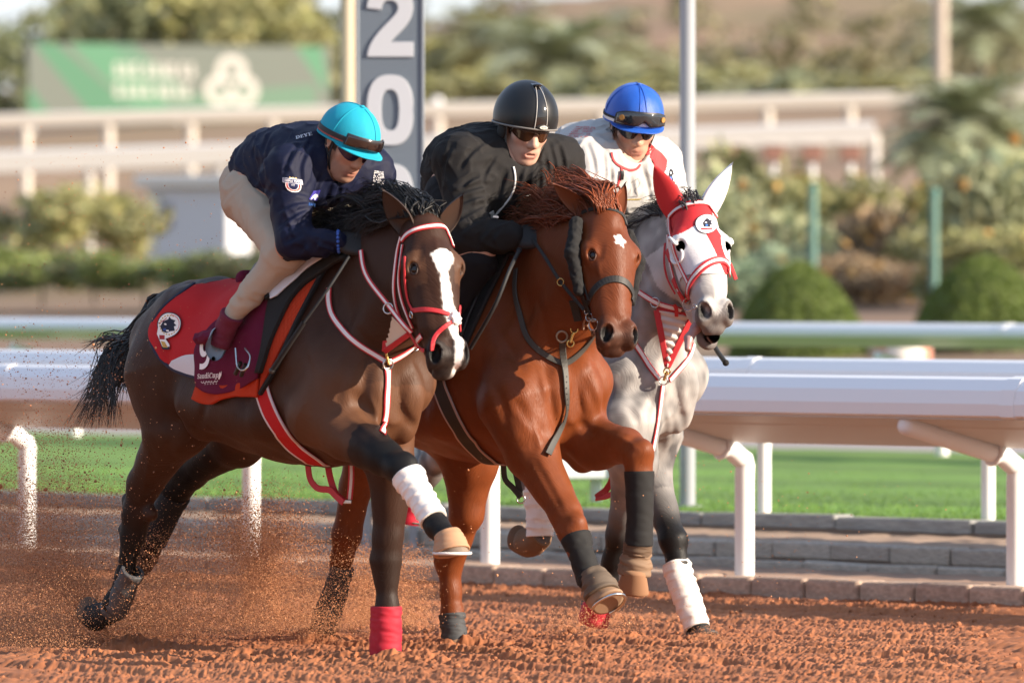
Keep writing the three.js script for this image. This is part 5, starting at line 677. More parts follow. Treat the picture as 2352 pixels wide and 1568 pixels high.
{
  const turq = cloth(lin(.015, .34, .47), .6, {}); const hm = helmet(r1, { r: [.113, .120, .134], mat: turq, button: true, peak: .05, dip: .30, rip: (az, e) => .012 * Math.pow(Math.abs(Math.sin(az * 2)), 6) * Math.cos(e) * -1 + .006 * noise(az * 4, e * 5, 2) * Math.cos(e), seams: [0, Math.PI / 2, Math.PI, -Math.PI / 2].map(a => ({ az: a + .25, r: .0022 })) });
  const { H, add } = r1; const bandM = mat(lin(.012, .012, .014), .6), red = mat(lin(.36, .05, .04), .6);
  const ring = (e0, e1, az0, az1, d, m, n) => add(n, shellGeo(H, (a, e, t) => hm.R(a, e, d + t), .004, 80, 4, az0, az1, a => hm.rim(a) + e0, a => hm.rim(a) + e1), m, hm.shell);
  ring(.09, .27, 0, 6.28318, .003, bandM, 'goggle_strap'); ring(.075, .115, .9, 5.4, .0045, red, 'strap_stripe'); ring(.05, .40, -.85, .85, .012, bandM, 'goggle_frame'); ring(.075, .375, -.8, .8, .0165, new THREE.MeshPhysicalMaterial({ color: lin(.014, .008, .008), roughness: .05, side: THREE.DoubleSide, clearcoat: 1 }), 'goggle_lens');
  sunglasses(r1, new THREE.MeshPhysicalMaterial({ color: lin(.02, .014, .05), roughness: .07, side: THREE.DoubleSide }), mat(lin(.015, .02, .05), .3)); chinStrap(r1, blackStrap, .011);
  // shoe, sock and bracelet
  const sock = mat(lin(.13, .012, .035), .85), shoe = mat(lin(.24, .29, .34), .6), sole = mat(lin(.30, .18, .10), .8); const P = (x, y, w) => r1.fr.pt(x, y, w);
  add('sock', sleeve([P(533, 722, .37), P(516, 757, .375), P(503, 790, .38)], [.047, .043, .045], { n: 16, rough: .004 }), sock);
  const sf = new Field(r1.fr.o, r1.fr.F, r1.fr.U, r1.fr.R, [-.6, .95, .2], [.2, 1.4, .6], .005); sf.cap(P(508, 775, .40), P(502, 800, .42), .046, .046, .03); sf.cap(P(500, 804, .43), P(535, 808, .45), .044, .042, .03); sf.cap(P(535, 808, .45), P(562, 818, .455), .042, .033, .03); sf.bump((x, y, z) => .002 * Math.sin(x * 160 + y * 60)); const sg = add('shoe', sf.mesh(), shoe);
  const so = new Field(r1.fr.o, r1.fr.F, r1.fr.U, r1.fr.R, [-.6, .95, .2], [.2, 1.4, .6], .005); so.cap(P(496, 824, .435), P(532, 828, .455), .024, .027, .02, 'b'); so.cap(P(532, 828, .455), P(568, 834, .46), .027, .024, .02); add('sole', so.mesh(), sole, sg);
  const br = []; for (let i = 0; i < 16; i++) { const a = i / 16 * 6.283, w = r1.pts.wrR, b = new THREE.SphereGeometry(.0075, 8, 6), d = r1.pts.wrR.clone().sub(r1.pts.cuffR).normalize(), q = V3().crossVectors(d, V3(0, 1, 0)).normalize(), t = V3().crossVectors(d, q); const p = w.clone().addScaledVector(d, .008).addScaledVector(q, Math.cos(a) * .040).addScaledVector(t, Math.sin(a) * .040); b.translate(p.x, p.y, p.z); br.push(b); } add('bracelet', mergeGeometries(br), mat(lin(.03, .10, .42), .25));
  // printed badges
  const badge = canvasTex(256, 256, (g, w, h) => { g.clearRect(0, 0, w, h); g.translate(128, 128); g.fillStyle = '#fff'; g.beginPath(); g.arc(4, 20, 94, 0, 7); g.fill(); g.fillStyle = '#b5221f'; g.beginPath(); g.arc(4, 20, 86, 0, 7); g.fill(); g.fillStyle = '#fff'; g.beginPath(); g.arc(4, 14, 66, 0, 7); g.fill(); g.fillStyle = '#1c2350'; g.beginPath(); g.arc(4, 12, 60, 0, 7); g.fill(); g.fillStyle = '#e8e6ee'; g.fillRect(-122, -62, 250, 60); g.fillStyle = '#1c2350'; g.fillRect(-114, -56, 234, 48); g.fillStyle = '#fff'; g.font = 'bold 37px sans-serif'; g.textAlign = 'center'; g.fillText('TRIPLE TIARA', 2, -19, 226); g.font = 'bold 26px sans-serif'; g.fillText('TTT', 4, 28); g.font = 'bold 20px sans-serif'; for (let i = 0; i < 11; i++) { g.save(); g.rotate(1.15 - i * .23 - .0); g.fillStyle = '#f3d9c8'; g.fillRect(-5, 86, 9, 12); g.restore(); } g.fillStyle = '#d6b26a'; for (const x of [-34, 4, 42]) { g.beginPath(); g.arc(x, -76, 9, 0, 7); g.fill(); } });
  add('badge', decal(r1.J, [[648, 442], [697, 448], [692, 402], [648, 396]], 14, 14, .004), printMat(badge), r1.jacket);
  const horseBadge = canvasTex(256, 256, (g, w, h) => { g.clearRect(0, 0, w, h); g.fillStyle = '#37308f'; g.beginPath(); g.moveTo(60, 20); g.lineTo(230, 10); g.lineTo(210, 210); g.lineTo(20, 190); g.fill(); g.fillStyle = '#f2f2f4'; g.beginPath(); g.moveTo(60, 200); g.quadraticCurveTo(60, 110, 140, 80); g.lineTo(200, 90); g.lineTo(215, 140); g.lineTo(180, 150); g.lineTo(150, 205); g.lineTo(130, 160); g.quadraticCurveTo(100, 150, 60, 200); g.fill(); });
  add('badge', decal(r1.J, [[702, 466], [730, 464], [737, 434], [712, 436]], 10, 10, .004), printMat(horseBadge), r1.jacket);
  const word = (t, c, font = 'bold 90px sans-serif', w = 512, h = 128) => canvasTex(w, h, (g) => { g.clearRect(0, 0, w, h); g.fillStyle = c; g.font = font; g.textAlign = 'center'; g.textBaseline = 'middle'; g.fillText(t, w / 2, h / 2, w - 10); });
  add('lettering', decal(r1.J, [[668, 326], [728, 310], [724, 300], [668, 316]], 4, 20, .004), printMat(word('DEYE', '#c9ccd6', 'bold 120px serif')), r1.jacket);
  add('lettering', decal(r1.J, [[694, 476], [734, 476], [734, 462], [696, 464]], 4, 12, .004), printMat(word('RACE', '#1d4c8e')), r1.jacket);
  const sp2 = canvasTex(256, 256, (g, w, h) => { g.clearRect(0, 0, w, h); g.fillStyle = '#e8e8ec'; let s = 5; for (let j = 0; j < 9; j++) for (let i = 0; i < 9; i++) { s = (s * 131 + 17) % 97; if (s > 30) g.fillRect(20 + i * 24 + (s % 7), 20 + j * 25, 12 + s % 9, 13); } }); add('lettering', decal(r1.J, [[850, 428], [886, 424], [880, 392], [856, 388]], 8, 8, .004), printMat(sp2), r1.jacket);
  add('lettering', decal(r1.J, [[0, 0], [0, 0], [0, 0], [0, 0]].map((_, i) => [[786, 547], [798, 547], [798, 538], [786, 538]][i]), 2, 2, .0), printMat(word('1', '#dfe3ea'))).visible; r1.k.remove(r1.k.children[r1.k.children.length - 1]);
}
// ---- rider on the chestnut
const charcoal = cloth(lin(.0165, .0155, .0158), .8, {});
const r2 = buildRider(chestnut, {
  label: 'rider in black zipped jacket and glossy black helmet, crouching on the chestnut horse',
  head: [1206, 289, .0], yaw: 24, pitch: 19, roll: -4, hs: 1.08, skin: [.54, .33, .245], face: { open: .0032 }, collarR: [.135, .095],
  joints: { pel: [1045, 432, 0], waist: [1078, 402, 0], chest: [1165, 385, 0], hipR: [1040, 455, .13], hipL: [1045, 435, -.13], shR: [1062, 372, .22], shL: [1278, 372, -.22], back: [1072, 356, 0], back2: [1125, 348, 0], bellyF: [1165, 455, 0], elR: [1075, 545, .29], wrR: [1170, 541, .17], elL: [1300, 500, -.29], wrL: [1260, 545, -.1], knR: [1085, 600, .26], anR: [1000, 760, .37], knL: [1270, 560, -.26], anL: [1180, 740, -.37], collar: [1178, 362, 0], cuffR: [1140, 543, .21], pecR: [1122, 430, .10], pecL: [1205, 430, -.10] },
  limbs: {
    torso: [['waist', 'chest', .135, .145, 1.35, .08], ['back', 'back2', .115, .12, 1.45, .08], ['waist', 'bellyF', .11, .12, 1.35, .08], ['shR', 'shL', .115, .105, 1, .09], ['waist', 'pecR', .11, .12, 1, .06], ['waist', 'pecL', .11, .12, 1, .06], ['pel', 'waist', .115, .12, 1.2, .07]],
    arms: [['shR', 'elR', .108, .082, 1, .05], ['elR', 'cuffR', .084, .068, 1, .04], ['cuffR', 'wrR', .068, .060, 1, .02], ['shL', 'elL', .10, .075, 1, .05], ['elL', 'wrL', .075, .05, 1, .04]],
    legs: [['pel', 'waist', .105, .10, 1.1, .08], ['hipR', 'knR', .12, .09, 1, .06], ['hipL', 'knL', .13, .086, 1, .06], ['knR', 'anR', .085, .055, 1, .05], ['knL', 'anL', .083, .05, 1, .05]],
  },
  jf: folds(.0045, 44, 12), ck: 1.25, creases: [[[1114, 424], [1080, 432], [1042, 446]], [[1116, 444], [1078, 456], [1036, 476]], [[1118, 466], [1084, 482], [1044, 508]], [[1118, 490], [1090, 508], [1058, 530]], [[1104, 400], [1078, 410], [1060, 430]], [[1162, 392], [1150, 430], [1140, 478]], [[1198, 388], [1186, 430], [1168, 470]], [[1218, 384], [1212, 420], [1194, 462]], [[1238, 372], [1240, 410], [1234, 452]], [[1262, 328], [1272, 370], [1276, 410]], [[1284, 336], [1294, 380], [1296, 420]], [[1252, 350], [1258, 400], [1258, 440]], [[1104, 330], [1078, 352], [1058, 384]], [[1134, 362], [1116, 390], [1108, 418]], [[1032, 340], [1018, 380], [1016, 420]], [[1120, 528], [1100, 545], [1096, 566]], [[1142, 524], [1130, 545]], [[1000, 370], [1010, 400], [1012, 430]]],
  jacketMat: charcoal, trouserMat: cloth(lin(.010, .0105, .0135), .8), gloveMat: mat(lin(.016, .016, .018), .75),
  hands: [{ w: 'wrR', e: 'cuffR', back: V3(-.2, .6, .8), side: -1, dir: V3(.72, -.04, .1), gs: 1.36 }, { w: 'wrL', e: 'elL', back: V3(.3, .7, .5), side: 1, dir: V3(-.1, -.5, .8) }],
});
{
  const { H, add } = r2, gloss = new THREE.MeshPhysicalMaterial({ color: lin(.006, .006, .0065), roughness: .42, clearcoat: .25, clearcoatRoughness: .25, specularIntensity: .6, side: THREE.DoubleSide }), shiny = new THREE.MeshPhysicalMaterial({ color: lin(.008, .008, .009), roughness: .07, clearcoat: 1, clearcoatRoughness: .03, side: THREE.DoubleSide }), grip = mat(lin(.16, .15, .14), .45);
  const hm = helmet(r2, { r: [.117, .138, .140], mat: gloss, rimMat: grip, rim: az => lerp(-.40, -.02, .5 + .5 * Math.cos(az)), seams: [-.20, .20].map(a => ({ az: a, r: .0016, mat: mat(lin(.45, .43, .40), .35), e1: 1.32, lift: .0025 })) });
  add('centre_stripe', shellGeo(H, (a, e, t) => { const q = a * lerp(1, 6.5, Math.pow(clamp((e - .55) / 1.0), 3)); return hm.R(q, e, .0022 + t); }, .004, 14, 30, -.19, .19, a => hm.rim(a) + .03, () => 1.38), shiny, hm.shell);
  const kn = new THREE.SphereGeometry(.016, 14, 10); kn.scale(1.3, .5, 1); const kp = H.P(...hm.R(0, 1.28, .006)); kn.translate(kp.x, kp.y, kp.z); add('vent', kn, shiny, hm.shell);
  const plate = add('maker_plate', shellGeo(H, (a, e, t) => hm.R(a, e, .006 + t), .005, 16, 5, -.14, .30, a => hm.rim(a) + .015 + .05 * Math.pow(Math.abs((a - .08) / .22), 2.5), a => hm.rim(a) + .14 - .05 * Math.pow(Math.abs((a - .08) / .22), 2.5)), mat(lin(.02, .02, .02), .35), hm.shell);
  const gpa = canvasTex(256, 128, (g, w, h) => { g.clearRect(0, 0, w, h); g.fillStyle = '#dad6cc'; g.beginPath(); g.ellipse(128, 64, 124, 60, 0, 0, 7); g.fill(); g.fillStyle = '#16140f'; g.font = 'bold 76px sans-serif'; g.textAlign = 'center'; g.textBaseline = 'middle'; g.fillText('GPA', 128, 68, 190); });
  add('lettering', sheet(6, 12, (u, v) => { const a = lerp(-.06, .22, u); return H.P(...hm.R(a, hm.rim(a) + lerp(.028, .122, v), .009)); }), printMat(gpa, .4), plate);
  sunglasses(r2, new THREE.MeshPhysicalMaterial({ color: lin(.045, .018, .008), roughness: .06, side: THREE.DoubleSide }), mat(lin(.06, .03, .015), .3)); chinStrap(r2, mat(lin(.09, .09, .085), .6), .012);
  for (const s of [-1]) { const e = new THREE.SphereGeometry(.035, 16, 12); e.scale(.45, 1.05, .9); const m = new THREE.Matrix4().makeBasis(H.X, H.Y, H.Z); e.applyMatrix4(m); const p = H.P(s * .088, -.025, -.005); e.translate(p.x, p.y, p.z); add('ear_pad', e, mat(lin(.015, .014, .014), .8)); }
  // white zip and the silver drawstring tags
  const zp = onBody(r2.J, [[1178, 383], [1182, 400], [1180, 432], [1166, 458], [1146, 482], [1132, 500]], 6, .002); add('zip', ribbon(zp.P, zp.N, .008, .005), mat(lin(.62, .62, .62), .4), r2.jacket);
  const zt = onBody(r2.J, [[1126, 484], [1131, 496], [1138, 502]], 3, .004); add('zip_pull', ribbon(zt.P, zt.N, .022, .008), mat(lin(.7, .7, .68), .3, { metalness: .6 }), r2.jacket);
  const word = canvasTex(256, 96, (g, w, h) => { g.clearRect(0, 0, w, h); g.strokeStyle = '#aaa6a0'; g.lineWidth = 7; g.beginPath(); g.moveTo(10, 70); for (let i = 0; i < 9; i++) g.quadraticCurveTo(20 + i * 26, 5 + (i % 2) * 30, 30 + i * 26, 66); g.stroke(); }); add('lettering', decal(r2.J, [[1198, 456], [1224, 450], [1224, 440], [1200, 446]], 4, 8, .004), printMat(word), r2.jacket);
}
// ---- rider on the grey
const whiteCloth = new THREE.MeshPhysicalMaterial({ color: WHITE, vertexColors: true, roughness: .8, side: THREE.DoubleSide, bumpMap: clothTex, bumpScale: .0008 });
const r3 = buildRider(grey, {
  label: 'rider in white jacket with red shoulder band and blue helmet, crouching on the grey horse',
  head: [1455, 283, .0], yaw: 13, pitch: 21, roll: -4, hs: 1.09, skin: [.50, .295, .205], collarR: [.115, .085],
  joints: { pel: [1290, 425, 0], waist: [1335, 392, 0], chest: [1425, 372, 0], hipR: [1290, 440, .13], hipL: [1295, 430, -.13], shR: [1345, 372, .20], shL: [1508, 374, -.20], back: [1335, 328, 0], back2: [1385, 330, 0], bellyF: [1430, 440, 0], elR: [1360, 500, .27], wrR: [1440, 580, .02], elL: [1560, 490, -.27], wrL: [1478, 600, -.06], knR: [1370, 580, .25], anR: [1290, 740, .36], knL: [1520, 570, -.25], anL: [1450, 740, -.36], collar: [1432, 362, 0], pecR: [1395, 420, .09], pecL: [1470, 424, -.09] },
  limbs: {
    torso: [['waist', 'chest', .12, .13, 1.35, .08], ['back', 'back2', .09, .10, 1.45, .08], ['waist', 'bellyF', .10, .115, 1.35, .08], ['shR', 'shL', .10, .098, 1, .09], ['waist', 'pecR', .10, .11, 1, .06], ['waist', 'pecL', .10, .11, 1, .06]],
    arms: [['shR', 'elR', .09, .066, 1, .05], ['elR', 'wrR', .066, .045, 1, .04], ['shL', 'elL', .092, .066, 1, .05], ['elL', 'wrL', .066, .045, 1, .04]],
    legs: [['pel', 'waist', .12, .10, 1.1, .08], ['hipR', 'knR', .13, .085, 1, .06], ['hipL', 'knL', .13, .085, 1, .06], ['knR', 'anR', .08, .05, 1, .05], ['knL', 'anL', .08, .05, 1, .05]],
  },
  jf: folds(.0045, 46, 31), creases: [[[1476, 384], [1488, 420], [1494, 455]], [[1400, 372], [1404, 410], [1398, 440]], [[1350, 330], [1362, 362], [1368, 400]], [[1385, 350], [1390, 390], [1384, 430]], [[1510, 400], [1502, 430], [1490, 450]], [[1450, 410], [1456, 440]]],
  jacketColor: (w, l, n, H, fr) => { const q = w.clone().sub(fr.pt(1485, 345, -.13)), a = fr.pt(1532, 395, -.23).sub(fr.pt(1485, 345, -.13)), L = a.length(); a.normalize(); const t = q.dot(a), e = q.clone().addScaledVector(a, -t).length(), up = n.y; return (t > -.01 && t < L + .02 && e < .052 && e > -1) ? [.42, .022, .022] : [.42, .41, .40]; },
  jacketMat: whiteCloth, trouserMat: cloth(lin(.66, .65, .63), .85), gloveMat: blackGlove,
  hands: [{ w: 'wrR', e: 'elR', back: V3(-.2, .6, .8), side: -1, dir: V3(.4, -.3, .6) }, { w: 'wrL', e: 'elL', back: V3(.3, .7, .5), side: 1, dir: V3(-.1, -.4, .8) }],
});
{
  const { H, add } = r3, satin = new THREE.MeshPhysicalMaterial({ color: lin(.010, .085, .45), roughness: .38, side: THREE.DoubleSide, sheen: .4, sheenColor: lin(.2, .4, 1), bumpMap: clothTex, bumpScale: .0005 }), wht = mat(lin(.78, .78, .78), .6);
  const hm = helmet(r3, { r: [.113, .122, .134], mat: satin, button: true, peak: .042, dip: .35, rip: (az, e) => .008 * noise(az * 5, e * 4, 7) * Math.cos(e) - .014 * Math.pow(Math.abs(Math.sin(az * 2 + .2)), 10) * Math.cos(e), seams: [-.13, .13, 1.57, -1.57, 3.1].map(a => ({ az: a, r: .0018 })) });
  const ring = (e0, e1, az0, az1, d, m, n, par = hm.shell) => add(n, shellGeo(H, (a, e, t) => hm.R(a, e, d + t), .004, 80, 4, az0, az1, a => hm.rim(a) + (typeof e0 === 'function' ? e0(a) : e0), a => hm.rim(a) + (typeof e1 === 'function' ? e1(a) : e1)), m, par);
  ring(.03, .14, 0, 6.28318, .003, wht, 'white_band'); ring(.13, .20, .5, 5.8, .0045, blackStrap, 'goggle_strap');
  const nose = a => .05 + .13 * Math.exp(-Math.pow((a - .02) / .13, 2)), top = a => .47 - .12 * Math.pow(Math.abs(a) / .9, 4); const fm = mat(lin(.012, .012, .013), .5);
  const gg = ring(a => nose(a) - .01, top, -.92, .92, .014, fm, 'goggles'); ring(a => nose(a) + .035, a => top(a) - .05, -.84, .84, .0185, new THREE.MeshPhysicalMaterial({ color: lin(.018, .022, .028), roughness: .04, side: THREE.DoubleSide, clearcoat: 1 }), 'lens', gg);
  for (const s of [-.66, .70]) { const t = new THREE.CylinderGeometry(.011, .011, .006, 20), p = H.P(...hm.R(s, hm.rim(s) + .25, .021)), n = p.clone().sub(H.P(0, .03, -.012)).normalize(); t.applyQuaternion(new THREE.Quaternion().setFromUnitVectors(V3(0, 1, 0), n)); t.translate(p.x, p.y, p.z); add('vent', t, mat(lin(.48, .25, .07), .5, { metalness: .4 }), gg); }
  ring(-.10, -.01, -1.0, 1.0, -.004, fm, 'under_rim');
  sunglasses(r3, lensDark, blackPlastic); chinStrap(r3, blackStrap, .013);
  // collar piping, zip and prints
  const red = mat(lin(.50, .03, .035), .7); { const z = onBody(r3.J, [[1484, 340], [1504, 358], [1528, 386]], 4, .001); add('shoulder_band', ribbon(z.P, z.N, [.05, .085], .004), red, r3.jacket); } for (const p of [[[1404, 350], [1406, 366], [1414, 376], [1424, 382]], [[1424, 382], [1446, 392], [1466, 386], [1472, 370]], [[1426, 382], [1428, 395], [1422, 415], [1416, 430]]]) { const z = onBody(r3.J, p, 4, .001); add('piping', ribbon(z.P, z.N, .010, .004), red, r3.jacket); }
  const zp = onBody(r3.J, [[1427, 392], [1428, 400], [1427, 412]], 3, .004); add('zip_pull', ribbon(zp.P, zp.N, .014, .007), blackPlastic, r3.jacket);
  const emblem = canvasTex(256, 256, (g, w, h) => { g.clearRect(0, 0, w, h); g.fillStyle = '#f4f4f4'; g.beginPath(); g.arc(128, 128, 124, 0, 7); g.fill(); g.fillStyle = '#20222e'; g.beginPath(); g.moveTo(92, 210); g.lineTo(70, 140); g.lineTo(100, 60); g.lineTo(130, 38); g.lineTo(180, 60); g.lineTo(196, 120); g.lineTo(160, 130); g.lineTo(178, 200); g.fill(); g.fillStyle = '#f4f4f4'; g.beginPath(); g.arc(130, 100, 14, 0, 7); g.fill(); g.fillStyle = '#3a6cb0'; g.fillRect(110, 150, 40, 40); g.fillStyle = '#c02020'; g.fillRect(60, 205, 140, 26); });
  add('badge', decal(r3.J, [[1524, 424], [1556, 424], [1552, 380], [1524, 380]], 10, 10, .004), printMat(emblem), r3.jacket);
  const line = canvasTex(256, 256, (g, w, h) => { g.clearRect(0, 0, w, h); g.strokeStyle = '#8a8683'; g.lineWidth = 6; g.beginPath(); g.moveTo(70, 210); g.lineTo(110, 60); g.lineTo(190, 20); g.lineTo(230, 60); g.lineTo(200, 110); g.lineTo(170, 120); g.lineTo(190, 210); g.closePath(); g.stroke(); g.fillStyle = '#a08a4a'; g.fillRect(40, 232, 200, 12); }); add('print', decal(r3.J, [[1432, 462], [1474, 460], [1474, 405], [1436, 405]], 10, 10, .004), printMat(line), r3.jacket);
  const rw = canvasTex(512, 256, (g, w, h) => { g.clearRect(0, 0, w, h); g.fillStyle = '#b8404a'; let s = 3; for (let j = 0; j < 7; j++) for (let x = 10; x < 480;) { s = (s * 73 + 29) % 101; const l = 14 + s % 30; if (s > 20) g.fillRect(x, 14 + j * 34, l, 14); x += l + 12; } }); add('lettering', decal(r3.J, [[1296, 320], [1350, 318], [1372, 292], [1326, 290]], 10, 14, .004), printMat(rw), r3.jacket);
}
// ---------------------------------------------------------------- manes, tails, tack
const RED = mat(lin(.50, .022, .030), .62), REDD = mat(lin(.36, .014, .026), .75), STRIPE = mat(lin(.74, .70, .68), .6), LEATHER = mat(lin(.014, .013, .012), .6), GREYL = mat(lin(.045, .043, .038), .6), STEEL = mat(lin(.55, .55, .55), .25, { metalness: 1 }), BRASS = mat(lin(.60, .40, .14), .25, { metalness: 1 }), BLACKC = mat(lin(.006, .006, .0065), .9), NAVYC = mat(lin(.012, .014, .04), .8);
const trunkCore = fr => p => { const l = p.clone().sub(fr.o), s = l.dot(fr.F); return fr.loc(clamp(s, -.5, .55), 1.14, 0); };
const neckCore = h => p => { const a = h.fr.loc(.5, 1.28, 0), b = h.hd.P(.06, -.10, 0), d = b.clone().sub(a), t = clamp(p.clone().sub(a).dot(d) / d.lengthSq()); return a.addScaledVector(d, t); };
const headCore = h => p => { const q = h.hd.inv(p); return h.hd.P(clamp(q[0], .05, .62), -.09, 0); };
function strap(h, name, path, width, m, o = {}) {
  const r = onBody(o.fields ?? h.f, path, o.step ?? 6, o.lift ?? .003, h.fr, o.core); const g = ribbon(r.P, r.N, width, o.t ?? .005); const s = h.add(name, h.lp(g), m, o.parent ?? h.k, o.label);
  if (o.stripe) { const q = r.P.map((p, i) => p.clone().addScaledVector(r.N[i], (o.t ?? .005) - .0012)); h.add('stripe', h.lp(ribbon(q, r.N, width * (o.sw ?? .45), .0024)), o.sm ?? STRIPE, s); }
  if (o.edge) for (const e of [-1, 1]) { const q = r.P.map((p, i) => { const t = r.P[Math.min(r.P.length - 1, i + 1)].clone().sub(r.P[Math.max(0, i - 1)]).normalize(); return p.clone().addScaledVector(V3().crossVectors(r.N[i], t).normalize(), e * (width / 2 - o.edge * .4)).addScaledVector(r.N[i], (o.t ?? .005) * .4); }); h.add('edge_trim', h.lp(ribbon(q, r.N, o.edge, (o.t ?? .005) * .75)), o.em ?? STRIPE, s); }
  return s;
}
function free(h, name, P, nrm, width, m, o = {}) { const cv = new THREE.CatmullRomCurve3(P, false, 'centripetal'), n = Math.max(8, Math.round(cv.getLength() / .012)), Q = cv.getSpacedPoints(n), N = Q.map(() => nrm.clone()); const s = h.add(name, h.lp(ribbon(Q, N, width, o.t ?? .004)), m, o.parent ?? h.k); if (o.stripe) { h.add('stripe', h.lp(ribbon(Q.map(p => p.clone().addScaledVector(nrm, (o.t ?? .004) - .001)), N, width * .45, .0022)), STRIPE, s); } return s; }
function ring(h, p, n, R, r, m, name = 'ring', par) { const t = new THREE.TorusGeometry(R, r, 10, 28); t.applyQuaternion(new THREE.Quaternion().setFromUnitVectors(V3(0, 0, 1), n.clone().normalize())); t.translate(p.x, p.y, p.z); return h.add(name, h.lp(t), m, par ?? h.k); }
// cloth laid over a body: four pixel edges (Coons patch), optional mirrored far side
function edgePt(e, t) { const c = new THREE.CatmullRomCurve3(e.map(q => V3(q[0], q[1], 0)), false, 'centripetal'); return c.getPointAt(t); }
function clothPatch(h, E, o = {}) {                                      // E: {l, b, r, t} pixel polylines; l and r run bottom -> top, b and t left -> right
  const nu = o.nu ?? 40, nv = o.nv ?? 40, lift = o.lift ?? .012, P = [], N = [], F = [].concat(o.fields ?? h.f); const B0 = edgePt(E.b, 0), B1 = edgePt(E.b, 1), T0 = edgePt(E.t, 0), T1 = edgePt(E.t, 1); let last = null;
  for (let j = 0; j <= nv; j++) for (let i = 0; i <= nu; i++) { const u = i / nu, v = j / nv, p = edgePt(E.b, u).multiplyScalar(1 - v).addScaledVector(edgePt(E.t, u), v).addScaledVector(edgePt(E.l, v), 1 - u).addScaledVector(edgePt(E.r, v), u).sub(B0.clone().multiplyScalar((1 - u) * (1 - v)).addScaledVector(B1, u * (1 - v)).addScaledVector(T0, (1 - u) * v).addScaledVector(T1, u * v)); let q = null, bd = 1e9; for (const f of F) { const t = f.px(p.x, p.y); if (t) { const e = t.p.distanceToSquared(V3(0, EYE, CAMZ)); if (e < bd) { bd = e; q = t; } } } if (!q && o.topw !== undefined) { const w = h.fr.pt(p.x, p.y, o.topw); q = { p: w, n: V3(0, 1, 0) }; } q = q ?? last ?? { p: h.fr.pt(p.x, p.y, .3), n: h.fr.R.clone() }; last = q; P.push(q.p.clone()); N.push(q.n.clone()); }
  const W = nu + 1, id = (i, j) => j * W + i; for (let k = 0; k < (o.smooth ?? 3); k++) { const q = P.map(p => p.clone()), m = N.map(p => p.clone()); for (let j = 0; j <= nv; j++) for (let i = 0; i <= nu; i++) { const c = V3(), n = V3(); let s = 0; for (const [a, b, w] of [[0, 0, 2], [1, 0, 1], [-1, 0, 1], [0, 1, 1], [0, -1, 1]]) { const x = i + a, y = j + b; if (x < 0 || y < 0 || x > nu || y > nv) continue; if ((i === 0 || i === nu) && a) continue; if ((j === 0 || j === nv) && b) continue; c.addScaledVector(q[id(x, y)], w); n.addScaledVector(m[id(x, y)], w); s += w; } P[id(i, j)].copy(c).multiplyScalar(1 / s); N[id(i, j)].copy(n).normalize(); } }
  let rows = nv; const grid = []; for (let j = 0; j <= nv; j++) grid.push(Array.from({ length: W }, (_, i) => P[id(i, j)].clone().addScaledVector(N[id(i, j)], lift + (o.wave ? o.wave(i / nu, j / nv) : 0))));
  if (o.mirror) for (let j = nv - 1; j >= 0; j--) grid.push(grid[j].map(p => { const w = p.clone().sub(h.fr.o).dot(h.fr.R); return p.clone().addScaledVector(h.fr.R, -2 * w); }));
  rows = grid.length - 1; const g = sheetThick(nu, rows, (u, v) => grid[Math.round(v * rows)][Math.round(u * nu)], o.t ?? .006); return g;
}
const locks = (n, f) => { const a = []; for (let i = 0; i < n; i++) a.push(f(i / n, i)); return a; };
function maneLocks(h, n, roots, rise, back, o = {}) {                    // roots: pixel curve on the crest (w = 0); hair gathers in tapering clumps
  const c = new THREE.CatmullRomCurve3(roots.map(q => h.fr.pt(q[0], q[1], q[2] ?? 0))), out = [], per = o.per ?? 22, { F, R } = h.fr, Up = V3(0, 1, 0);
  for (let g = 0; g < n * 1.7 / per; g++) {
    const t0 = rnd(), side = gauss() * .03 + (o.side ?? 0) * .05, L0 = (o.len ?? .26) * rr(.65, 1.12), k = rise(t0) + gauss() * (o.j ?? .1), b = back(t0) + gauss() * .1, sd = gauss() * .09 + (o.side ?? 0), bend = rr(.5, 1.2) * (o.drop ?? .35), tipj = V3(gauss(), gauss(), gauss()).multiplyScalar(.012), fray = rr(.006, .02), tone = rr(.82, 1.2);
    for (let i = 0; i < per; i++) {
      const t = clamp(t0 + gauss() * .035), r = c.getPointAt(t).addScaledVector(R, side + gauss() * .012).add(V3(0, -.03, 0)), L = L0 * rr(.7, 1.05);
      const P = (s, up, dn) => r.clone().addScaledVector(F, -b * L * s).addScaledVector(Up, k * L * up - dn * bend * L).addScaledVector(R, sd * L * s).addScaledVector(tipj, s).add(V3(gauss(), gauss(), gauss()).multiplyScalar(fray * s));
      out.push({ pts: [r, P(.18, .30, 0), P(.48, .52, .03), P(.78, .58, .14), P(1.05, .55, .34)], w: rr(.6, 1.3) * (o.w ?? .0033), k: tone * rr(.85, 1.15), a: rnd() * 6 });
    }
  }
  return out;
}
const hairMat = (r, g, b, ro = .5) => new THREE.MeshPhysicalMaterial({ color: lin(r, g, b), vertexColors: true, roughness: ro, side: THREE.DoubleSide, specularIntensity: .8 });
const mid = (P, i) => P[Math.floor(P.length * i)];
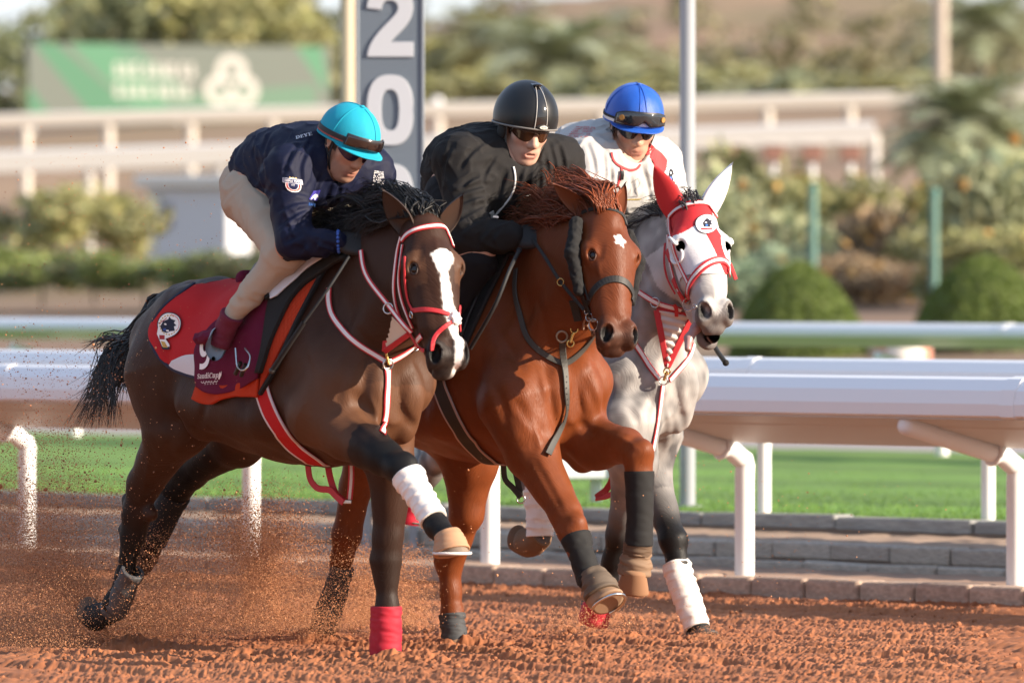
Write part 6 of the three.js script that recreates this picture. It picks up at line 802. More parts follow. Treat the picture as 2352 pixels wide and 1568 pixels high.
// ================= bay
{
  const h = bay, pt = h.fr.pt, hd = h.hd;
  const blackHair = hairMat(.0075, .0070, .0070, .42);
  h.add('mane', h.lp(hair([
    ...maneLocks(h, 1500, [[775, 560], [820, 528], [880, 504], [930, 488], [968, 480]], t => .55 + .15 * t, t => 1, { len: .29, drop: .9 }),
    ...maneLocks(h, 900, [[780, 558], [850, 515], [910, 494], [965, 482]], t => .2, t => 1, { len: .28, drop: 1.3, side: .22 }),
    ...maneLocks(h, 700, [[900, 496], [940, 484], [975, 478]], t => .8, t => .9, { len: .27, drop: .6 }),
    ...locks(30, () => { const r = hd.P(rr(-.03, .02), -.03, gauss() * .03); return { pts: [r, r.clone().add(V3(-.01, .045, .02)), r.clone().add(V3(gauss() * .03 - .03, .075, -.02)), r.clone().add(V3(gauss() * .05 - .1, .075 + gauss() * .02, -.08))], w: rr(.003, .006), k: rr(.7, 1.3) }; })], .005, 7)), blackHair);
  h.add('tail', h.lp(hair(locks(620, () => { const g = gauss(), q = rnd(), s = gauss() * .05, b = pt(398 + gauss() * 5, 672 + gauss() * 4, gauss() * .03), e = pt(lerp(168, 268, rnd()) + 16 * g, lerp(985, 850, rnd() * rnd()) - (q > .9 ? 90 : 0), s * 2.5); const m1 = pt(352 + gauss() * 6, 706 + gauss() * 8, s * .6), m2 = pt(318 + gauss() * 10, 775 + gauss() * 14, s), m3 = pt(262 + gauss() * 16, 822 + gauss() * 18, s * 1.6); if (q > .93) { m3.copy(pt(240 + gauss() * 12, 775 + gauss() * 8, s)); e.copy(pt(205 + gauss() * 14, rr(775, 820), s * 2)); } const stop = rnd(); return { pts: stop > .55 ? [b, m1, m2, m3, e] : [b, m1, m2, pt(lerp(250, 300, rnd()), lerp(830, 905, rnd()), s * 1.5)], w: rr(.004, .0075), k: rr(.6, 1.4) }; }), .006, 12)), blackHair);
  { const d = new THREE.TubeGeometry(new THREE.CatmullRomCurve3([pt(415, 678, 0), pt(385, 684, 0), pt(350, 715, 0), pt(322, 765, 0)]), 16, .036, 10); h.add('dock', h.lp(d), blackHair.clone()); h.k.children[h.k.children.length - 1].material = mat(lin(.012, .011, .011), .6); }
  // sheets and pads
  const redCloth = cloth(lin(.50, .018, .022), .8), maroon = cloth(lin(.125, .009, .036), .85), padBlack = mat(lin(.010, .010, .010), .9), orange = cloth(lin(.50, .045, .014), .85);
  const E = { l: [[368, 818], [349, 772], [374, 716], [446, 662]], b: [[368, 818], [408, 848], [464, 868]], r: [[464, 868], [505, 790], [585, 690], [640, 640]], t: [[446, 662], [540, 647], [640, 640]] };
  const wv = (u, v) => .004 * Math.sin(u * 16 + 4 * v) * (1 - v) + .006 * Math.pow(Math.max(0, Math.sin(u * 7 + v * 5)), 3) * (1 - v);
  const sheetG = clothPatch(h, E, { lift: .014, mirror: true, topw: 0, wave: wv, nu: 48, nv: 44 }); const rc = h.add('rump_sheet', h.lp(sheetG), redCloth);
  const whiteC = clothPatch(h, { l: [[394, 842], [404, 828]], b: [[394, 842], [428, 858], [464, 868]], r: [[464, 868], [464, 815]], t: [[404, 828], [430, 818], [464, 815]] }, { lift: .0195, nu: 16, nv: 10, t: .003, smooth: 1 }); h.add('white_panel', h.lp(whiteC), cloth(lin(.72, .70, .72)), rc);
  { const r = onBody(h.f, [[447, 659], [374, 715], [350, 772], [369, 819], [408, 849], [464, 868]], 5, .0155); h.add('edge_trim', h.lp(ribbon(r.P, r.N, .014, .006)), NAVYC, rc); }
  const emb = canvasTex(384, 512, (g, w, hh) => { g.clearRect(0, 0, w, hh); const blob = (k, c) => { g.fillStyle = c; g.beginPath(); g.arc(204, 176, 168 * k, 0, 7); g.fill(); g.beginPath(); g.moveTo(60 - 10 * k, 200); g.lineTo(24 + 24 * (1 - k), 300); g.lineTo(100, 490 * k + 4); g.lineTo(214, 490 * k + 6); g.lineTo(206, 430); g.lineTo(150, 360); g.lineTo(250, 330); g.fill(); }; blob(1, '#15182e'); blob(.93, '#eeeae4'); g.strokeStyle = '#c49a3a'; g.lineWidth = 14; g.setLineDash([22, 16]); g.beginPath(); g.arc(204, 176, 128, .6, 5.2); g.stroke(); g.setLineDash([]); g.strokeStyle = '#c03a30'; g.lineWidth = 16; g.setLineDash([9, 7]); g.beginPath(); g.arc(204, 176, 138, 4.9, 6.9); g.stroke(); g.setLineDash([]); g.fillStyle = '#141a34'; g.beginPath(); g.moveTo(110, 260); g.lineTo(80, 190); g.lineTo(120, 120); g.lineTo(190, 96); g.lineTo(204, 60); g.lineTo(228, 92); g.lineTo(290, 120); g.lineTo(268, 150); g.lineTo(304, 190); g.lineTo(270, 200); g.lineTo(284, 260); g.lineTo(220, 262); g.lineTo(170, 280); g.fill(); g.fillStyle = '#eeeae4'; g.beginPath(); g.ellipse(150, 160, 18, 12, .4, 0, 7); g.ellipse(180, 250, 22, 12, .2, 0, 7); g.fill(); g.fillStyle = '#2a4a8e'; g.fillRect(120, 215, 40, 30); g.strokeStyle = '#b3202a'; g.lineWidth = 9; g.beginPath(); g.moveTo(70, 150); g.lineTo(170, 80); g.stroke(); g.fillStyle = '#a32028'; g.fillRect(60, 310, 80, 60); g.fillStyle = '#c8a24e'; g.beginPath(); g.moveTo(80, 390); g.lineTo(140, 400); g.lineTo(190, 470); g.lineTo(110, 470); g.fill(); });
  h.add('emblem', h.lp(decal(h.f, [[366, 808], [430, 806], [428, 718], [366, 718]], 20, 16, .0265)), printMat(emb), rc);
  // maroon number cloth with orange quilted pad below
  const qE = { l: [[449, 918], [462, 880]], b: [[449, 918], [485, 930], [530, 914], [600, 912]], r: [[600, 912], [604, 868]], t: [[462, 880], [520, 884], [604, 868]] };
  h.add('quilted_pad', h.lp(clothPatch(h, qE, { lift: .018, nu: 30, nv: 8, t: .012, wave: (u, v) => .004 * Math.sin(u * 20) })), orange);
  const quilt = dataTex(128, (a, b) => { const x = Math.abs(Math.sin((a + b) * Math.PI * 2)), y = Math.abs(Math.sin((a - b) * Math.PI * 2)); const k = Math.min(1, Math.min(x, y) * 2.2); return [k, k, k]; }); quilt.repeat.set(3, 6); const orangeQ = cloth(lin(.50, .045, .014), .85, { bumpMap: quilt, bumpScale: .003 });
  const fE = { l: [[604, 902], [618, 800], [650, 700], [700, 622]], b: [[604, 902], [628, 850]], r: [[628, 850], [652, 800], [700, 712], [748, 622]], t: [[700, 622], [748, 622]] };
  h.add('quilted_pad', h.lp(clothPatch(h, fE, { lift: .016, nu: 12, nv: 40, t: .012 })), orangeQ);
  { const r = onBody(h.f, [[750, 622], [704, 706], [668, 782], [640, 845], [606, 903]], 6, .012); h.add('pad_binding', h.lp(ribbon(r.P, r.N, .016, .016)), BLACKC); }
  const mE = { l: [[463, 888], [464, 800], [500, 752], [545, 715]], b: [[463, 888], [500, 906], [545, 898], [606, 868]], r: [[606, 868], [616, 790], [634, 690], [655, 640]], t: [[545, 715], [590, 676], [655, 640]] };
  const nc = h.add('number_cloth', h.lp(clothPatch(h, mE, { lift: .028, nu: 30, nv: 40, wave: (u, v) => .006 * Math.sin(u * 9 + v * 3) * (1 - v) + .003 * Math.sin(v * 20 + u * 6) })), maroon);
  h.add('fold', h.lp(sleeve([pt(452, 778, .36), pt(478, 773, .375), pt(505, 768, .38)], [.02, .026, .022], { n: 12, rough: .008 })), maroon, nc);
  const nine = canvasTex(256, 256, (g, w, hh) => { g.clearRect(0, 0, w, hh); g.fillStyle = '#f0ecea'; g.font = 'bold 300px sans-serif'; g.textAlign = 'center'; g.textBaseline = 'middle'; g.fillText('9', 128, 136); });
  h.add('numeral', h.lp(decal(h.f, [[464, 852], [512, 852], [512, 768], [470, 768]], 12, 10, .040)), printMat(nine), nc);
  const script = canvasTex(512, 320, (g, w, hh) => { g.clearRect(0, 0, w, hh); g.fillStyle = g.strokeStyle = '#e8dcd6'; g.font = 'italic bold 130px serif'; g.textAlign = 'center'; g.textBaseline = 'middle'; g.fillText('SaudiCup', 220, 120, 420); g.lineWidth = 12; g.lineCap = 'round'; g.beginPath(); for (let i = 0; i < 7; i++) { g.moveTo(60 + i * 52, 235 + (i % 3) * 12); g.quadraticCurveTo(90 + i * 52, 270, 104 + i * 52, 225); g.moveTo(80 + i * 52, 290); g.arc(80 + i * 52, 288, 3, 0, 6); } g.stroke(); g.beginPath(); g.moveTo(430, 200); g.lineTo(445, 90); g.lineTo(462, 60); g.lineTo(470, 100); g.lineTo(490, 50); g.lineTo(486, 130); g.lineTo(450, 210); g.fill(); });
  h.add('lettering', h.lp(decal(h.f, [[470, 888], [526, 882], [526, 846], [468, 848]], 10, 14, .038)), printMat(script), nc);
  const bE = { l: [[604, 856], [620, 788], [630, 700], [668, 625], [705, 592]], b: [[604, 856], [614, 858]], r: [[614, 858], [640, 778], [684, 690], [740, 640], [806, 594]], t: [[705, 592], [750, 582], [806, 594]] };
  h.add('saddle_pad', h.lp(clothPatch(h, bE, { lift: .034, nu: 16, nv: 40, t: .018, topw: 0, mirror: true })), padBlack);
  const wE = { l: [[638, 700], [638, 652], [668, 614]], b: [[638, 700], [652, 694]], r: [[652, 694], [704, 648], [776, 590]], t: [[668, 614], [715, 594], [776, 590]] };
  h.add('white_cloth', h.lp(clothPatch(h, wE, { lift: .053, nu: 14, nv: 20, t: .006, topw: 0 })), cloth(lin(.72, .71, .74)));
  { const r = onBody(h.f, [[634, 700], [632, 662], [650, 624], [690, 598]], 5, .05); h.add('pad_binding', h.lp(ribbon(r.P, r.N, .022, .014)), BLACKC); }
  // saddle under the rider
  { const f = new Field(h.fr.o, h.fr.F, h.fr.U, h.fr.R, [-.45, 1.2, -.45], [.45, 1.75, .45], .009), S = h.fr.loc; f.cap(S(-.02, 1.52, 0), S(.16, 1.545, 0), .05, .05, .05, 'b');  f.cap(S(.20, 1.57, 0), S(.14, 1.55, 0), .045, .05, .04); for (const s of [-1, 1]) f.cap(S(.08, 1.50, s * .12), S(.20, 1.36, s * .335), .05, .022, .05); h.add('saddle', h.lp(f.mesh()), mat(lin(.014, .013, .013), .45)); const c = new Field(h.fr.o, h.fr.F, h.fr.U, h.fr.R, [-.6, 1.4, -.3], [.1, 1.7, .3], .008); c.cap(S(-.17, 1.475, -.04), S(-.17, 1.475, .05), .034, .034, .02); h.add('cantle_roll', h.lp(c.mesh()), maroon); }
  // stirrup
  { const t = tube([pt(540, 800, .40), pt(545, 842, .43), pt(566, 846, .47), pt(574, 822, .44), pt(562, 800, .40)], .0045, 20, 8); h.add('stirrup', h.lp(t), STEEL); for (const q of [[540, 852, 552, 838], [553, 856, 563, 842]]) h.add('strap_end', h.lp(tube([pt(q[0], q[1] + 6, .41), pt((q[0] + q[2]) / 2, (q[1] + q[3]) / 2, .42), pt(q[2], q[3] - 6, .42)], .009, 8, 8)), LEATHER); }
  // girth and breast collar
  const tc = trunkCore(h.fr), nk = neckCore(h), hc = headCore(h), S = h.fr.loc;
  strap(h, 'girth', [[590, 832], [600, 880], [624, 950], [672, 1020], [722, 1058], S(.31, .70, 0), S(.33, .78, -.2), S(.25, 1.0, -.4), S(.05, 1.3, -.4)], .098, redCloth, { lift: .004, t: .008, edge: .012, em: mat(lin(.62, .55, .57), .7), core: tc });
  strap(h, 'breast_collar', [[757, 662], [755, 690], [764, 726], [796, 768], [838, 802], [884, 830]], .024, RED, { stripe: 1, sw: .6, lift: .006 });
  strap(h, 'breast_collar', [[892, 832], [925, 812], [950, 792], [970, 770]], .024, RED, { stripe: 1, sw: .6, lift: .006 });
  strap(h, 'breast_strap', [[888, 845], [887, 900], [884, 950], [876, 996]], .030, RED, { stripe: 1, sw: .62, lift: .005 });
  const rp = h.f.px(888, 836); ring(h, rp.p.clone().addScaledVector(rp.n, .012), rp.n, .020, .0035, STEEL); h.add('snap', h.lp(tube([rp.p.clone().addScaledVector(rp.n, .02), at(887, 812, 0).lerp(pt(887, 812, .0), 1).addScaledVector(V3(0, 0, 1), .10)], .006, 6, 8)), BRASS);
  // bib martingale: red V with cream ribbed cloth
  { const a = pt(891, 716, -.02).add(V3(0, 0, .16)), b = pt(884, 806, -.01).add(V3(0, 0, .12)), c = pt(940, 766, -.02).add(V3(0, 0, .14)); const g = sheetThick(14, 14, (u, v) => { const p = b.clone().lerp(a.clone().lerp(c, u), v); p.z += .004 * Math.sin(v * 40); return p; }, .004); h.add('bib', h.lp(g), mat(lin(.66, .52, .38), .85)); free(h, 'bib_edge', [a, a.clone().lerp(b, .5), b], V3(-.3, 0, 1).normalize(), .022, RED, { t: .006 }); free(h, 'bib_edge', [c, c.clone().lerp(b, .5), b], V3(.2, 0, 1).normalize(), .022, RED, { t: .006 }); }
  // bridle
  const H = { stripe: 1, sw: .5, lift: .003, core: hc, t: .005 };
  strap(h, 'browband', [[924, 553], [932, 541], [946, 531], [971, 523], [1000, 519], [1024, 521], [1042, 531], [1053, 552]], .022, RED, H);
  strap(h, 'cheek_strap', [[922, 545], [914, 575], [909, 614], [905, 660], [910, 700], [920, 728]], .018, RED, H);
  strap(h, 'cheek_strap', [[926, 562], [920, 610], [917, 650], [924, 690], [938, 728], [948, 752]], .016, RED, H);
  strap(h, 'cheek_strap', [[930, 590], [931, 650], [939, 692], [950, 714]], .009, RED, { lift: .003 });
  strap(h, 'noseband', [[946, 713], [968, 711], [1000, 713], [1030, 722]], .018, RED, { lift: .003, core: hc });
  strap(h, 'noseband', [[1042, 737], [1020, 750], [1003, 767], [994, 785], [989, 804]], .017, RED, { lift: .003 });
  strap(h, 'noseband', [[1050, 726], [1060, 718], [1066, 704]], .016, RED, { lift: .003 });
  strap(h, 'noseband', [[1050, 738], [1056, 748], [1060, 760]], .014, RED, { lift: .003 });
  { const q = h.f.px(1043, 731), t = new THREE.Shape(); for (let i = 0; i < 16; i++) { const a = i / 16 * 6.283, r = i % 2 ? .022 : .030; i ? t.lineTo(Math.cos(a) * r, Math.sin(a) * r) : t.moveTo(r, 0); } const g = new THREE.ExtrudeGeometry(t, { depth: .006, bevelEnabled: true, bevelSize: .002, bevelThickness: .002, bevelSegments: 2 }); g.applyQuaternion(new THREE.Quaternion().setFromUnitVectors(V3(0, 0, 1), q.n)); const p = q.p.clone().addScaledVector(q.n, .006); g.translate(p.x, p.y, p.z); h.add('noseband_pad', h.lp(g), mat(lin(.78, .76, .74), .8)); }
  for (const [x, y, R] of [[949, 722, .012], [956, 790, .026], [936, 752, .012]]) { const q = h.f.px(x, y) ?? { p: hd.P(.42, -.12, -.09), n: V3(-.5, 0, .86) }; ring(h, q.p.clone().addScaledVector(q.n, .010), q.n, R, .003, STEEL, 'bit_ring'); }
  strap(h, 'bit_strap', [[940, 752], [950, 772], [962, 792], [978, 806]], .016, RED, { lift: .008 }); 
  // reins from the hand to the bit
  free(h, 'rein', [pt(828, 575, .12), pt(834, 612, .10).add(V3(0, 0, .06)), pt(846, 640, .08).add(V3(0, 0, .10)), pt(892, 700, .06).add(V3(0, 0, .12)), pt(930, 748, .04).add(V3(0, 0, .14)), hd.P(.46, -.12, -.09)], V3(-.45, .1, .9).normalize(), .020, RED, { stripe: 1, t: .005 });
  ring(h, pt(892, 708, .06).add(V3(0, 0, .13)), V3(-.4, .1, .9), .020, .003, STEEL, 'rein_ring');
  // loose straps below the girth
  free(h, 'loose_strap', [pt(706, 1062, 0), pt(712, 1100, 0), pt(728, 1120, 0), pt(758, 1126, 0), pt(770, 1138, 0), pt(788, 1154, 0)], V3(-.5, 0, .86), .026, RED); free(h, 'loose_strap', [pt(752, 1066, -.02), pt(758, 1098, -.02), pt(770, 1132, -.02), pt(790, 1152, -.02)], V3(-.2, 0, .98), .026, RED); free(h, 'loose_strap', [pt(806, 1060, -.04), pt(806, 1100, -.04), pt(802, 1146, -.04)], V3(-.1, 0, .99), .024, RED, { stripe: 1 }); { const b = new RoundedBoxGeometry(.036, .016, .008, 2, .003), p = pt(796, 1152, -.03); b.translate(p.x, p.y, p.z); h.add('buckle', h.lp(b), STEEL); }
  // legs: boots, bandage, bell boots
  const W = mat(lin(.80, .76, .72), .9, { bumpMap: clothTex, bumpScale: .001 }), bootB = mat(lin(.060, .060, .064), .6), bootK = mat(lin(.007, .007, .0075), .8), bell = mat(lin(.40, .22, .12), .75), hoofM = mat(lin(.075, .058, .045), .6), redBell = mat(lin(.40, .006, .024), .75);
  const q = (x, y, w) => pt(x, y, w);
  h.add('leg_boot', h.lp(sleeve([q(304, 1310, .18), q(288, 1345, .18), q(268, 1390, .18), q(256, 1402, .18)], [.048, .046, .052, .052], { n: 28, wrap: .006, turns: 3, rough: .002 })), bootB);
  h.add('bell_boot', h.lp(sleeve([q(255, 1404, .18), q(235, 1412, .18), q(215, 1418, .18)], [.045, .052, .058], { n: 12 })), bootK); h.add('hoof', h.lp(hoofGeo(q(200, 1406, .18), q(240, 1412, .18).sub(q(196, 1404, .18)), V3(-.2, .9, -.1), .95)), mat(lin(.13, .075, .045), .7));
  h.add('leg_boot', h.lp(sleeve([q(402, 1134, -.15), q(380, 1180, -.15), q(352, 1240, -.15)], [.064, .056, .056], { n: 24 })), bootK); h.add('bell_boot', h.lp(sleeve([q(345, 1252, -.15), q(330, 1278, -.15), q(318, 1296, -.15)], [.05, .054, .058], { n: 12 })), mat(lin(.10, .05, .03), .8)); h.add('hoof', h.lp(hoofGeo(q(314, 1302, -.15), q(340, 1260, -.15).sub(q(314, 1302, -.15)), V3(-.8, -.4, -.3), .9)), hoofM);
  h.add('bandage', h.lp(sleeve([q(936, 1094, .14), q(966, 1144, .135), q(996, 1194, .13)], [.066, .056, .053, .055], { n: 44, wrap: .005, turns: 6, rough: .0025 })), W);
  h.add('bell_boot', h.lp(sleeve([q(1026, 1225, .125), q(1031, 1240, .125), q(1037, 1268, .125)], [.050, .060, .074], { n: 14, rough: .003 })), bell); { const t = new THREE.TorusGeometry(.070, .006, 8, 40), p = q(1038, 1270, .125); t.rotateX(Math.PI / 2); t.translate(p.x, p.y, p.z); h.add('boot_rim', h.lp(t), W); } h.add('hoof', h.lp(hoofGeo(q(1040, 1274, .125), V3(-.15, 1, -.1), h.fr.F, 1)), mat(lin(.2, .15, .11), .7));
  h.add('bell_boot', h.lp(sleeve([q(886, 1392, -.12), q(886, 1424, -.12), q(885, 1462, -.12), q(885, 1508, -.12)], [.060, .062, .063, .064], { n: 30, rough: .0035 })), redBell); h.add('hoof', h.lp(hoofGeo(q(888, 1508, -.12), V3(0, 1, 0), h.fr.F, 1)), hoofM);
  PRINTS.push(...[[885, 1512, -.12]].map(([x, y, w]) => { const p = pt(x, y, w); return { x: p.x + .05, z: p.z + .12, r: .13, h: .035 }; }));
}
{ // whip of the navy rider
  const r = r1, pt = r.fr.pt, k = thing('whip', 'black riding whip held by the rider in navy', 'whip', pt(792, 606, .24)); const lp = g => { g.translate(-k.position.x, -k.position.y, -k.position.z); return g; }; part('shaft', lp(tube([pt(800, 590, .22), pt(755, 660, .34), pt(696, 742, .42)], .006, 16, 8)), mat(lin(.007, .007, .008), .8), k); part('grip', lp(tube([pt(698, 739, .42), pt(660, 796, .44), pt(624, 850, .45)], .0105, 12, 10)), mat(lin(.009, .009, .010), .8), k); const e = new THREE.SphereGeometry(.013, 10, 8), p = pt(624, 851, .45); e.translate(p.x, p.y, p.z); part('cap', lp(e), mat(lin(.03, .03, .03), .4), k);
}
// ================= chestnut
{
  const h = chestnut, pt = h.fr.pt, hd = h.hd, S = h.fr.loc, tc = trunkCore(h.fr), hc = headCore(h); const hm = hairMat(.17, .040, .012, .45);
  h.add('mane', h.lp(hair([
    ...maneLocks(h, 1300, [[1215, 580], [1255, 540], [1310, 505], [1355, 485], [1385, 474]], t => .95 - .1 * t, t => .75, { len: .265, drop: .15, j: .22 }),
    ...maneLocks(h, 700, [[1225, 570], [1290, 515], [1380, 478]], t => .25, t => 1, { len: .25, drop: .9, side: .25 }),
    ...maneLocks(h, 500, [[1330, 492], [1365, 480], [1395, 472]], t => .95, t => .9, { len: .25, drop: .3, j: .2 }),
    ...locks(160, () => { const r = hd.P(rr(-.02, .05), -.015, gauss() * .025 + .01); return { pts: [r, r.clone().add(V3(-.012, .06, .03)), r.clone().add(V3(gauss() * .03 - .05, .10, -.02)), r.clone().add(V3(gauss() * .05 - .12, .11 + gauss() * .02, -.1))], w: rr(.003, .006), k: rr(.8, 1.4) }; })], .005, 7)), hm);
  h.add('tail', h.lp(hair(locks(160, () => { const s = gauss() * .05, b = S(-.74, 1.38, gauss() * .03); return { pts: [b, S(-.9, 1.38, s), S(-1.05, 1.2 + gauss() * .04, s * 1.6), S(-1.2 + gauss() * .06, .95 + gauss() * .1, s * 2)], w: rr(.004, .008), k: rr(.7, 1.3) }; }), .006, 9)), hm);
  // bridle, sheepskin cheek pieces
  strap(h, 'browband', [[1318, 512], [1326, 498], [1345, 486], [1375, 479], [1408, 481], [1436, 496], [1452, 518]], .019, LEATHER, { core: hc });
  strap(h, 'noseband', [[1352, 694], [1358, 676], [1372, 657], [1395, 643], [1418, 640], [1440, 650], [1452, 672], [1456, 692]], .028, LEATHER, { core: hc });
  strap(h, 'cheek_strap', [[1336, 668], [1344, 690], [1351, 708], [1357, 724]], .026, LEATHER, { lift: .006 }); strap(h, 'cheek_strap', [[1330, 560], [1334, 620], [1344, 662], [1354, 690]], .014, LEATHER);
  const fluff = (A, B, C, r0, r1) => { const f = new Field(A, h.fr.F, h.fr.U, h.fr.R, [-.25, -.45, -.25], [.25, .2, .25], .0055); f.cap(A, B, r0, r1, .02); f.cap(B, C, r1, r0 * .85, .02); f.bump((x, y, z) => -.004 * noise(x * 75, y * 75, z * 75) - .003 * noise(x * 150, y * 150, z * 150)); return f.mesh(); };
  h.add('sheepskin_cheek_piece', h.lp(fluff(hd.P(.05, -.055, -.128), hd.P(.20, -.060, -.155), hd.P(.37, -.085, -.128), .026, .028)), BLACKC); h.add('sheepskin_cheek_piece', h.lp(fluff(hd.P(.08, -.065, .108), hd.P(.22, -.055, .134), hd.P(.40, -.08, .098), .022, .026)), BLACKC);
  for (const [x, y, R] of [[1358, 728, .016], [1368, 745, .022], [1352, 715, .010]]) { const q = h.f.px(x, y); if (q) ring(h, q.p.clone().addScaledVector(q.n, .010), V3(-.6, .1, .8), R, .003, STEEL, 'bit_ring'); }
  for (const [a, b, c] of [[[1356, 728], [1346, 742], [1345, 756]], [[1358, 730], [1368, 738], [1376, 736]], [[1352, 744], [1362, 760], [1374, 762]]]) h.add('bit_cord', h.lp(tube([a, b, c].map(([x, y]) => (h.f.px(x, y)?.p ?? hd.P(.46, -.12, -.08)).clone().add(V3(-.01, 0, .02))), .004, 10, 6)), mat(lin(.30, .20, .14), .8));
  // breast loop, strap and brass clip
  const lp = strap(h, 'breast_loop', [[1187, 618], [1184, 670], [1196, 725], [1211, 774], [1236, 804], [1266, 824], [1290, 834], [1306, 830], [1333, 807], [1354, 780], [1366, 760]], .023, GREYL, { lift: .006, core: neckCore(h) });
  const vs = strap(h, 'breast_strap', [[1293, 784], [1293, 838], [1296, 890], [1296, 930], [1291, 960], [1280, 988], [1266, 1020], [1256, 1046]], .027, GREYL, { lift: .012 });
  for (let i = 0; i < 9; i++) { const q = h.f.px(1295 + (i > 6 ? -i : 0), 868 + i * 12); if (q) { const g = new THREE.CylinderGeometry(.0022, .0022, .002, 8); g.applyQuaternion(new THREE.Quaternion().setFromUnitVectors(V3(0, 1, 0), q.n)); const p = q.p.clone().addScaledVector(q.n, .0175); g.translate(p.x, p.y, p.z); h.add('strap_hole', h.lp(g), BLACKC, vs); } }
  const cl = [[1316, 690], [1322, 712], [1328, 736]].map(([x, y]) => { const q = h.f.px(x, y); return (q?.p ?? pt(x, y, 0)).clone().add(V3(0, 0, .03)); }); free(h, 'webbing', cl, V3(-.3, 0, .95), .034, mat(lin(.022, .021, .019), .85), { t: .007 });
  { const p0 = pt(1318, 756, -.01).add(V3(0, 0, .10)), p1 = pt(1309, 786, -.01).add(V3(0, 0, .08)), q = h.f.px(1293, 780); const zz = q ? q.p.z + .03 : p0.z; p0.z = p1.z = zz; ring(h, p0, V3(0, 0, 1), .014, .0035, BRASS, 'clip_eye'); h.add('clip', h.lp(tube([p0.clone().add(V3(0, -.012, 0)), p0.clone().lerp(p1, .5), p1], .007, 10, 8)), BRASS); ring(h, p1.clone().add(V3(0, -.004, 0)), V3(.2, 0, 1), .013, .004, BRASS, 'clip_hook'); if (q) ring(h, q.p.clone().add(V3(-.005, .012, .022)), V3(0, 0, 1), .021, .0045, mat(lin(.30, .24, .18), .3, { metalness: 1 }), 'breast_ring'); }
  free(h, 'rein', [pt(1222, 548, .12), pt(1250, 588, .14), pt(1287, 646, .15), hd.P(.44, -.13, -.09)], V3(-.5, .2, .85).normalize(), .014, LEATHER); ring(h, pt(1287, 648, .155), V3(-.4, 0, .9), .014, .003, BRASS, 'rein_ring');
  // black cloths and saddle
  const padE = { l: [[1000, 868], [990, 760], [1010, 650], [1040, 590]], b: [[1000, 868], [1025, 874], [1048, 862]], r: [[1048, 862], [1078, 790], [1120, 700], [1180, 588]], t: [[1040, 590], [1110, 575], [1180, 588]] }; h.add('saddle_cloth', h.lp(clothPatch(h, padE, { lift: .02, nu: 26, nv: 40, t: .014, topw: .02, mirror: true, wave: (u, v) => .005 * Math.sin(u * 10 + v * 4) })), mat(lin(.0095, .0095, .0105), .85));
  const padF = { l: [[1058, 800], [1080, 700], [1110, 600]], b: [[1058, 800], [1064, 805]], r: [[1064, 805], [1100, 720], [1150, 600]], t: [[1110, 600], [1150, 600]] }; h.add('saddle_flap', h.lp(clothPatch(h, padF, { lift: .042, nu: 10, nv: 26, t: .008, topw: .05 })), mat(lin(.014, .014, .015), .4));
  { const f = new Field(h.fr.o, h.fr.F, h.fr.U, h.fr.R, [-.45, 1.2, -.45], [.45, 1.75, .45], .009); f.cap(S(-.26, 1.535, 0), S(.16, 1.545, 0), .055, .05, .05); f.cap(S(.20, 1.57, 0), S(.14, 1.55, 0), .045, .05, .04); for (const s of [-1, 1]) f.cap(S(-.05, 1.50, s * .12), S(.05, 1.34, s * .345), .05, .022, .05); h.add('saddle', h.lp(f.mesh()), mat(lin(.014, .013, .013), .45)); }
  strap(h, 'girth', [[1006, 868], [1018, 905], [1044, 962], [1084, 1022], [1122, 1058], S(.33, .68, 0), S(.35, .78, -.2), S(.25, 1.0, -.4), S(.05, 1.3, -.4)], .088, mat(lin(.028, .022, .017), .8), { lift: .004, t: .008, edge: .010, em: mat(lin(.42, .30, .27), .75), core: tc });
  free(h, 'loose_strap', [pt(1156, 1068, 0), pt(1160, 1100, 0), pt(1178, 1120, 0), pt(1196, 1142, 0)], V3(-.4, 0, .9), .024, GREYL); free(h, 'loose_strap', [pt(1180, 1066, -.02), pt(1188, 1100, -.02), pt(1196, 1142, -.02)], V3(-.1, 0, 1), .026, GREYL); { const b = new THREE.TorusGeometry(.016, .003, 6, 20), p = pt(1196, 1146, -.01); b.translate(p.x, p.y, p.z); h.add('buckle', h.lp(b), STEEL); }
  // legs
  const bootG = mat(lin(.040, .042, .046), .75), bootK = mat(lin(.0065, .0065, .007), .85), bell = mat(lin(.20, .125, .075), .8), bellD = mat(lin(.105, .075, .052), .75), mud = mat(lin(.26, .135, .07), .9), hoofM = mat(lin(.28, .17, .10), .7), q = (x, y, w) => pt(x, y, w);
  h.add('leg_boot', h.lp(sleeve([q(787, 1300, .165), q(774, 1345, .165), q(755, 1400, .165), q(742, 1440, .165)], [.047, .050, .056, .056], { n: 28, wrap: .004, turns: 3 })), bootG); h.add('hoof', h.lp(hoofGeo(q(745, 1446, .165), V3(.1, 1, 0), h.fr.F, 1)), mat(lin(.22, .13, .08), .8));
  h.add('leg_boot', h.lp(sleeve([q(1037, 1410, -.14), q(1040, 1440, -.14), q(1045, 1482, -.14)], [.054, .051, .054], { n: 24, wrap: .003, turns: 2, rough: .004 })), bootG); h.add('hoof', h.lp(hoofGeo(q(1047, 1486, -.14), V3(0, 1, 0), h.fr.F, .95)), hoofM);
  h.add('leg_boot', h.lp(sleeve([q(1322, 1234, .14), q(1336, 1275, .14), q(1352, 1322, .132), q(1362, 1335, .13)], [.062, .050, .055, .056], { n: 28, rough: .004 })), bootK);
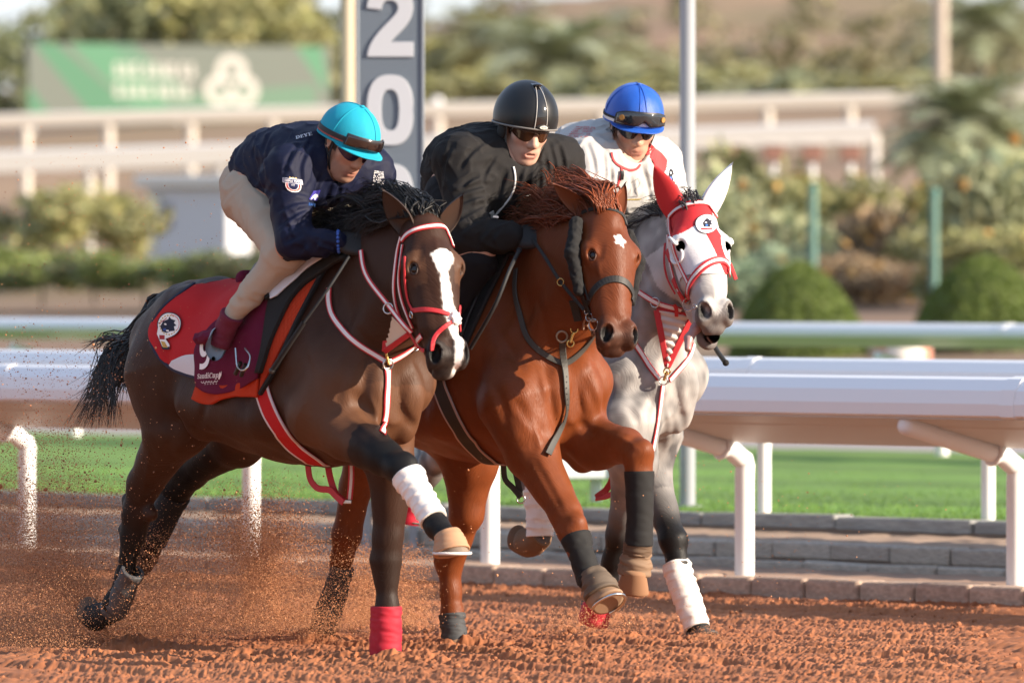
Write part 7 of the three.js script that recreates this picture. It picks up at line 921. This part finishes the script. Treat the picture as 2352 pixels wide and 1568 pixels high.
  h.add('bell_boot', h.lp(sleeve([q(1358, 1322, .13), q(1374, 1345, .13), q(1384, 1368, .13)], [.052, .066, .074], { n: 14, rough: .006, wrap: .006, turns: 2 })), bellD); h.add('hoof', h.lp(hoofGeo(q(1395, 1386, .13), q(1370, 1345, .13).sub(q(1392, 1384, .13)).normalize(), h.fr.F.clone().add(V3(.3, 0, 0)), 1.15)), hoofM); 
  { const b = q(1397, 1388, .13), up = q(1370, 1345, .13).sub(q(1392, 1384, .13)).normalize(), f = h.fr.F.clone().add(V3(.3, 0, 0)).addScaledVector(up, -h.fr.F.dot(up)).normalize(), s = V3().crossVectors(up, f), P = []; for (let i = 0; i <= 20; i++) { const a = -2.2 + 4.4 * i / 20; P.push(b.clone().addScaledVector(f, Math.cos(a) * .074).addScaledVector(s, Math.sin(a) * .062).addScaledVector(up, -.002)); } h.add('horseshoe', h.lp(tube(P, .007, 40, 6)), mat(lin(.62, .60, .57), .25, { metalness: 1 })); }
  h.add('leg_boot', h.lp(sleeve([q(1468, 1082, -.14), q(1469, 1140, -.14), q(1469, 1200, -.14), q(1467, 1252, -.14)], [.060, .056, .053, .058], { n: 34, rough: .002 })), bootK); h.add('leg_boot', h.lp(sleeve([q(1466, 1246, -.14), q(1464, 1262, -.14), q(1463, 1276, -.14)], [.057, .059, .056], { n: 10, rough: .004 })), mat(lin(.10, .06, .035), .85));
  h.add('bell_boot', h.lp(sleeve([q(1464, 1264, -.14), q(1460, 1290, -.14), q(1457, 1318, -.14)], [.052, .064, .068], { n: 14, rough: .005, wrap: .005, turns: 2 })), bell); h.add('hoof', h.lp(hoofGeo(q(1452, 1362, -.14), q(1462, 1290, -.14).sub(q(1452, 1362, -.14)), V3(.1, .2, -1), 1.12)), mud);
}
{ const r = r2, pt = r.fr.pt, k = thing('whip', 'thin black riding whip along the shoulder of the chestnut horse', 'whip', pt(1168, 624, .3)); const lp = g => { g.translate(-k.position.x, -k.position.y, -k.position.z); return g; }; part('shaft', lp(tube([pt(1192, 575, .22), pt(1168, 624, .36), pt(1138, 698, .42), pt(1080, 800, .45)], .0085, 18, 8)), mat(lin(.008, .008, .009), .7), k); const e = new THREE.SphereGeometry(.012, 10, 8), p = pt(1192, 575, .22); e.translate(p.x, p.y, p.z); part('cap', lp(e), BLACKC, k); }
// ================= grey
{
  const h = grey, pt = h.fr.pt, hd = h.hd, S = h.fr.loc, tc = trunkCore(h.fr), hc = headCore(h); const hm = hairMat(.024, .024, .028, .5);
  h.add('mane', h.lp(hair([
    ...maneLocks(h, 1100, [[1468, 575], [1500, 520], [1535, 490], [1565, 474]], t => .5, t => .8, { len: .20, drop: .6 }),
    ...maneLocks(h, 700, [[1470, 585], [1500, 530], [1560, 480]], t => .15, t => 1, { len: .22, drop: 1.2, side: .3 }),
    ...maneLocks(h, 200, [[1555, 480], [1580, 470], [1610, 466]], t => .8, t => .6, { len: .14, drop: .25, per: 7, j: .25, w: .0028 })], .005, 7)), hm);
  h.add('tail', h.lp(hair(locks(160, () => { const s = gauss() * .05, b = S(-.74, 1.38, gauss() * .03); return { pts: [b, S(-.9, 1.38, s), S(-1.05, 1.2 + gauss() * .04, s * 1.6), S(-1.2 + gauss() * .06, .95 + gauss() * .1, s * 2)], w: rr(.004, .008), k: rr(.7, 1.3) }; }), .006, 9)), hm);
  // hood
  const na = 150, nb = 90, grid = []; const red = [.50, .014, .020], wht = [.78, .78, .80];
  const hoodPt = (a, th) => { const o = hd.P(a, -.085, 0), d = hd.N.clone().multiplyScalar(Math.cos(th)).addScaledVector(hd.L, Math.sin(th)), q = h.f.hit(o.clone().addScaledVector(d, .34), d.clone().negate(), .4); return q ? q.p.addScaledVector(q.n, .005) : o.addScaledVector(d, .1); };
  const hoodG = (() => { const rows = []; for (let j = 0; j <= nb; j++) { const r = []; for (let i = 0; i <= na; i++) { const th = lerp(-1.8, 1.8, i / na), amax = .415 - .05 * Math.pow(Math.sin(th), 2), a = lerp(-.015, amax, j / nb); r.push(hoodPt(a, th)); } rows.push(r); } for (let k = 0; k < 2; k++) { const q = rows.map(r => r.map(p => p.clone())); for (let j = 0; j <= nb; j++) for (let i = 1; i < na; i++) rows[j][i].copy(q[j][i]).multiplyScalar(2).add(q[j][i - 1]).add(q[j][i + 1]).multiplyScalar(.25); }
    return sheet(nb, na, (u, v, i, j) => rows[j][i], { color: (p) => { const [a, n, l] = hd.inv(p); const b = .150 + .03 * sstep(.03, .11, -l) ; let r = a < b; const c0 = -.022 + Math.max(0, a - .15) * .34; if (a >= b && l > c0 && l < c0 + .085) r = true; if (l > 0 && Math.hypot((a - .235) / .075, (l - .115) / .045) < 1) r = false; if (l > c0 + .084) r = a > .27; if (l < -.10 && n < -.13 && a < .18) r = true; const mesh = 1 - .12 * (noise(a * 260, l * 260, n * 260) > .35 ? 1 : 0); return (r ? red : wht).map(v => v * mesh); } }); })();
  const hood = h.add('hood', h.lp(hoodG), new THREE.MeshPhysicalMaterial({ color: WHITE, vertexColors: true, roughness: .8, side: THREE.DoubleSide }));
  for (const s of [-1, 1]) { const p = []; for (let i = 0; i < 40; i++) { const t = i / 40 * 6.283, a = .235 + Math.cos(t) * .068, l = s * (.108 + Math.sin(t) * .004), o = hd.P(a, -.045 + Math.sin(t) * .040, s * .3), q = h.f.hit(o, hd.L.clone().multiplyScalar(-s), .4); p.push((q?.p ?? o).clone().addScaledVector(hd.L, s * .009)); } h.add('eye_cup', h.lp(tube(p, .007, 80, 8, true)), mat(lin(.80, .80, .80), .6), hood); }
  for (const s of [-1, 1]) { const e = new THREE.SphereGeometry(.030, 24, 16), p = hd.P(.234, -.014, s * .097); e.scale(.95, .75, .95); e.applyMatrix4(new THREE.Matrix4().makeBasis(hd.A, hd.N, hd.L)); e.translate(p.x, p.y, p.z); h.add('eye_opening', h.lp(e), mat(lin(.012, .010, .009), .12), hood); }
  const emb = canvasTex(256, 256, (g, w, hh) => { g.clearRect(0, 0, w, hh); g.fillStyle = '#1a1c28'; g.beginPath(); g.arc(128, 128, 126, 0, 7); g.fill(); g.fillStyle = '#f2f2f2'; g.beginPath(); g.arc(128, 128, 116, 0, 7); g.fill(); g.strokeStyle = '#4a4a55'; g.lineWidth = 13; g.setLineDash([6, 8]); g.beginPath(); g.arc(128, 128, 96, 2.4, 7.0); g.stroke(); g.setLineDash([]); g.fillStyle = '#16182a'; g.beginPath(); g.moveTo(96, 170); g.lineTo(86, 120); g.lineTo(112, 78); g.lineTo(130, 54); g.lineTo(150, 76); g.lineTo(184, 90); g.lineTo(172, 118); g.lineTo(190, 140); g.lineTo(166, 150); g.lineTo(168, 176); g.fill(); g.fillStyle = '#fff'; g.fillRect(110, 112, 20, 12); g.fillStyle = '#3a70b8'; g.fillRect(116, 140, 24, 22); g.fillStyle = '#b5222a'; g.fillRect(66, 182, 124, 22); });
  { const q = h.f.px(1622, 516), n = q.n, up = hd.A.clone().negate(), x = V3().crossVectors(up, n).normalize(), y = V3().crossVectors(n, x), pos = []; const g = decal(h.f, [[1596, 540], [1648, 538], [1646, 492], [1596, 494]], 12, 12, .0085); h.add('emblem', h.lp(g), printMat(emb), hood); }
  const hf = { lift: .009, core: hc, t: .005 };
  strap(h, 'browband', [[1541, 500], [1552, 488], [1570, 477], [1600, 470], [1632, 470], [1652, 480], [1664, 496]], .022, RED, { ...hf, stripe: 1, sw: .7 });
  strap(h, 'noseband', [[1584, 682], [1585, 660], [1594, 640], [1612, 618], [1636, 601], [1656, 598], [1668, 608], [1675, 630]], .034, RED, { ...hf, stripe: 1, sw: .35 });
  strap(h, 'cheek_strap', [[1541, 502], [1545, 545], [1556, 590], [1572, 628], [1584, 650]], .017, RED, { ...hf, stripe: 1 }); strap(h, 'cheek_strap', [[1538, 540], [1541, 590], [1553, 640], [1566, 672], [1576, 690]], .015, RED, { ...hf, stripe: 1 }); strap(h, 'cheek_strap', [[1532, 560], [1530, 600], [1538, 640], [1556, 672]], .010, RED, hf);
  for (const [x, y] of [[1543, 588], [1557, 650], [1570, 676]]) strap(h, 'buckle_tab', [[x - 5, y - 10], [x, y], [x + 4, y + 10]], .024, RED, { lift: .013 });
  { const b = hd.P(.30, -.05, .12); free(h, 'strap_tab', [b, b.clone().add(V3(.012, -.03, 0)), b.clone().add(V3(.025, -.065, -.005))], V3(.3, 0, .95), .016, RED, { t: .006 }); }
  for (const [x, y, R] of [[1586, 700, .026], [1580, 690, .012], [1600, 706, .008]]) { const q = h.f.px(x, y); if (q) ring(h, q.p.clone().addScaledVector(q.n, .010), V3(-.5, 0, .86), R, .003, STEEL, 'bit_ring'); }
  // mouth: palate, lower lip rim and the tongue hanging out
  { const f = new Field(hd.P(.55, -.12, 0), hd.A, hd.N, hd.L, [-.12, -.16, -.16], [.16, .1, .1], .004); f.cap(hd.P(.60, -.118, -.012), hd.P(.61, -.135, -.058), .018, .020, .02); f.cap(hd.P(.61, -.135, -.058), hd.P(.66, -.150, -.094), .020, .018, .015); f.cap(hd.P(.66, -.150, -.094), hd.P(.72, -.150, -.108), .0175, .014, .015); h.add('tongue', h.lp(f.mesh()), mat(lin(.36, .215, .205), .35)); const m = new THREE.SphereGeometry(.036, 20, 14); m.scale(1.1, .8, 1.0); m.applyMatrix4(new THREE.Matrix4().makeBasis(hd.A, hd.N, hd.L)); const p = hd.P(.658, -.122, 0); m.translate(p.x, p.y, p.z); h.add('mouth', h.lp(m), mat(lin(.52, .21, .18), .35)); }
  // neck strap, bib, breast collar
  strap(h, 'rein', [[1476, 672], [1492, 684], [1510, 694], [1540, 703], [1566, 707]], .024, RED, { stripe: 1, sw: .6, lift: .016 }); const rq = h.f.px(1508, 693); if (rq) ring(h, rq.p.clone().addScaledVector(rq.n, .02), V3(-.5, 0, .86), .020, .003, STEEL, 'rein_ring'); strap(h, 'rein_stop', [[1553, 690], [1553, 705], [1553, 720]], .016, RED, { lift: .026 });
  { const z = h.f.px(1540, 780)?.p.z ?? 36, a = pt(1508, 712, 0), b = pt(1533, 842, 0), c = pt(1590, 726, 0); const z0 = Math.max(...[[1508, 712], [1533, 838], [1575, 740], [1540, 770]].map(([x, y]) => h.f.px(x, y)?.p.z ?? -9)) + .012; const fix = (p, x, y) => { const dir = rayDir(x, y), k = (z0 - CAMZ) / dir.z; return V3(0, EYE, CAMZ).addScaledVector(dir, k); }; const A = fix(a, 1508, 712), B = fix(b, 1533, 842), C = fix(c, 1590, 726); const g = sheetThick(20, 36, (u, v) => { const p = B.clone().lerp(A.clone().lerp(C, u), v); p.z += .006 * Math.sin(v * 46 + u * 2) + .01 * Math.sin(u * 3.1); return p; }, .004); h.add('bib', h.lp(g), cloth(lin(.72, .66, .62))); const V = (p, q2) => [p, p.clone().lerp(q2, .5).add(V3(0, 0, .006)), q2]; free(h, 'bib_edge', V(A, B), V3(-.1, 0, 1), .026, RED, { t: .008 }); free(h, 'bib_edge', V(C, B), V3(.1, 0, 1), .026, RED, { t: .008 }); free(h, 'bib_edge', V(A, C), V3(0, 0, 1), .022, RED, { t: .007 }); const s = fix(b, 1532, 852), e = fix(b, 1524, 874); h.add('snap', h.lp(tube([s, s.clone().lerp(e, .5), e], .006, 8, 8)), BRASS); ring(h, s, V3(0, 0, 1), .013, .0035, BRASS, 'snap_eye'); ring(h, e, V3(0, 0, 1), .017, .003, STEEL, 'breast_ring'); }
  strap(h, 'breast_collar', [[1456, 786], [1472, 812], [1490, 840], [1514, 872]], .023, RED, { stripe: 1, sw: .6, lift: .005 }); strap(h, 'breast_collar', [[1590, 790], [1582, 818], [1566, 842], [1534, 874]], .021, RED, { stripe: 1, sw: .7, lift: .006 });
  strap(h, 'breast_strap', [[1521, 884], [1516, 920], [1509, 960], [1502, 1000], [1496, 1035]], .022, RED, { stripe: 1, sw: .65, lift: .006 });
  free(h, 'loose_strap', [pt(1385, 1062, 0), pt(1402, 1076, 0), pt(1408, 1090, 0), pt(1396, 1120, 0), pt(1370, 1142, 0)], V3(-.2, .2, .95), .028, REDD, { t: .006 }); free(h, 'loose_strap', [pt(1370, 1144, 0), pt(1398, 1138, 0), pt(1428, 1122, 0)], V3(0, .3, .95), .026, RED, { t: .006 });
  strap(h, 'girth', [S(.20, 1.2, .45), S(.30, .95, .4), S(.33, .72, .1), S(.33, .72, -.1), S(.28, 1.0, -.4), S(.1, 1.3, -.4)], .08, REDD, { core: tc, lift: .004, t: .008 });
  { const f = new Field(h.fr.o, h.fr.F, h.fr.U, h.fr.R, [-.45, 1.2, -.45], [.45, 1.75, .45], .009); f.cap(S(-.26, 1.535, 0), S(.16, 1.545, 0), .055, .05, .05); f.cap(S(.20, 1.57, 0), S(.14, 1.55, 0), .045, .05, .04); for (const s of [-1, 1]) f.cap(S(-.05, 1.50, s * .12), S(.05, 1.34, s * .345), .05, .022, .05); h.add('saddle', h.lp(f.mesh()), mat(lin(.014, .013, .013), .45)); }
  // legs
  const W = mat(lin(.80, .74, .69), .9, { bumpMap: clothTex, bumpScale: .001 }), bootK = mat(lin(.014, .014, .015), .7), brown = mat(lin(.17, .095, .05), .8), hoofM = mat(lin(.05, .045, .042), .6), redB = mat(lin(.50, .010, .035), .7), q = (x, y, w) => pt(x, y, w);
  h.add('bandage', h.lp(sleeve([q(1220, 1088, .14), q(1228, 1130, .135), q(1238, 1190, .13), q(1240, 1232, .13)], [.050, .052, .054, .058], { n: 40, wrap: .005, turns: 6, rough: .003 })), W); h.add('bell_boot', h.lp(sleeve([q(1244, 1228, .13), q(1226, 1244, .13), q(1206, 1246, .13)], [.050, .058, .062], { n: 12 })), brown); h.add('hoof', h.lp(hoofGeo(q(1188, 1240, .13), q(1228, 1246, .13).sub(q(1188, 1240, .13)), V3(-.1, .9, 0), .95)), mat(lin(.14, .08, .045), .8));
  h.add('bell_boot', h.lp(sleeve([q(955, 1140, -.15), q(945, 1165, -.15), q(938, 1196, -.15)], [.045, .05, .056], { n: 12 })), redB); h.add('hoof', h.lp(hoofGeo(q(936, 1200, -.15), V3(.2, 1, 0), h.fr.F, .95)), hoofM);
  h.add('bell_boot', h.lp(sleeve([q(1396, 1330, .12), q(1384, 1362, .12), q(1370, 1400, .12), q(1362, 1428, .12)], [.052, .058, .064, .066], { n: 20, rough: .004 })), redB); h.add('hoof', h.lp(hoofGeo(q(1362, 1432, .12), V3(.1, 1, 0), h.fr.F, 1)), hoofM);
  h.add('bandage', h.lp(sleeve([q(1552, 1296, -.12), q(1566, 1340, -.12), q(1584, 1392, -.12), q(1602, 1444, -.12)], [.058, .058, .058, .056, .054], { n: 50, wrap: .006, turns: 7, rough: .003 })), W); h.add('hoof', h.lp(hoofGeo(q(1622, 1474, -.12), q(1600, 1440, -.12).sub(q(1622, 1474, -.12)).add(V3(0, .01, 0)), h.fr.F.clone().add(V3(.2, 0, 0)), .95)), hoofM);
  const pp = q(1366, 1428, .12); PRINTS.push({ x: pp.x - .02, z: pp.z + .35, r: .16, h: .018 }, { x: pp.x + .08, z: pp.z + .28, r: .12, h: .015 });
}
{ const r = r3, pt = r.fr.pt, k = thing('whip', 'black whip handle showing below the chin of the grey horse', 'whip', pt(1650, 810, -.25)); const lp = g => { g.translate(-k.position.x, -k.position.y, -k.position.z); return g; }; part('grip', lp(tube([pt(1636, 786, -.3), pt(1650, 810, -.3), pt(1666, 832, -.3)], .0105, 10, 10)), mat(lin(.020, .020, .020), .45), k); part('shaft', lp(tube([r.pts.wrL.clone(), pt(1590, 690, -.28), pt(1637, 788, -.3)], .006, 14, 8)), mat(lin(.02, .02, .02), .5), k); const e = new THREE.SphereGeometry(.014, 10, 8), p = pt(1667, 833, -.3); e.translate(p.x, p.y, p.z); part('cap', lp(e), BLACKC, k); }
// ---------------------------------------------------------------- thrown dirt
{
  const P = PRINTS, add = (x, y, w, h, r, hh, fr) => { const p = fr.pt(x, y, w); P.push({ x: p.x, z: p.z, r, h: hh }); };
  add(745, 1450, .165, 0, .16, .04, chestnut.fr); add(780, 1455, .165, 0, .12, -.03, chestnut.fr); add(1047, 1490, -.14, 0, .10, .03, chestnut.fr);
  add(300, 1470, .1, 0, .14, .05, bay.fr); add(1640, 1478, -.12, 0, .09, .03, grey.fr); add(520, 1450, .3, 0, .2, -.03, bay.fr); add(120, 1470, .2, 0, .2, .03, bay.fr);
}
for (let i = 0; i < 60; i++) { const p = at(rr(-200, 2550), 1400, rr(33, 41)), a = rr(.05, .09); PRINTS.push({ x: p.x, z: p.z, r: a, h: -.03 }, { x: p.x + a * .9, z: p.z - a * .6, r: a * .7, h: .014 }); }
buildTrack();
{
  const grain = new THREE.IcosahedronGeometry(1, 0), shades = [[.54, .25, .12], [.46, .20, .095], [.60, .30, .155], [.22, .10, .05]];
  const cloud = (name, label, n, gen, size) => { const m = new THREE.InstancedMesh(grain, mat(WHITE, .95), n), M = new THREE.Matrix4(), q = new THREE.Quaternion(), e = new THREE.Euler(); for (let i = 0; i < n; i++) { const p = gen(); const s = size() * (p.s ?? 1); q.setFromEuler(e.set(rnd() * 6, rnd() * 6, rnd() * 6)); M.compose(p.p, q, V3(s * rr(.7, 1.3), s * rr(.6, 1.2), s * rr(.7, 1.3))); m.setMatrixAt(i, M); const c = name === 'dirt_clods' ? [.30, .115, .05] : shades[rnd() < .12 ? 3 : Math.floor(rnd() * 3)], k = rr(.8, 1.2); m.setColorAt(i, lin(c[0] * k, c[1] * k, c[2] * k)); } m.name = numbered(name); scene.add(m); tag(m, label, 'dirt', null, 'stuff'); };
  const fine = () => 0.00108 * Math.exp(gauss() * .4);
  const gy = (x, z) => trackHeight(x, z);
  // each burst: pixel centre, depth, spread; grains fall off upwards
  const burst = (x0, x1, y0, y1, d0, d1, pw = 1.6) => () => { const x = lerp(x0, x1, rnd()) + gauss() * (x1 - x0) * .12, t = Math.pow(rnd(), pw), y = lerp(y1, y0, t) + gauss() * 14, d = rr(d0, d1), p = at(x, y, d); return { p }; };
  const plume = (fx, fy, ang, len, wid, d0, d1) => () => { const t = Math.pow(rnd(), .8), a = ang + gauss() * .16, r = t * len, x = fx + Math.cos(a) * r + gauss() * wid * t, y = fy + Math.sin(a) * r + gauss() * wid * t + 60 * t * t; const p = at(x, y, rr(d0, d1)); return { p, s: 1 }; };
  cloud('thrown_dirt', 'fine red brown dirt thrown up behind the hind legs of the bay horse', 330000, (() => { const A = burst(-60, 420, 1120, 1480, 36.0, 37.7, 1.8), B = plume(250, 1460, -2.2, 420, 70, 36.0, 37.2), C = burst(-80, 190, 960, 1490, 35.3, 37.2, 2.0), D = burst(280, 720, 1220, 1440, 35.6, 37.5, 1.7); return () => { const r = rnd(); return r < .42 ? A() : r < .6 ? B() : r < .74 ? C() : D(); }; })(), fine);
  cloud('thrown_dirt', 'red brown dirt spray below the belly of the bay horse', 130000, (() => { const A = plume(640, 1420, -1.9, 330, 40, 36, 37.3), B = plume(560, 1420, -1.25, 330, 34, 36, 37.3), C = burst(560, 880, 1250, 1430, 36.2, 37.6, 1.6), D = burst(800, 980, 1260, 1430, 36, 37.2, 1.5); return () => { const r = rnd(); return r < .3 ? A() : r < .5 ? B() : r < .78 ? C() : D(); }; })(), fine);
  cloud('thrown_dirt', 'small splash of dirt at the red boot of the grey horse', 8000, (() => { const A = burst(1270, 1470, 1395, 1450, 36.4, 37.2, 1.4), B = burst(690, 800, 1390, 1460, 35.6, 36.4, 1.4), C = burst(1590, 1660, 1450, 1480, 36.3, 36.8, 1.3); return () => { const r = rnd(); return r < .55 ? A() : r < .85 ? B() : C(); }; })(), fine);
  cloud('flying_grains', 'scattered flying grains and bits of dirt in the air at the left', 7000, (() => { const A = burst(-40, 560, 300, 1200, 34.6, 37, 1.5), B = burst(0, 300, 760, 1200, 34.8, 36.5, 1.2), C = burst(600, 1900, 1050, 1450, 34.8, 37, 1.6); return () => { const r = rnd(); return r < .35 ? A() : r < .8 ? B() : C(); }; })(), () => .0014 * Math.exp(gauss() * .45));
  cloud('dirt_clods', 'larger loose clods lying and flying over the dirt track', 1500, () => { const f = rnd(); if (f < .025) { const x = rr(0, 260), y = rr(1030, 1180); return { p: at(x + gauss() * 20, y, rr(35, 36.4)), s: .7 }; } const d = rr(32.6, 42), x = rr(-300, 2650), p = at(x, 1400, d); const v = RN.x * p.x + RN.z * p.z; p.y = (v > 4.4 ? -.2 : gy(p.x, p.z) + .003); return { p }; }, () => .0065 * Math.exp(gauss() * .4));
}
scene.traverse(o => { if (o.isMesh) { o.castShadow = true; o.receiveShadow = true; } });
camera.updateProjectionMatrix();
renderer.render(scene, camera);
